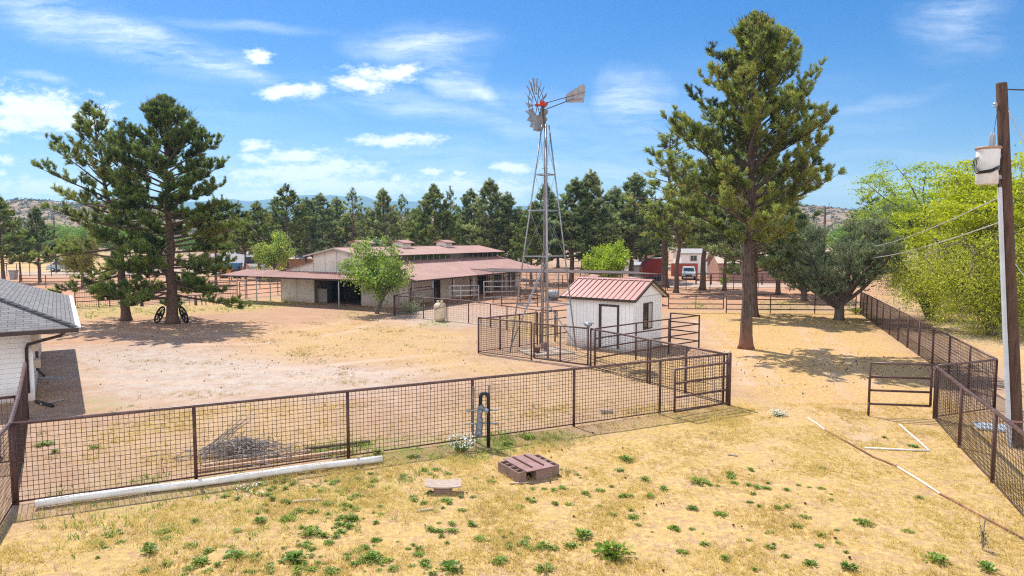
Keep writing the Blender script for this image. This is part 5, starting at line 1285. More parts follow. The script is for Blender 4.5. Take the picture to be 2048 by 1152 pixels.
def make_windmill():
    fl, fr, ff = G(1020, 704), G(1153, 701), G(1096, 716)
    c = (fl + fr) / 2; c.z = 0
    fb = c * 2 - ff; fb.x = G(1085, 690).x
    topz = 11.15; tc_ = Vector((c.x + .06, c.y, topz))
    t = thing('windmill', 'tall galvanised farm windmill with four leg tower, bladed wheel and tail vane', 'windmill', c)
    feet = [fl, ff, fr, fb]
    tops = [tc_ + (f - c).normalized() * .17 for f in feet]
    leg = lambda i, z: feet[i].lerp(tops[i], z / topz)
    for i in range(4):
        rr_ = .036 if i in (0, 2) else (.052 if i == 1 else .042)
        m = M_OLDPIPE if i == 3 else M_GALV
        MB().tube([feet[i] - Vector((0, 0, .1)), leg(i, topz * .5), tops[i]], rr_, 8).build('leg', m, t, True)
    for z in (2.35, 4.75, 7.0, 8.75):
        g = MB()
        for i in range(4): g.beam(leg(i, z), leg((i + 1) % 4, z), .05, .05)
        g.build('girt', M_GALV, t)
    g = MB(); zz = [0.3, 2.35, 4.75, 7.0, 8.75, 10.6]
    for k in range(1, 5):
        for i in range(4):
            j = (i + 1) % 4
            g.tube([leg(i, zz[k]), leg(j, zz[k + 1])], .006, 4); g.tube([leg(j, zz[k]), leg(i, zz[k + 1])], .006, 4)
    g.build('brace_rod', M_GALV, t)
    g = MB()   # heavier diagonal braces at the foot of two faces
    g.tube([leg(0, .35), leg(1, 4.6)], .03, 6); g.tube([leg(0, .2), leg(3, 4.4)], .03, 6); g.tube([leg(2, .3), leg(3, 2.6)], .03, 6)
    g.build('foot_brace', M_GALV, t)
    # ladder pegs on the back leg, pump rod and well pipe in the middle
    g = MB()
    for k in range(22):
        p = leg(3, .7 + k * .42); g.beam(p - Vector((.16, 0, 0)), p + Vector((.16, 0, 0)), .02, .02)
    g.build('ladder_rung', M_OLDPIPE, t)
    MB().tube([Vector((c.x + .1, c.y, .2)), tc_ + Vector((.0, 0, .5))], .016, 6).build('pump_rod', M_OLDPIPE, t)
    MB().tube([Vector((c.x - .12, c.y - .1, 0)), Vector((c.x - .1, c.y - .1, 4.6))], .03, 8).build('drop_pipe', M_OLDPIPE, t)
    b = MB(); b.tube([Vector((c.x + .1, c.y, 0)), Vector((c.x + .1, c.y, .45))], .11, 10); b.box((c.x - .05, c.y - .2, .3), (.2, .2, .28)); b.build('pump_base', M_LID, t)
    hub = Vector((Xat(1085, c.y) * 1.0, c.y, top_z(209, c.y)))
    hub.x = tc_.x - .22
    mast = MB(); mast.tube([tc_ - Vector((0, 0, .4)), Vector((hub.x + .06, tc_.y, hub.z))], .05, 8); mast.build('mast', M_DARKM, t)
    # wheel axis: horizontal, wheel turned about 63 degrees away from us towards the left
    ang = R(197); ax = Vector((math.cos(ang), math.sin(ang), 0))   # from gearbox towards the wheel
    ax = Vector((-.90, .43, 0)).normalized()
    wc = hub + ax * .24; up = Vector((0, 0, 1)); sd = ax.cross(up).normalized()
    pol = lambda r_, a, o=0.0: wc + (sd * math.cos(a) + up * math.sin(a)) * r_ + ax * o
    Rw, Ri = 1.27, .50
    gb = MB(); gb.lathe([(0, -.3), (.07, -.3), (.09, -.22), (.09, .08), (.055, .14), (.055, .22), (.075, .23), (.075, .30), (0, .32)], (0, 0, 0), 12, 'x')
    q = ax.to_track_quat('X', 'Z').to_matrix().to_4x4(); gb.build('gearbox', M_RED, t, True, M=Matrix.Translation(hub) @ q)
    cp = MB(); cp.box((-.06, 0, .11), (.2, .15, .1)); cp.build('gearbox_cap', M_RED, t, M=Matrix.Translation(hub) @ q)
    wh = MB(); n = 18
    for r_ in (Ri + .05, Rw * .74):
        pts = [pol(r_, 2 * math.pi * k / 36, .0) for k in range(37)]
        for k in range(36): wh.beam(pts[k], pts[k + 1], .015, .022, ax)
    for k in range(6):
        a = 2 * math.pi * k / 6 + .2; wh.beam(wc - ax * .05, pol(Rw * .74, a), .02, .03, ax)
    wheel = wh.build('wheel_rim', M_DARKM, t)
    for k in range(n):
        a = 2 * math.pi * (k + .5) / n
        if k in (2, 6): pass
        rdir = (sd * math.cos(a) + up * math.sin(a)); tdir = (-sd * math.sin(a) + up * math.cos(a))
        bl = MB(); P = []
        pitch = R(-36)
        cd_ = (tdir * math.cos(pitch) + ax * math.sin(pitch)); nrm = rdir.cross(cd_).normalized()
        for r_, w_ in ((Ri, .12), (.75, .20), (1.0, .28), (Rw, .37)):
            for s_ in (-.5, -.17, .17, .5):
                P.append(wc + rdir * r_ + cd_ * (w_ * s_) + nrm * (.05 * w_ / .3 * (1 - 4 * s_ * s_) * .8))
        F = []
        for i in range(3):
            for j in range(3): F.append((i * 4 + j, i * 4 + j + 1, i * 4 + j + 5, i * 4 + j + 4))
        m_ = len(P); P2 = [p + nrm * .006 for p in P]
        bl.add(P + P2, F + [tuple(x + m_ for x in reversed(f)) for f in F] + [(3, 2, 2 + m_, 3 + m_), (12, 13, 13 + m_, 12 + m_), (13, 14, 14 + m_, 13 + m_), (14, 15, 15 + m_, 14 + m_), (15, 11, 11 + m_, 15 + m_), (11, 7, 7 + m_, 11 + m_), (7, 3, 3 + m_, 7 + m_), (0, 4, 4 + m_, 0 + m_), (4, 8, 8 + m_, 4 + m_), (8, 12, 12 + m_, 8 + m_)])
        bl.build('blade', M_GALVB, t)
    # tail: boom and vane swing back to the right, towards the viewer
    td = Vector((.88, -.47, 0)).normalized(); rise = Vector((0, 0, .16))
    b0, b1 = hub + td * .15 - Vector((0, 0, .28)), hub + td * 1.75 + Vector((0, 0, .12))
    c0, c1 = hub + td * .1 + Vector((0, 0, .02)), hub + td * 1.75 + Vector((0, 0, .28))
    bm = MB(); bm.beam(b0, b1, .035, .035); bm.beam(c0, c1, .03, .03); bm.beam(b0.lerp(b1, .75), c0.lerp(c1, .75), .03, .03)
    bm.build('tail_boom', M_DARKM, t)
    o = hub + td * 1.25; V3 = lambda u, z: o + td * u + Vector((0, 0, z))
    nr = td.cross(up).normalized()
    va = MB(); va.extr([V3(0, .14), V3(.12, -.04), V3(1.0, -.12), V3(1.06, .64), V3(.95, .76), V3(.12, .38)], nr * .012)
    vane = va.build('tail_vane', M_GALVB, t)
    rb = MB(); rb.beam(V3(.26, .2) - nr * .008, V3(.98, .70) - nr * .008, .03, .03, nr); rb.beam(V3(.26, .22) - nr * .008, V3(.5, -.08) - nr * .008, .02, .02, nr); rb.build('vane_rib', M_GALV, vane)
    face = -nr if nr.y > 0 else nr
    if face.dot(Vector((0, -1, 0))) < 0: face = -face
    xa = td; ya = face.cross(xa).normalized()
    if ya.z < 0: ya = -ya
    Mt = Matrix.Translation(V3(.70, .30) + face * .016) @ Matrix((xa, ya, xa.cross(ya))).transposed().to_4x4() @ Matrix.Rotation(R(9), 4, 'Z')
    text_mesh('lettering', 'AERMOTOR', .135, Mt, M_LETTER, vane)
    Mt = Matrix.Translation(V3(.65, .05) + face * .016) @ Matrix((xa, ya, xa.cross(ya))).transposed().to_4x4()
    text_mesh('lettering', 'CHICAGO', .125, Mt, M_LETTER, vane)
    # concrete pad below
    p = MB(); p.box((c.x + .1, c.y - .3, .02), (2.3, 1.9, .1), R(20)); tag(p.build('concrete_pad', mat('dusty_concrete', (0.38, 0.30, 0.235), .9, 0, .2, 4, bump=.3), loc=(c.x, c.y, 0)), 'cracked concrete pad on the ground under the windmill tower', 'concrete pad')
    pt = MB(); pt.lathe([(.0, .07), (.13, .07), (.17, .32), (.16, .33), (.1, .3), (0, .3)], (0, 0, 0), 12)
    pp = thing('flower_pot', 'small brown pot beside the windmill well pipe', 'pot', (c.x - .35, c.y - .75, .0)); pt.build('pot', mat('terracotta_pot', (.16, .06, .04), .8), pp, True, M=Matrix.Translation(pp.location))
make_windmill()
# small grey tray feeder on the gate post of the windmill pen
fd = thing('wall_lamp', 'small grey post top fitting on the mesh gate post before the shed', 'post fitting', (gb.x, gb.y, 1.72)); 
q = MB(); q.lathe([(.06, 0), (.07, .1), (.16, .12), (.17, .24), (.08, .27), (0, .27)], fd.location, 12); q.beam(fd.location + Vector((-.3, 0, .25)), fd.location + Vector((.25, 0, .22)), .05, .03); fd.name = 'post_fitting'; q.build('bowl', M_GALV, fd, True)

# ------------------------------------------------------------------ propane tank
pb = G(880, 642)
t = thing('propane_tank', 'beige upright propane tank beside the low pen fence', 'propane tank', pb)
MB().lathe([(.28, 0), (.33, .01), (.33, .08), (.36, .1), (.41, .18), (.42, .3), (.42, 1.0), (.40, 1.1), (.33, 1.2), (.22, 1.26), (0, 1.28)], pb, 24).build('body', M_TANK, t, True)
q = MB(); 
for k in range(14):
    if k in (3, 10): continue
    a0, a1 = 6.283 * k / 14, 6.283 * (k + 1) / 14; P = lambda a, r_, z: pb + Vector((math.cos(a) * r_, math.sin(a) * r_, z))
    q.hexa([P(a0, .2, 1.22), P(a1, .2, 1.22), P(a1, .22, 1.22), P(a0, .22, 1.22), P(a0, .2, 1.42), P(a1, .2, 1.42), P(a1, .22, 1.42), P(a0, .22, 1.42)])
q.build('collar', M_TANK, t)
v = MB(); v.lathe([(.05, 1.26), (.05, 1.36), (.08, 1.37), (.08, 1.40), (0, 1.40)], pb, 8); v.build('valve', M_DARKM, t)
hp_ = [pb + Vector(p) for p in ((.05, -.2, 1.35), (.1, -.38, 1.2), (.0, -.45, 1.0), (-.2, -.41, .86), (-.36, -.26, .84), (-.30, -.33, .95), (0, -.46, .92), (.25, -.38, 1.02), (.4, -.2, 1.15))]
MB().tube(hp_, .018, 6).build('hose', M_HOSE, t, True)

# ------------------------------------------------------------------ power pole, transformer, wires
PB, PT = Vector((13.66, 18.15, 0)), Zat(2003, 166, 18.0)
def pl(z): return PB.lerp(PT, z / PT.z)
t = thing('power_pole', 'leaning dark wooden power pole with grey conduit at the right edge', 'power pole', PB)
MB().tube([PB - Vector((0, 0, .2)), pl(.1), pl(3), pl(6), PT - Vector((0, 0, .02)), PT], [.185, .18, .165, .145, .125, .115], 14).build('pole', M_POLE, t, True)
q = MB(); cdir = Vector((-.215, -.06, 0))
q.beam(pl(.0) + cdir, pl(3.1) + cdir, .09, .075, (0, 1, 0)); q.beam(pl(3.1) + cdir, pl(6.95) + cdir * .93, .084, .07, (0, 1, 0)); q.build('conduit', M_CONDUIT, t)
q = MB(); q.tube([pl(.72) + Vector((0, 0, -.03)), pl(.72) + Vector((0, 0, .03))], .19, 14); q.beam(pl(.72) + cdir + Vector((-.055, -.045, 0)), pl(.72) + Vector((.1, -.19, 0)), .012, .06); q.build('strap', M_LID, t)
tr = pl(7.15) + Vector((-.52, -.05, 0)); tr.z = 7.02
tt = thing('transformer', 'pale round transformer can hanging on the left side of the power pole', 'transformer', tr)
MB().lathe([(.0, 0), (.24, 0), (.255, .02), (.27, .9), (.255, .95), (0, .99)], tr, 24).build('tank', M_TRANSF, tt, True)
q = MB(); q.lathe([(.28, .90), (.30, .92), (.30, .95), (.28, .97), (.1, .99), (0, .995)], tr, 24); q.build('lid', mat('rusty_lid', (0.34, 0.22, 0.16), .7, 0, .25), tt, True)
for dx, dy in ((-.02, -.12), (.16, .05)):
    q = MB(); pr = [(.03, .97)]
    for k in range(5): pr += [(.06 - .004 * k, 1.0 + .055 * k), (.035, 1.03 + .055 * k)]
    pr += [(.015, 1.33), (0, 1.34)]
    q.lathe(pr, tr + Vector((dx, dy, 0)), 10); q.build('bushing', M_INSUL, tt, True)
q = MB(); q.beam(tr + Vector((.2, .0, .75)), pl(7.75), .08, .1); q.beam(tr + Vector((.2, .0, .2)), pl(7.2), .08, .1); q.build('bracket', M_GALV, tt)
q = MB()
for k in (-1, 0, 1): q.tube([tr + Vector((-.28, .06 * k, .7)), tr + Vector((-.33, .06 * k, .62)), tr + Vector((-.34, .06 * k, .45))], .014, 5)
q.build('terminal', M_DARKM, tt)
cb = thing('service_cable', 'black cable looping across the transformer into the grey conduit', 'cable', pl(6.95))
q = MB()
for k in range(3):
    a_ = tr + Vector((-.34, .06 * (k - 1), .45)); b_ = pl(6.98) + cdir
    q.tube([a_, a_ + Vector((.02, -.12, -.13 - .02 * k)), tr + Vector((-.1, -.31, .36 - .03 * k)), tr + Vector((.15, -.30, .48 - .03 * k)), b_ + Vector((-.12, -.08, .16)), b_ + Vector((-.02, -.0, .1)), b_ + Vector((0, 0, -.05))], .016, 6)
q.build('cable', M_CABLE, cb, True)
q = MB(); q.beam(pl(9.35) + Vector((.1, -.06, .1)), pl(9.35) + Vector((.75, -.2, .05)), .03, .03); q.build('arm', M_DARKM, t)
co = pl(9.35) + Vector((.62, -.2, .05))
ct = thing('fuse_cutout', 'grey porcelain fuse cutout on a bracket at the top of the power pole', 'fuse', co)
q = MB(); q.lathe([(.03, -.22), (.06, -.2), (.035, -.15), (.06, -.1), (.035, -.05), (.06, 0), (.035, .05), (.06, .1), (.03, .14), (0, .15)], co, 10); q.build('insulator', M_INSUL, ct, True)
q = MB(); q.tube([co + Vector((.0, -.02, .2)), co + Vector((.16, -.1, .3)), co + Vector((.19, -.12, -.16))], .022, 6); q.build('fuse_tube', M_GALV, ct)
q = MB(); q.lathe([(.03, 0), (.055, .02), (.035, .06), (.055, .09), (.03, .12), (0, .13)], pl(9.1) + Vector((-.22, -.05, -.1)), 10); q.beam(pl(9.1) + Vector((-.1, 0, -.04)), pl(9.1) + Vector((-.26, -.06, -.03)), .025, .025); q.build('pin_insulator', M_INSUL, t)
def sag(a, b, s, n=18):
    a, b = Vector(a), Vector(b); return [a.lerp(b, i / n) - Vector((0, 0, s * 4 * (i / n) * (1 - i / n))) for i in range(n + 1)]
def wire(label, a, b, s, r=.012, m=None):
    mb = MB(); mb.tube(sag(a, b, s), r, 5); o = mb.build('overhead_wire', m or M_WIREL, loc=a); return tag(o, label, 'wire')
FPB = Vector(((1648 - 1024) / FPX * 98, 98, 0)); FPH = top_z(413, 98)
t = thing('power_pole', 'far wooden utility pole above the juniper with a hazy hill behind', 'power pole', FPB)
MB().tube([FPB, FPB + Vector((-.1, 0, FPH))], [.2, .13], 8).build('pole', M_POLE, t, True)
q = MB(); q.lathe([(.0, 0), (.26, 0), (.27, .9), (0, .98)], FPB + Vector((.42, -.1, FPH - 2.2)), 12); q.build('transformer_can', M_TRANSF, t, True)
q = MB(); q.tube([FPB + Vector((-.1, 0, FPH - .3)), FPB + Vector((.5, 0, FPH - .2))], .05, 5); q.tube([FPB + Vector((.45, 0, FPH - .2)), FPB + Vector((.45, 0, FPH + .55))], .04, 5); q.build('arm', M_DARKM, t)
wire('upper sagging pale wire from the far pole towards the near power pole', pl(6.7) + Vector((-.1, .1, 0)), FPB + Vector((.2, 0, FPH - 3.2)), 1.9, .017)
wire('lower sagging pale wire from the far pole towards the near power pole', pl(6.05) + Vector((-.1, .1, 0)), FPB + Vector((.2, 0, FPH - 5.2)), 1.5, .02)
wire('short pale guy wire running down right from the middle of the power pole', pl(4.95) + Vector((.06, -.15, 0)), pl(4.95) + Vector((1.6, -1.2, -2.9)), 0.02, .011)
wire('pale guy wire running down right from the top of the power pole', pl(8.9) + Vector((.06, -.12, 0)), pl(8.9) + Vector((2.4, -1.2, -5.6)), 0.02, .013)
wire('thin vertical wire between the pole top and the transformer bushing', pl(9.0) + Vector((-.13, -.02, 0)), tr + Vector((.16, .05, 1.34)), -.03, .006, M_CABLE)
# far left poles
for px, yt, D, lab in ((112, 432, 116, 'thin dark utility pole in front of the parked van at the far left'), (1190, 470, 130, 'far thin pole seen between the pines right of the windmill'), (1289, 512, 100, 'thin grey pole standing left of the red trailer')):
    b = Vector(((px - 1024) / FPX * D, D, 0)); t = thing('utility_pole', lab, 'utility pole', b); h = top_z(yt, D)
    MB().tube([b, b + Vector((0, 0, h))], [.14, .09], 7).build('pole', M_POLE, t, True)
    q = MB(); q.beam(b + Vector((-.5, 0, h - .5)), b + Vector((.5, 0, h - .5)), .08, .1); q.build('crossarm', M_POLE, t)
lid = G(1990, 858); o = MB(); o.box((lid.x, lid.y, .05), (1.0, .75, .06), R(-25)); o.box((lid.x, lid.y, .09), (.8, .08, .02), R(-25)); tag(o.build('utility_cover', mat('pale_blue_sheet', (.45, .5, .55), .5, .2), loc=(lid.x, lid.y, 0)), 'pale blue grey utility cover plate on the soil beside the power pole', 'cover plate')

# ------------------------------------------------------------------ hydrant, pipes, blocks, brush
hb = G(971, 895)
t = thing('standpipe', 'black insulated water standpipe wrapped in grey sheeting in front of the mesh fence', 'standpipe', hb)
H_ = lambda x, y, z: hb + Vector((x, y, z))
MB().tube([H_(.08, 0, -.05), H_(.08, 0, 1.36), H_(.06, .0, 1.44), H_(0, .01, 1.48), H_(-.09, .03, 1.46), H_(-.13, .04, 1.38), H_(-.14, .04, .9)], .052, 10).build('insulation', M_FOAM, t, True)
q = MB(); rr = random.Random(4); pts = []; rs_ = []
for k in range(12):
    z = 1.12 - k * .075; pts.append(H_(-.14 - .05 * (k / 12) + rr.uniform(-.012, .012), .03 + rr.uniform(-.01, .01), z)); rs_.append(.068 + .03 * (k / 12) + rr.uniform(-.018, .018))
q.tube(pts, rs_, 11); q.tube([H_(-.13, .03, 1.13), H_(-.02, -.02, 1.04), H_(.08, -.03, 1.0)], [.07, .055, .075], 8)
q.build('wrap', M_FOIL, t)
q = MB()
for z in (.98, .62): q.tube([H_(-.55, .16, z - .02), H_(.33, -.04, z + .06)], .022, 6)
q.build('cross_pipe', M_GALV, t)
q = MB(); q.tube([H_(-.36, .16, -.05), H_(-.33, .16, 1.62)], .035, 8); q.tube([H_(.1, .07, .4), H_(.1, .07, 1.7)], .03, 8); q.build('support_pipe', M_OLDPIPE, t)
# large white pipe along the fence
a_, b_ = G(72, 1018), G(764, 925); d = (b_ - a_); ppts = [a_.lerp(b_, k / 12) + Vector((0, 0, .11 + .012 * math.sin(k * .9))) for k in range(13)]
q = MB(); q.tube(ppts, .083, 16); o = q.build('plastic_pipe', M_PVC, None, True, loc=a_); tag(o, 'long thick white pipe lying along the foot of the front mesh fence', 'pipe')
# planks behind the fence
for i, ((ax_, ay_), (bx_, by_), lab) in enumerate((((405, 937), (620, 905), 'bare wooden plank lying behind the front mesh fence below the brush pile'), ((395, 945), (700, 905), 'longer wooden plank lying closest to the front mesh fence'), ((610, 903), (740, 887), 'dark wooden rail end behind the fence, right of the brush pile'))):
    a_, b_ = G(ax_, ay_), G(bx_, by_); q = MB(); q.beam(a_ + Vector((0, 0, .07)), b_ + Vector((0, 0, .06)), .10, .06); tag(q.build('wooden_plank', M_WOOD if i < 2 else M_POLE, loc=a_), lab, 'plank')
# long thin pipe line on the right, in three lengths
pts = [(1616, 838), (1650, 862), (1745, 915), (1795, 936), (1880, 990), (1925, 1015), (2060, 1088)]
for i in range(6):
    a_, b_ = G(*pts[i]), G(*pts[i + 1]); white = i in (0, 3)
    q = MB(); q.tube([a_ + Vector((0, 0, .03)), a_.lerp(b_, .5) + Vector((.02, 0, .035)), b_ + Vector((0, 0, .03))], .024 if white else .02, 7)
    lab = ['white end piece of the long thin pipe, nearest the open gate', 'rusty length of thin pipe next to its white far end', 'rusty thin pipe length above the pale middle piece', 'pale middle piece of the long thin pipe on the straw', 'rusty thin pipe length below the pale middle piece', 'rusty thin pipe end running out at the lower right corner'][i]
    tag(q.build('thin_pipe', M_PVC if white else mat('rusty_pipe', (.26, .115, .07), .7, 0, .25), None, True, loc=a_), lab, 'pipe')
a_, b_, c_ = G(1730, 898), G(1860, 904), G(1799, 851)
tag(MB().tube([a_ + Vector((0, 0, .03)), b_ + Vector((0, 0, .03))], .026, 8).build('white_pipe', M_PVC, None, True, loc=a_), 'thin white pipe lying crosswise on the straw below the open right gate', 'pipe')
tag(MB().tube([b_ + Vector((.0, .06, .035)), c_ + Vector((0, 0, .035))], .026, 8).build('white_pipe', M_PVC, None, True, loc=b_), 'thin white pipe slanting up left from the end of the crosswise white pipe', 'pipe')

# block ring with rust coloured lid: every block its own thing
def block(label, c, rz, z=0.0, two=True, size=(.40, .20, .19), group=None):
    t = thing('cinder_block', label, 'cinder block', (c[0], c[1], z), group)
    L_, W_, Hh = size; M = Matrix.Translation(Vector((c[0], c[1], z))) @ Matrix.Rotation(rz, 4, 'Z'); q = MB(); w = .032
    q.box((0, -W_ / 2 + w / 2, Hh / 2), (L_, w, Hh)); q.box((0, W_ / 2 - w / 2, Hh / 2), (L_, w, Hh))
    for x in (-L_ / 2 + w / 2, 0, L_ / 2 - w / 2): q.box((x, 0, Hh / 2 - .001), (w, W_ - 2 * w, Hh - .002))
    q.build('body', M_BLOCK, t, M=M)
    q = MB(); q.box((0, 0, .03), (L_ - 2 * w, W_ - 2 * w, .02)); q.build('core_base', M_DARK, t, M=M)  # near-black sheet low inside the hollow cores
# corner pixels of the lid: left (997,911), top (1056,905), right (1127,930), front (1060,946)
c0, c1, c2, c3 = G(996, 912, .28), G(1055, 903, .28), G(1120, 935, .28), G(1060, 948, .28)
ctr = (c0 + c1 + c2 + c3) / 4; ctr.z = 0
vdir = ((c3 - c0) + (c2 - c1)); vdir.z = 0; vdir.normalize(); udir = Vector((-vdir.y, vdir.x, 0)); udir = -udir if udir.x < 0 else udir
rzv = math.atan2(vdir.y, vdir.x); rzu = math.atan2(udir.y, udir.x); bs = (.45, .23, .25)
for sg, nm in ((-1, 'left'), (1, 'right')):
    for k, w_ in ((-.5, 'far'), (.5, 'near')):
        p = ctr + udir * sg * .46 + vdir * k * .47
        block(f'{w_} cinder block under the {nm} edge of the rust coloured lid', p, rzv, 0, size=bs)
for k, u_, w_ in ((-.38, 0.0, 'cinder block closing the far end under the rust coloured lid'), (.40, .11, 'cinder block closing the near end under the rust coloured lid')):
    block(w_, ctr + vdir * k + udir * u_, rzu, 0, size=(.45, .23, .235))
t = thing('well_lid', 'flat rust coloured metal lid with two ridges lying on cinder blocks', 'lid', (ctr.x, ctr.y, .255))
M = Matrix.Translation(Vector((ctr.x, ctr.y, .258))) @ Matrix.Rotation(rzv, 4, 'Z')
q = MB(); q.box((0, 0, .009), (1.10, .78, .016)); q.build('sheet', M_LID, t, M=M)
q = MB()
for y in (-.15, .17): q.box((-.04, y, .034), (.86, .035, .034))
q.build('rib', mat('rust_rib', (0.13, 0.06, 0.05), .7), t, M=M)
# board on a single block
bb = G(886, 985); block('brown cinder block holding up the curled weathered board', (bb.x, bb.y + .02), R(4), 0, size=(.40, .20, .14))
t = thing('weathered_board', 'curled weathered grey board resting on one cinder block', 'board', (bb.x, bb.y, .16))
q = MB(); n = 8; V = []
for i in range(n + 1):
    x = -.40 + .80 * i / n; zc_ = .145 + .075 * (x / .4) ** 2 * .45
    for y, dz in ((-.16, 0), (.20, .05)):
        V += [(bb.x + x - (y * .12), bb.y + y, zc_ + dz), (bb.x + x - (y * .12), bb.y + y, zc_ + dz + .026)]
F = []
for i in range(n):
    o = i * 4; F += [(o, o + 4, o + 6, o + 2), (o + 1, o + 3, o + 7, o + 5), (o, o + 1, o + 5, o + 4), (o + 2, o + 6, o + 7, o + 3)]
F += [(0, 2, 3, 1), (n * 4, n * 4 + 1, n * 4 + 3, n * 4 + 2)]; q.add(V, F); q.build('plank', M_OLDWOOD, t)
st = G(1213, 826); q = MB(); q.box((st.x, st.y, .05), (.36, .2, .12), R(8)); tag(q.build('paving_stone', mat('dusty_concrete', (0.38, 0.30, 0.235), .9, 0, .2, 4, bump=.3), loc=st), 'small pale concrete block in dry weeds at the foot of the front fence', 'block')
# wood scraps
for (x, y, l, a, lab) in ((850, 1022, .35, 20, 'pale wood scrap on the straw below the curled board'), (1040, 968, .5, 8, 'thin wood strip on the straw in front of the cinder block ring'), (615, 1003, .6, 12, 'short pale stick on the straw below the white pipe'), (1465, 912, .25, -30, 'tiny grey stick on the straw in the middle right')):
    p = G(x, y); q = MB(); q.box((p.x, p.y, .03), (l, .05, .02), R(a)); tag(q.build('wood_scrap', M_OLDWOOD, loc=p), lab, 'wood scrap')
# brush pile
bp_ = G(488, 912); rr = random.Random(12); q = MB()
for i in range(420):
    a = rr.uniform(0, 6.28); r_ = abs(rr.gauss(0, .55)); x, y = math.cos(a) * r_ * 1.5, math.sin(a) * r_ * .8
    hmax = max(.03, .48 - .42 * r_); z = rr.uniform(.0, hmax)
    dd = Vector((rr.gauss(0, 1) + .25, rr.gauss(0, .6), rr.gauss(0, .32))).normalized(); l = rr.uniform(.25, .8)
    c = bp_ + Vector((x, y, z)); p0, p2 = c - dd * l / 2, c + dd * l / 2; p0.z = max(.01, p0.z); p2.z = max(.01, p2.z)
    q.tube([p0, (p0 + p2) / 2 + Vector((rr.uniform(-.06, .06), rr.uniform(-.05, .05), rr.uniform(0, .07))), p2], [rr.uniform(.006, .018), .009, .003], 4, caps=False)
for k in range(14):
    p0 = bp_ + Vector((-1.0 - .1 * k, -.25 + .04 * k, .08)); q.tube([bp_ + Vector((-1.0 + rr.uniform(-.3, .2), -.3 + rr.uniform(-.1, .3), .05)), bp_ + Vector((-.6 + rr.uniform(-.2, .2), .1, .36 + rr.uniform(0, .15))), bp_ + Vector((-.1 + rr.uniform(-.2, .3), .7, .75 + rr.uniform(0, .35)))], [.011, .008, .003], 5)
q.build('brush_pile', M_TWIG, loc=bp_); tag(bpy.data.objects['brush_pile'], 'grey heap of cut dead branches behind the front mesh fence', 'brush pile')

# ------------------------------------------------------------------ yard things near the house and the left pines
def wheel(label, c, ax, r_=.62):
    t = thing('wagon_wheel', label, 'wagon wheel', c); ax = Vector(ax).normalized(); u = ax.orthogonal().normalized(); w = ax.cross(u); c = Vector(c)
    q = MB(); q.tube([c + (u * math.cos(a) + w * math.sin(a)) * r_ for a in [6.2832 * k / 28 for k in range(29)]], .055, 6, caps=False); q.build('rim', M_IRON, t, True)
    q = MB()
    for k in range(10):
        a = 6.283 * k / 10; q.tube([c, c + (u * math.cos(a) + w * math.sin(a)) * r_], .03, 5)
    q.build('spoke', M_IRON, t)
    q = MB(); q.tube([c - ax * .14, c + ax * .14], .09, 10); q.build('hub', M_IRON, t)
tb = G(345, 647)
wheel('black wagon wheel leaning on the left side of the pine trunk', (tb.x - .78, tb.y - .1, .60), (-.95, -.05, .36), .56)
wheel('black wagon wheel leaning on the right side of the pine trunk', (tb.x + .82, tb.y - .1, .60), (.68, .70, .28), .56)
p = G(284, 612); t = thing('bollard_post', 'short dark post with white cap between the left pines', 'post', p)
MB().tube([p, p + Vector((0, 0, .65))], .13, 8).build('post', mat('dark_post', (.05, .045, .045), .8), t, True); MB().tube([p + Vector((0, 0, .655)), p + Vector((0, 0, .75))], .17, 8).build('cap', mat('white_cap', (.7, .7, .7), .6), t, True)
# painted yard ornament: two small deer like cut-outs beside a little stump
p = G(374, 610)
def fawn(label, c, s, rz, m_):
    t = thing('deer_ornament', label, 'yard ornament', c); M = Matrix.Translation(Vector(c)) @ Matrix.Rotation(rz, 4, 'Z') @ Matrix.Scale(s, 4)
    q = MB(); q.tube([(-.42, 0, .62), (-.3, 0, .66), (0, 0, .64), (.3, 0, .66), (.42, 0, .82), (.5, 0, 1.05), (.54, 0, 1.1), (.7, 0, 1.04)], [.04, .15, .16, .15, .1, .07, .085, .035], 8)
    for x, y in ((-.3, .08), (-.3, -.08), (.28, .08), (.28, -.08)): q.tube([(x, y, .6), (x + (.04 if x < 0 else 0), y, .3), (x, y, 0)], [.07, .03, .025], 6)
    for y in (.06, -.06): q.tube([(.52, y, 1.14), (.46, y * 2.4, 1.3)], [.03, .012], 5)
    q.build('body', m_, t, True, M=M)
fawn('pale yard ornament animal standing by a little stump behind the right pine trunk', (p.x + .0, p.y, 0), .75, R(20), mat('pale_ornament', (.36, .33, .3), .8))
fawn('brown yard ornament animal facing the pale one behind the pines', (p.x + 1.35, p.y + .2, 0), .7, R(170), mat('brown_ornament', (.2, .12, .08), .8))
q = MB(); q.tube([(p.x + .75, p.y, 0), (p.x + .75, p.y, .8)], [.13, .1], 8); tag(q.build('tree_stump', M_BARKG, None, True, loc=(p.x + .75, p.y, 0)), 'thin dark stump between the two yard ornament animals', 'stump')
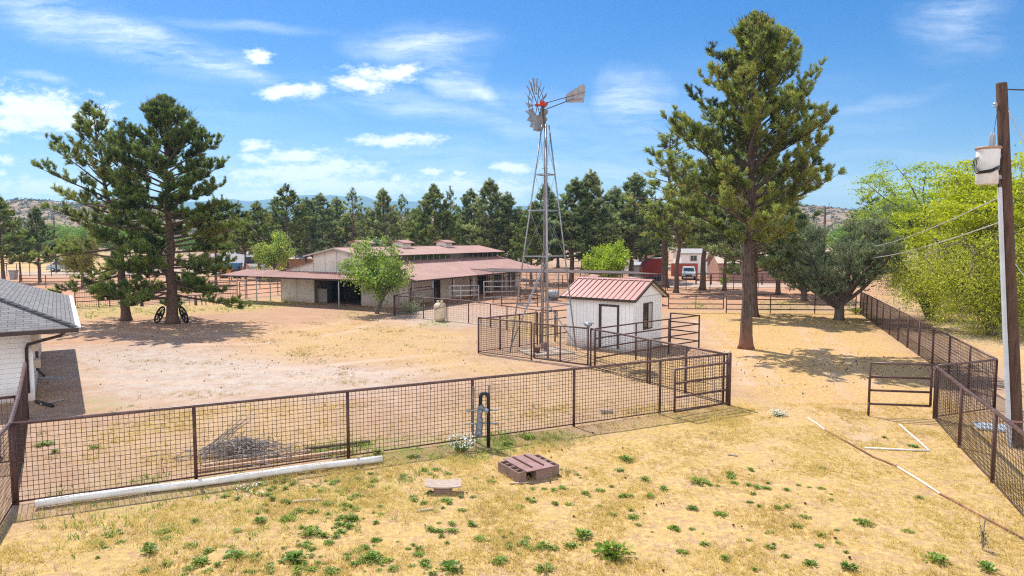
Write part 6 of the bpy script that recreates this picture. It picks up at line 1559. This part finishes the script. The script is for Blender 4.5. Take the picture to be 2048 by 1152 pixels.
# drain and scraps by the house wall
q = MB(); p0, p1 = G(72, 757), G(128, 757)
for k in range(26):
    c = p0.lerp(p1, k / 25); q.box((c.x, c.y, .02), (.035, .5, .03), R(-34))
tag(q.build('drain_grate', M_GALV, loc=p0), 'narrow grey drain grate in the soil beside the house wall', 'drain')
p0, p1 = G(72, 806), G(105, 815); tag(MB().tube([p0 + Vector((0, 0, .06)), p1 + Vector((0, 0, .06))], .06, 8).build('black_pipe', M_FOAM, None, True, loc=p0), 'short black pipe lying at the foot of the house wall', 'pipe')
p0, p1 = G(82, 811), G(127, 801); tag(MB().beam(p0 + Vector((0, 0, .05)), p1 + Vector((0, 0, .05)), .08, .05).build('wood_scrap', M_OLDWOOD, loc=p0), 'pale narrow board beside the black pipe near the house', 'board')
p0 = G(20, 826, .7)
t = thing('stock_tank', 'pale blue round water trough behind the fence at the house wall', 'trough', (-13.9, 16.9, 0)); MB().lathe([(.75, 0), (.8, .02), (.82, .55), (.86, .58), (.8, .6), (.78, .5), (0, .48)], t.location, 24).build('tank', mat('pale_blue_tank', (.45, .52, .6), .4, .2), t, True)
# culvert and clutter behind the windmill
p = Zat(1105, 580, 62); p.z = .55
t = thing('metal_barrel', 'shiny galvanised barrel lying on its side behind the windmill', 'barrel', p)
pr = [(0, -.55), (.40, -.55), (.42, -.52)]
for k in range(8): pr += [(.41, -.5 + .13 * k), (.425, -.45 + .13 * k)]
MB().lathe(pr + [(.42, .54), (.0, .54)], p, 18, 'x', R(-10)).build('shell', M_GALVB, t, True); q = MB(); q.box((p.x, p.y, .07), (1.0, .6, .14)); q.build('skid', M_OLDPIPE, t)
q = MB(); rr = random.Random(5); c = G(1052, 600)
for i in range(70):
    a = c + Vector((rr.gauss(0, .75), rr.gauss(0, .6), rr.uniform(.1, 1.2))); d = Vector((rr.gauss(0, 1), rr.gauss(0, .6), rr.gauss(0, .5))).normalized(); q.tube([a, a + d * .6, a + d * 1.1 + Vector((0, 0, -.1))], [.025, .018, .006], 4)
o = q.build('brush_pile', M_BARKG, loc=c); tag(o, 'dark tangle of cut branches behind the windmill legs, beside the mesh run', 'brush pile')

# ------------------------------------------------------------------ vehicles and buildings in the distance
def prof_body(mb, prof, w, M):
    """side profile (x, z) extruded across width w, slightly tucked at the top"""
    n = len(prof); zs = [p[1] for p in prof]; zm = max(zs); P = []
    for s in (-1, 1):
        for x, z in prof:
            k = 1 - .16 * max(0, (z - zm * .55) / (zm * .45)); P.append(M @ Vector((x, s * w / 2 * k, z)))
    F = [tuple(range(n)), tuple(reversed(range(n, 2 * n)))] + [(i, i + n, (i + 1) % n + n, (i + 1) % n) for i in range(n)]
    return mb.add(P, F)
M_TYRE = mat('tyre_rubber', (.015, .015, .016), .85); M_CHROME = mat('alloy_rim', (.5, .5, .52), .3, .6)
def wheels(t, xs, w, r_, M):
    for x in xs:
        for s in (-1, 1):
            q = MB(); c = M @ Vector((x, s * (w / 2 - .1), r_)); d = (M.to_3x3() @ Vector((0, 1, 0))).normalized(); q.tube([c - d * .12, c + d * .12], r_, 16); wo = q.build('wheel', M_TYRE, t, True)
            q = MB(); q.tube([c - d * .125, c + d * .125], r_ * .58, 12); q.build('rim', M_CHROME, wo, True)
def car(label, loc, rz, col, kind='suv', cat='car', nm='parked_car'):
    t = thing(nm, label, cat, loc); M = Matrix.Translation(Vector(loc)) @ Matrix.Rotation(rz, 4, 'Z'); paint = mat('car_paint_' + kind, col, .25, .2, .04, spec=.6)
    if kind == 'suv':
        prof = [(-2.3, .35), (2.3, .35), (2.35, .75), (2.2, .98), (1.15, 1.10), (.45, 1.68), (-1.6, 1.72), (-2.2, 1.15), (-2.32, .9)]; w = 1.85
        win = [(1.0, 1.12), (.42, 1.60), (-1.5, 1.63), (-2.0, 1.15)]; wsx = (1.12, 1.14, .5, 1.62)
    else:
        prof = [(-2.8, .4), (2.6, .4), (2.7, .8), (2.5, 1.1), (1.9, 1.25), (1.2, 2.1), (.8, 2.3), (-2.7, 2.35), (-2.85, 2.2)]; w = 2.0
        win = [(1.75, 1.25), (1.1, 2.0), (-2.4, 2.05), (-2.4, 1.3)]; wsx = (1.87, 1.3, 1.22, 2.06)
    q = MB(); prof_body(q, prof, w, M); q.build('body', paint, t)
    q = MB()
    for s in (-1, 1):
        zm = max(p[1] for p in prof); P = [M @ Vector((x, s * (w / 2 * (1 - .16 * max(0, (z - zm * .55) / (zm * .45))) + .006), z)) for x, z in win]; P2 = [p - M.to_3x3() @ Vector((0, s * .03, 0)) for p in P]; q.add(P + P2, [(0, 1, 2, 3), (7, 6, 5, 4)] + [(i, (i + 1) % 4, (i + 1) % 4 + 4, i + 4) for i in range(4)])
    q.build('side_window', M_GLASS, t)
    x0, z0, x1, z1 = wsx; a, b = w * .40, w * .36
    q = MB(); dn = Vector((z1 - z0, 0, x0 - x1)).normalized() * .012; P = [Vector((x0, -a, z0)) + dn, Vector((x0, a, z0)) + dn, Vector((x1, b, z1)) + dn, Vector((x1, -b, z1)) + dn]; P = [M @ p for p in P]; q.quad(*P); P2 = [p - (M.to_3x3() @ dn) * .5 for p in P]; q.add(P + P2, [(7, 6, 5, 4)] + [(i, (i + 1) % 4, (i + 1) % 4 + 4, i + 4) for i in range(4)]); q.build('windscreen', M_GLASS, t)
    q = MB()
    hx = prof[2][0]
    for s in (-1, 1):
        c = M @ Vector((hx - .02, s * w * .36, .80)); q2 = MB(); q2.box(c, (.12, .3, .16), rz); q2.build('headlight', mat('headlight_lens', (.7, .7, .72), .1, .1), t)
    c = M @ Vector((hx - .0, 0, .66)); q.box(c, (.1, w * .45, .2), rz); c = M @ Vector((hx - .02, 0, .42)); q.box(c, (.16, w * .95, .16), rz); q.build('bumper', M_DARKM, t)
    wheels(t, (-1.45, 1.45) if kind == 'suv' else (-1.8, 1.7), w, .36, M)
sv = G(1377, 558); car('small silver car parked facing us in front of the red fence', (sv.x, sv.y, 0), R(-104), (.55, .57, .6), 'suv')
vn = Vector(((132 - 1024) / FPX * 118, 118, 0)); car('pale blue van parked beyond the far left road, behind the thin pole', (vn.x, vn.y, 0), R(188), (.38, .47, .55), 'van', 'van', 'parked_van')
dk = Vector(((1128 - 1024) / FPX * 96, 96, 0)); 

def rv():
    c = Vector(((487 - 1024) / FPX * 112, 112, 0)); t = thing('motorhome', 'white motorhome parked behind the pines left of the barn', 'motorhome', c); M = Matrix.Translation(c) @ Matrix.Rotation(R(4), 4, 'Z')
    q = MB(); prof_body(q, [(-4.6, .55), (4.3, .55), (4.5, 1.0), (4.5, 3.0), (4.2, 3.3), (-4.4, 3.35), (-4.8, 3.1), (-4.9, 1.0)], 2.5, M); q.build('body', mat('motorhome_white', (.78, .79, .8), .35, 0, .04), t)
    q = MB(); q.box(M @ Vector((1.9, -1.27, 2.15)), (2.6, .06, 1.05), R(4)); wn = q.build('window', M_GLASS, t)
    q = MB(); q.box(M @ Vector((1.9, -1.31, 2.15)), (.08, .05, 1.05), R(4)); q.box(M @ Vector((.98, -1.31, 2.15)), (.05, .05, 1.05), R(4)); q.build('frame', M_DARKM, wn)
    q = MB(); q.box(M @ Vector((-3.4, -1.27, 2.3)), (.9, .06, .6), R(4)); q.build('window', M_GLASS, t)
    q = MB(); q.box(M @ Vector((-1.7, -1.275, 1.75)), (.75, .05, 2.0), R(4)); q.build('door', mat('motorhome_door', (.68, .7, .72), .4), t)
    q = MB(); q.box(M @ Vector((0, -1.26, .95)), (8.8, .05, .35), R(4)); q.build('stripe', mat('grey_blue_stripe', (.3, .36, .45), .4), t)
    for x in (-2, 1.2): q = MB(); q.box(M @ Vector((x, 0, 3.5)), (1.0, .8, .3), R(4)); q.build('roof_vent', mat('motorhome_white', (.78, .79, .8), .35), t)
    wheels(t, (-2.9, 2.9), 2.4, .42, M)
rv()
c = Vector(((460 - 1024) / FPX * 106, 106, 0)); t = thing('blue_container', 'bright blue skip container in front of the motorhome', 'container', c)
q = MB(); q.extr([c + Vector(p) for p in ((-1.5, -.8, .2), (1.3, -.8, .2), (1.7, -.8, 1.9), (-1.6, -.8, 1.9))], (0, 1.6, 0)); q.build('body', mat('blue_paint', (.02, .14, .36), .5), t)
q = MB(); 
for x in (-1.2, -.4, .4, 1.2): q.box(c + Vector((x, -.83, 1.05)), (.08, .05, 1.6))
q.build('rib', mat('blue_paint', (.02, .14, .36), .5), t)
c = Vector(((468 - 1024) / FPX * 98, 98, 0)); t = thing('orange_tractor', 'small orange tractor with loader parked below the motorhome', 'tractor', c); Mo = mat('orange_paint', (.6, .2, .05), .5)
q = MB(); q.box(c + Vector((-.9, 0, 1.0)), (1.5, .8, .7)); q.extr([c + Vector(p) for p in ((-1.65, -.4, .65), (-1.65, -.4, 1.3), (-2.0, -.4, 1.1), (-2.0, -.4, .65))], (0, .8, 0)); q.build('hood', Mo, t)
q = MB(); q.box(c + Vector((.35, 0, .95)), (.7, 1.0, .35)); q.box(c + Vector((.65, 0, 1.4)), (.15, .6, .6)); q.build('seat', M_DARKM, t)
q = MB(); q.beam(c + Vector((.9, .3, .9)), c + Vector((1.6, .3, 2.0)), .2, .25); q.beam(c + Vector((1.6, .3, 2.0)), c + Vector((2.3, .3, 1.2)), .18, .22); q.box(c + Vector((2.4, .3, .8)), (.6, .7, .6)); q.build('loader_arm', Mo, t)
for x, r_ in ((-1.4, .42), (.5, .68)):
    for y in (-.65, .65): q = MB(); q.tube([c + Vector((x, y - .16, r_)), c + Vector((x, y + .16, r_))], r_, 14); w_ = q.build('wheel', M_TYRE, t, True); q = MB(); q.tube([c + Vector((x, y - .17, r_)), c + Vector((x, y + .17, r_))], r_ * .5, 10); q.build('rim', Mo, w_)
# red trailer
c = Vector(((1306 - 1024) / FPX * 92, 92, 0)); t = thing('red_trailer', 'dark red stock trailer with rounded front behind the pines', 'trailer', c); Mr = mat('dark_red_paint', (.26, .022, .02), .5, 0, .1)
q = MB(); pr = [(-1.6, .55), (1.4, .55), (1.4, 2.85), (1.2, 3.0), (-.6, 2.9), (-1.25, 2.55), (-1.6, 1.9)]; q.extr([c + Vector((x, -1.1, z)) for x, z in pr], (0, 2.3, 0)); q.build('body', Mr, t)
q = MB(); q.box(c + Vector((1.55, -1.0, 1.7)), (.25, .35, 2.4)); q.box(c + Vector((1.55, 1.0, 1.7)), (.25, .35, 2.4)); q.beam(c + Vector((-.3, 0, 3.0)), c + Vector((1.5, 0, 3.1)), 2.3, .1); q.build('frame', mat('cream_trim', (.62, .58, .5), .6), t)
for x in (-.4, .7): q = MB(); q.tube([c + Vector((x, -1.2, .4)), c + Vector((x, 1.25, .4))], .4, 14); q.build('wheel', M_TYRE, t, True)
c = Vector(((1377 - 1024) / FPX * 103, 103, 0)); t = thing('red_wall', 'low orange red board wall behind the parked silver car', 'wall', c)
q = MB(); q.box(c + Vector((-.6, 0, .95)), (4.0, .15, 1.9)); q.build('panel', mat('orange_red_board', (.36, .075, .04), .7), t); q = MB(); q.box(c + Vector((-.6, 0, 1.94)), (4.1, .22, .07)); q.build('cap', M_BATTEN, t)
def small_house(nm, label, px, D, w, d, h, rh, wallm, roofm, rz=0.0, win=(), cat='house', gable_side=False, door=None):
    c = Vector(((px - 1024) / FPX * D, D, 0)); t = thing(nm, label, cat, c); M = Matrix.Translation(c) @ Matrix.Rotation(rz, 4, 'Z')
    q = MB()
    if gable_side: q.extr([(-w / 2, -d / 2, 0), (w / 2, -d / 2, 0), (w / 2, -d / 2, h), (0, -d / 2, h + rh - .05), (-w / 2, -d / 2, h)], (0, d, 0))
    else: q.extr([(-w / 2, -d / 2, 0), (-w / 2, d / 2, 0), (-w / 2, d / 2, h), (-w / 2, 0, h + rh - .05), (-w / 2, -d / 2, h)], (w, 0, 0))
    q.build('wall', wallm, t, M=M)
    q = MB()
    for s in (1, -1):
        if gable_side: q.beam((0, 0, h + rh), (s * (w / 2 + .35), 0, h - .35 * rh / (w / 2)), d + .6, .08)
        else: q.beam((0, 0, h + rh), (0, s * (d / 2 + .35), h - .35 * rh / (d / 2)), w + .6, .08)
    q.build('roof', roofm, t, M=M)
    for (x, z, ww, hh) in win:
        q = MB(); q.box((x, -d / 2 - .02, z), (ww, .06, hh)); wo = q.build('window', M_GLASS, t, M=M)
        q = MB(); f = .06
        for dx in (-ww / 2 - f / 2, ww / 2 + f / 2, 0): q.box((x + dx, -d / 2 - .035, z), (f, .07, hh + 2 * f))
        for dz in (-hh / 2 - f / 2, hh / 2 + f / 2): q.box((x, -d / 2 - .033, z + dz), (ww, .064, f))
        q.build('frame', M_BATTEN, wo, M=M)
    if door: q = MB(); q.box((door, -d / 2 - .02, 1.05), (.95, .05, 2.1)); q.build('door', M_TRIM, t, M=M)
    return t
M_PINK = mat('pink_stucco', (.42, .235, .185), .85, 0, .06); M_TILE = mat('pale_tile_roof', (.5, .4, .32), .8, 0, .15, 3); M_WHT = mat('white_shed_wall', (.7, .7, .69), .7); M_GRF = mat('grey_roof', (.34, .32, .31), .7)
small_house('pink_house', 'low pink stucco house behind the tallest pine trunk', 1488, 92, 8.2, 7, 2.6, 1.5, M_PINK, M_TILE, R(-4), ((2.2, 1.75, 1.2, .75), (-2.0, 1.7, 1.2, .9)), door=.4)
small_house('white_outbuilding', 'small white outbuilding behind the orange red wall and silver car', 1385, 112, 5.2, 4, 3.4, .6, M_WHT, M_GRF, R(6), ((-.6, 2.5, 1.0, .8),), 'shed')
small_house('grey_shed', 'grey metal shed left of the red trailer', 1284, 100, 3.4, 3, 1.9, .3, mat('grey_metal_wall', (.42, .44, .46), .5, .2), mat('grey_metal_wall', (.42, .44, .46), .5, .2), R(3), (), 'shed')
small_house('white_building', 'pale building between the lime bush and the red trailer', 1256, 118, 3.0, 4, 3.2, .5, M_WHT, M_GRF, 0, (), 'building')
small_house('white_building', 'pale building seen low behind the far end of the barn roof', 1034, 150, 5.0, 4, 2.8, .6, M_WHT, M_GRF, R(10), ((-.8, 1.7, 1.0, .8),), 'building')
small_house('tan_house', 'tan house with brown roof far behind the red trailer', 1290, 150, 9, 6, 2.8, 1.6, mat('tan_stucco', (.5, .38, .28), .85), M_TILE, 0, (), 'house')
small_house('tan_house', 'pinkish house roof above the left end of the motorhome', 452, 150, 8, 6, 4.0, 1.8, M_PINK, M_BROOF, R(12), (), 'house', gable_side=True)
small_house('animal_shelter', 'low orange brown shelter between the pines left of the barn roof', 585, 135, 9, 3, 1.8, .5, mat('orange_soil_wall', (.42, .2, .11), .85), M_TILE, 0, (), 'shelter')
# bins and barrels by the far left road
for px, D, lab in ((26, 95, 'grey trash bin by the thin fence at the far left'),):
    c = Vector(((px - 1024) / FPX * D, D, 0)); t = thing('trash_bin', lab, 'bin', c); q = MB(); q.hexa([c + Vector(p) for p in ((-.3, -.3, 0), (.3, -.3, 0), (.3, .3, 0), (-.3, .3, 0), (-.42, -.4, 1.15), (.42, -.4, 1.15), (.42, .4, 1.15), (-.42, .4, 1.15))]); q.build('body', M_GALV, t); q = MB(); q.box(c + Vector((0, 0, 1.2)), (.95, .9, .1)); q.build('lid', M_DARKM, t)

# ------------------------------------------------------------------ ground cover
M_STRAW = leaf_mat('straw_blades', (0.60, 0.40, 0.12), (0.92, 0.72, 0.28), 0.38, (0.62, 0.52, 0.20))
M_WEEDL = leaf_mat('weed_leaves', (0.055, 0.115, 0.010), (0.23, 0.35, 0.035), 0.35)
M_DRYW = leaf_mat('dry_weed_stems', (0.34, 0.25, 0.12), (0.62, 0.50, 0.27), 0.35)
M_SPRING = leaf_mat('spring_grass', (0.15, 0.22, 0.03), (0.36, 0.47, 0.08), 0.4)
M_FLOW = mat('white_petals', (0.75, 0.75, 0.76), .7)
def tufts(name, N_, x0, x1, y0, y1, dens, hmin, hmax, wd, m_, nb, seed, spread=.55, kind='stuff', radius=.05, tlo=.5, tvar=.18, fan=None):
    rg = np.random.default_rng(seed); x = rg.uniform(x0, x1, N_); y = rg.uniform(y0, y1, N_)
    # keep what the frame and a margin can see
    vis = np.abs(x) < (y * .80 + 3); x, y = x[vis], y[vis]
    d = dens(x, y); k = rg.random(len(x)) < d; x, y, d = x[k], y[k], d[k]; n = len(x)
    cl = fbm(x, y, 1.1, seed + 3)
    h0 = (hmin + (hmax - hmin) * np.clip((cl - .3) * 1.8, 0, 1)) * rg.uniform(.6, 1.3, n)
    t0 = tlo + (fbm(x, y, 2.5, seed + 8) - .5) * .7 + rg.normal(0, tvar, n)
    X = np.repeat(x, nb); Y = np.repeat(y, nb); Hh = np.repeat(h0, nb) * rg.uniform(.5, 1.15, n * nb); T = np.clip(np.repeat(t0, nb) + rg.normal(0, .12, n * nb), 0, 1)
    a = rg.uniform(0, 6.283, n * nb); r_ = rg.uniform(0, radius, n * nb); ln = rg.uniform(.15, spread, n * nb) * Hh
    bx, by = X + np.cos(a) * r_, Y + np.sin(a) * r_; s = a + rg.uniform(-.9, .9, n * nb) + 1.57; w = wd * rg.uniform(.6, 1.4, n * nb)
    P0 = np.stack([bx - np.cos(s) * w, by - np.sin(s) * w, np.zeros_like(bx)], -1); P1 = np.stack([bx + np.cos(s) * w, by + np.sin(s) * w, np.zeros_like(bx)], -1); P2 = np.stack([bx + np.cos(a) * ln, by + np.sin(a) * ln, Hh], -1)
    V = np.stack([P0, P1, P2], 1).reshape(-1, 3); V[:, 2] -= .01
    return tri_mesh(name, V, m_, None, T, kind=kind)
def straw_d(x, y):
    s, g, gr, o = ground_masks(x, y); return np.clip(s * (fbm(x, y, .9, 40) - .28) * 2.6, 0, 1)
tufts('straw_grass', 120000, -13, 15, 7.5, 23, straw_d, .025, .12, .007, M_STRAW, 8, 101, .8)
tufts('straw_grass', 70000, -12, 30, 21, 52, straw_d, .02, .08, .012, M_STRAW, 5, 102, .9)
# rank dry weeds along the fence foot and in loose patches
def weed_d(x, y):
    P_ = [G(*p) for p in ((70, 1010), (400, 990), (700, 960), (1080, 890), (1180, 860), (1330, 835), (1460, 815))]; dd = np.full(x.shape, 1e9)
    for i in range(len(P_) - 1):
        a, b = P_[i], P_[i + 1]; dx, dy = b.x - a.x, b.y - a.y; t = np.clip(((x - a.x) * dx + (y - a.y) * dy) / (dx * dx + dy * dy), 0, 1); dd = np.minimum(dd, np.hypot(x - a.x - t * dx, y - a.y - t * dy))
    s, g, gr, o = ground_masks(x, y)
    return np.clip((1 - dd / 1.1) * 1.1, 0, 1) * np.clip((fbm(x, y, .8, 44) - .3) * 3, 0, 1) + np.clip((fbm(x, y, 1.3, 45) - .63) * 5, 0, .5) * s
tufts('dry_weeds', 11000, -13, 15, 7.5, 26, weed_d, .08, .36, .005, M_DRYW, 9, 103, .9, radius=.09)
def yard_d(x, y):
    m = patch(x, y, [(120, 1000), (60, 760), (160, 690), (560, 630), (860, 660), (960, 720), (1280, 770), (1320, 815), (900, 885)], 1.0)
    return m * np.clip((fbm(x, y, 1.6, 58) - .50) * 5, 0, 1)
tufts('yard_weeds', 26000, -20, 8, 15, 46, yard_d, .03, .15, .008, leaf_mat('olive_dry_grass', (0.26, 0.22, 0.08), (0.60, 0.50, 0.22), 0.35), 7, 106, .9, radius=.09)
def green_d(x, y):
    s, g, gr, o = ground_masks(x, y); return np.clip(g * 1.5 * np.clip((fbm(x, y, .7, 47) - .3) * 3, 0, 1), 0, 1)
tufts('green_grass', 42000, -13, 15, 8, 26, green_d, .05, .2, .009, M_SPRING, 7, 104, .9, radius=.07, tlo=.55)
tufts('green_grass', 16000, -40, 30, 40, 62, green_d, .06, .2, .02, M_SPRING, 5, 105, .9, radius=.1, tlo=.7)

def rosette(seed, R0, n=60, lf=1.0, hf=1.0):
    rg = np.random.default_rng(seed); V = []; T = []
    for i in range(n):
        a = rg.uniform(0, 6.283); r_ = R0 * rg.uniform(.25, 1); h = R0 * .55 * rg.uniform(.4, 1.1) * (1.2 - r_ / R0 * .6) * hf; c = np.array([math.cos(a) * r_, math.sin(a) * r_, h * .8])
        l = R0 * rg.uniform(.26, .46) * lf; w = l * .36; d = np.array([math.cos(a), math.sin(a), rg.uniform(-.1, .7)]); d /= np.linalg.norm(d); s = np.cross(d, [0, 0, 1]); s /= np.linalg.norm(s)
        tw = rg.uniform(-.4, .4); s = s * math.cos(tw) + np.array([0, 0, 1]) * math.sin(tw)
        V += [c - d * l * .5, c + s * w - d * l * .05, c + d * l * .5, c - s * w - d * l * .05]; T.append(np.clip(.55 + rg.normal(0, .2), 0, 1))
        pb_ = c - d * l * .45; V += [np.array([.004, 0, 0]), pb_ + s * .004, pb_ - s * .004, np.array([-.004, 0, 0])]; T.append(.35)
    return np.array(V), T
RO = [rosette(200 + k, R_, n_, lf, hf) for k, (R_, n_, lf, hf) in enumerate(((.17, 64, 1.0, 1.0), (.20, 90, .7, .6), (.13, 64, 1.1, 1.5), (.18, 60, 1.15, .45), (.15, 110, .55, 1.2), (.20, 84, .9, .8)))]
WP = [(1254, 922, 1.25), (1399, 966, 1.3), (1385, 1019, 1.0), (1461, 956, .7), (1290, 962, 1.0), (1228, 1112, 1.9), (1165, 1074, 1.3), (1727, 1047, 1.1), (1697, 1138, 1.2), (1817, 1064, .7), (1838, 997, .7), (1871, 1122, 1.2), (1975, 1140, 1.1), (1620, 1128, .8), (1555, 1018, .8), (1828, 893, .9), (1768, 876, .6), (1240, 942, .7), (1328, 980, .8), (828, 915, 1.0), (755, 908, 1.3), (640, 905, 1.1), (620, 1070, 1.3), (590, 1120, 1.4), (470, 1115, 1.2), (400, 1125, 1.0), (299, 1107, 1.2), (330, 1065, .8), (740, 1120, 1.5), (900, 1140, 1.2), (1000, 1125, 1.0), (1090, 1140, 1.0), (520, 1045, 1.1), (575, 1040, 1.0), (390, 1045, .8), (655, 1010, .8), (700, 1040, 1.0), (960, 1080, .7), (1110, 1010, .7), (1040, 1015, .6), (860, 1060, .8), (1440, 1030, .8), (1265, 1035, .6), (1500, 1005, .5), (1450, 1120, .8), (85, 1010, .8), (545, 1000, .8), (1015, 890, 1.1), (1060, 878, 1.2), (88, 890, 1.4), (110, 905, 1.0), (190, 895, .9)]
proto_w = None
for i, (px, py, s) in enumerate(WP):
    p = G(px, py); V, T = RO[i % 6]
    if i < 6: o = tri_mesh('green_weed', V, M_WEEDL, None, T, nper=4); WPR = globals().setdefault('WPR', []); WPR.append(o)
    else: o = WPR[i % 6].copy(); COL.objects.link(o)
    o.location = p; o.scale = (s, s, s * rnd.uniform(.8, 1.3)); o.rotation_euler = (0, 0, rnd.uniform(0, 6.28))
    tag(o, 'low leafy green weed growing in the dry straw', 'weed', 'leafy green weeds in the foreground straw')
# small green weeds too many to count
def many_weeds():
    rg = np.random.default_rng(9); Vs = []; Ts = []; n = 0
    while n < 380:
        px, py = rg.uniform(150, 1700), rg.uniform(935, 1150)
        if rg.random() > (.9 if px < 900 else .35): continue
        p = G(px, py)
        if float(fbm(np.array([p.x]), np.array([p.y]), 1.6, 91)[0]) < .50: continue
        V, T = RO[n % 6]; s = rg.uniform(.18, .75); a = rg.uniform(0, 6.28); ca, sa = math.cos(a), math.sin(a)
        Vs.append(np.stack([V[:, 0] * ca - V[:, 1] * sa, V[:, 0] * sa + V[:, 1] * ca, V[:, 2]], -1) * s + np.array([p.x, p.y, 0])); Ts += [min(1, max(0, t + rg.normal(0, .15))) for t in T]; n += 1
    tri_mesh('small_weeds', np.concatenate(Vs), M_WEEDL, None, Ts, kind='stuff', nper=4)
many_weeds()
# white flowering plants
def flowering(label, px, py, Rr, Hh, seed, ns_=90):
    p = G(px, py); t = thing('flowering_plant', label, 'plant', p); rr = random.Random(seed); q = MB(); f = MB(); V = []; T = []
    for i in range(ns_):
        a = rr.uniform(0, 6.28); r_ = Rr * math.sqrt(rr.random()); tip = p + Vector((math.cos(a) * r_, math.sin(a) * r_, Hh * rr.uniform(.45, 1.0))); q.tube([p + Vector((math.cos(a) * r_ * .25, math.sin(a) * r_ * .25, 0)), tip], [.005, .003], 3, caps=False)
        for k in range(3):
            c = tip + Vector((rr.gauss(0, .04), rr.gauss(0, .04), rr.gauss(0, .03))); f.box(c, (.022, .022, .012), rr.random())
        for k in range(5):
            c = p.lerp(tip, rr.uniform(.2, .9)) - p; d = np.array([rr.gauss(0, 1), rr.gauss(0, 1), rr.gauss(.3, .4)]); d /= np.linalg.norm(d); s = np.cross(d, [0, 0, 1]); c = np.array(c); V += [c - d * .05, c + s * .012, c + d * .05, c - s * .012]; T.append(min(1, max(0, rr.gauss(.6, .2))))
    q.build('stem', mat('green_stems', (.14, .19, .07), .8), t); f.build('blossom', M_FLOW, t); tri_mesh('leaves', np.array(V), M_WEEDL, t, T, nper=4)
flowering('bushy plant with many tiny white flowers left of the standpipe', 922, 905, .38, .45, 1, 60)
flowering('small low plant with white flowers alone in the straw track', 1558, 832, .28, .16, 2, 40)
flowering('grey green white flowered weed under the white pipe in the foreground', 505, 985, .45, .13, 3, 10)
# young leafy stem at lower right, dark shrub in the barn pen
def shrub(nm, label, base, n, Rr, Hh, leaf, lm, seed, sticks=True):
    p = Vector(base); t = thing(nm, label, 'shrub', p); rg = np.random.default_rng(seed); rr = random.Random(seed); q = MB(); C = []
    for i in range(n):
        a = rr.uniform(0, 6.28); r_ = Rr * math.sqrt(rr.random()); tip = p + Vector((math.cos(a) * r_, math.sin(a) * r_, Hh * rr.uniform(.4, 1))); q.tube([p, p.lerp(tip, .5) + Vector((0, 0, .05)), tip], [.012, .008, .003], 4, caps=False)
        for k in range(10): C.append(np.array(p.lerp(tip, rr.uniform(.3, 1.05)) - p) + rg.normal(0, leaf * .5, 3))
    C = np.array(C); m = len(C); u = rg.normal(size=(m, 3)); u /= np.linalg.norm(u, axis=1, keepdims=True); w = np.cross(u, rg.normal(size=(m, 3))); w /= np.linalg.norm(w, axis=1, keepdims=True)
    V = np.stack([C - u * leaf * .5, C + w * leaf * .25, C + u * leaf * .5, C - w * leaf * .25], 1).reshape(-1, 3); V[:, 2] = np.maximum(V[:, 2], .005)
    q.build('stem', M_TWIG, t); tri_mesh('leaves', V, lm, t, rg.random(m), nper=4)
shrub('young_shrub', 'thin young green stem at the lower right near the long pipe', G(1965, 1100), 9, .14, .6, .05, M_OLIVE, 4)
shrub('dark_shrub', 'dark grey green shrub inside the wire pen by the barn corner', G(823, 628), 60, 1.0, 1.1, .14, M_JUN, 5)
shrub('green_shrub', 'pale green bush in front of the motorhome, behind a pine trunk', G(540, 563), 70, 2.2, 2.2, .3, M_FEATH, 6)
shrub('green_shrub', 'small green clump at the foot of the far fence corner by the juniper', G(1712, 628), 40, .9, .7, .14, M_FEATH, 7)
shrub('green_shrub', 'round dark green bush in front of the pink house wall', Vector(((1447 - 1024) / FPX * 84, 84, 0)), 40, .7, .9, .2, M_GREEN, 8)
# pine cones and litter under the big trees
def litter():
    rg = np.random.default_rng(31); V = []; F = []; q = MB()
    for (px, py, rx, ry, n) in ((1640, 730, 5.5, 3.0, 260), (330, 655, 6, 2.5, 140), (1680, 645, 3.5, 1.5, 60), (700, 720, 14, 8, 160), (420, 700, 9, 6, 120), (1250, 1000, 6, 4, 60)):
        c = G(px, py)
        for i in range(n):
            p = c + Vector((rg.normal() * rx * .6, rg.normal() * ry * .6, .03)); s = rg.uniform(.014, .034); q.lathe([(0, -s), (s * .8, -s * .4), (s * .7, s * .4), (0, s * 1.2)], p, 5, 'x', rg.uniform(0, 6))
    q.build('pine_cone_litter', mat('dark_pine_cone', (.06, .035, .022), .9), kind='stuff')
litter()
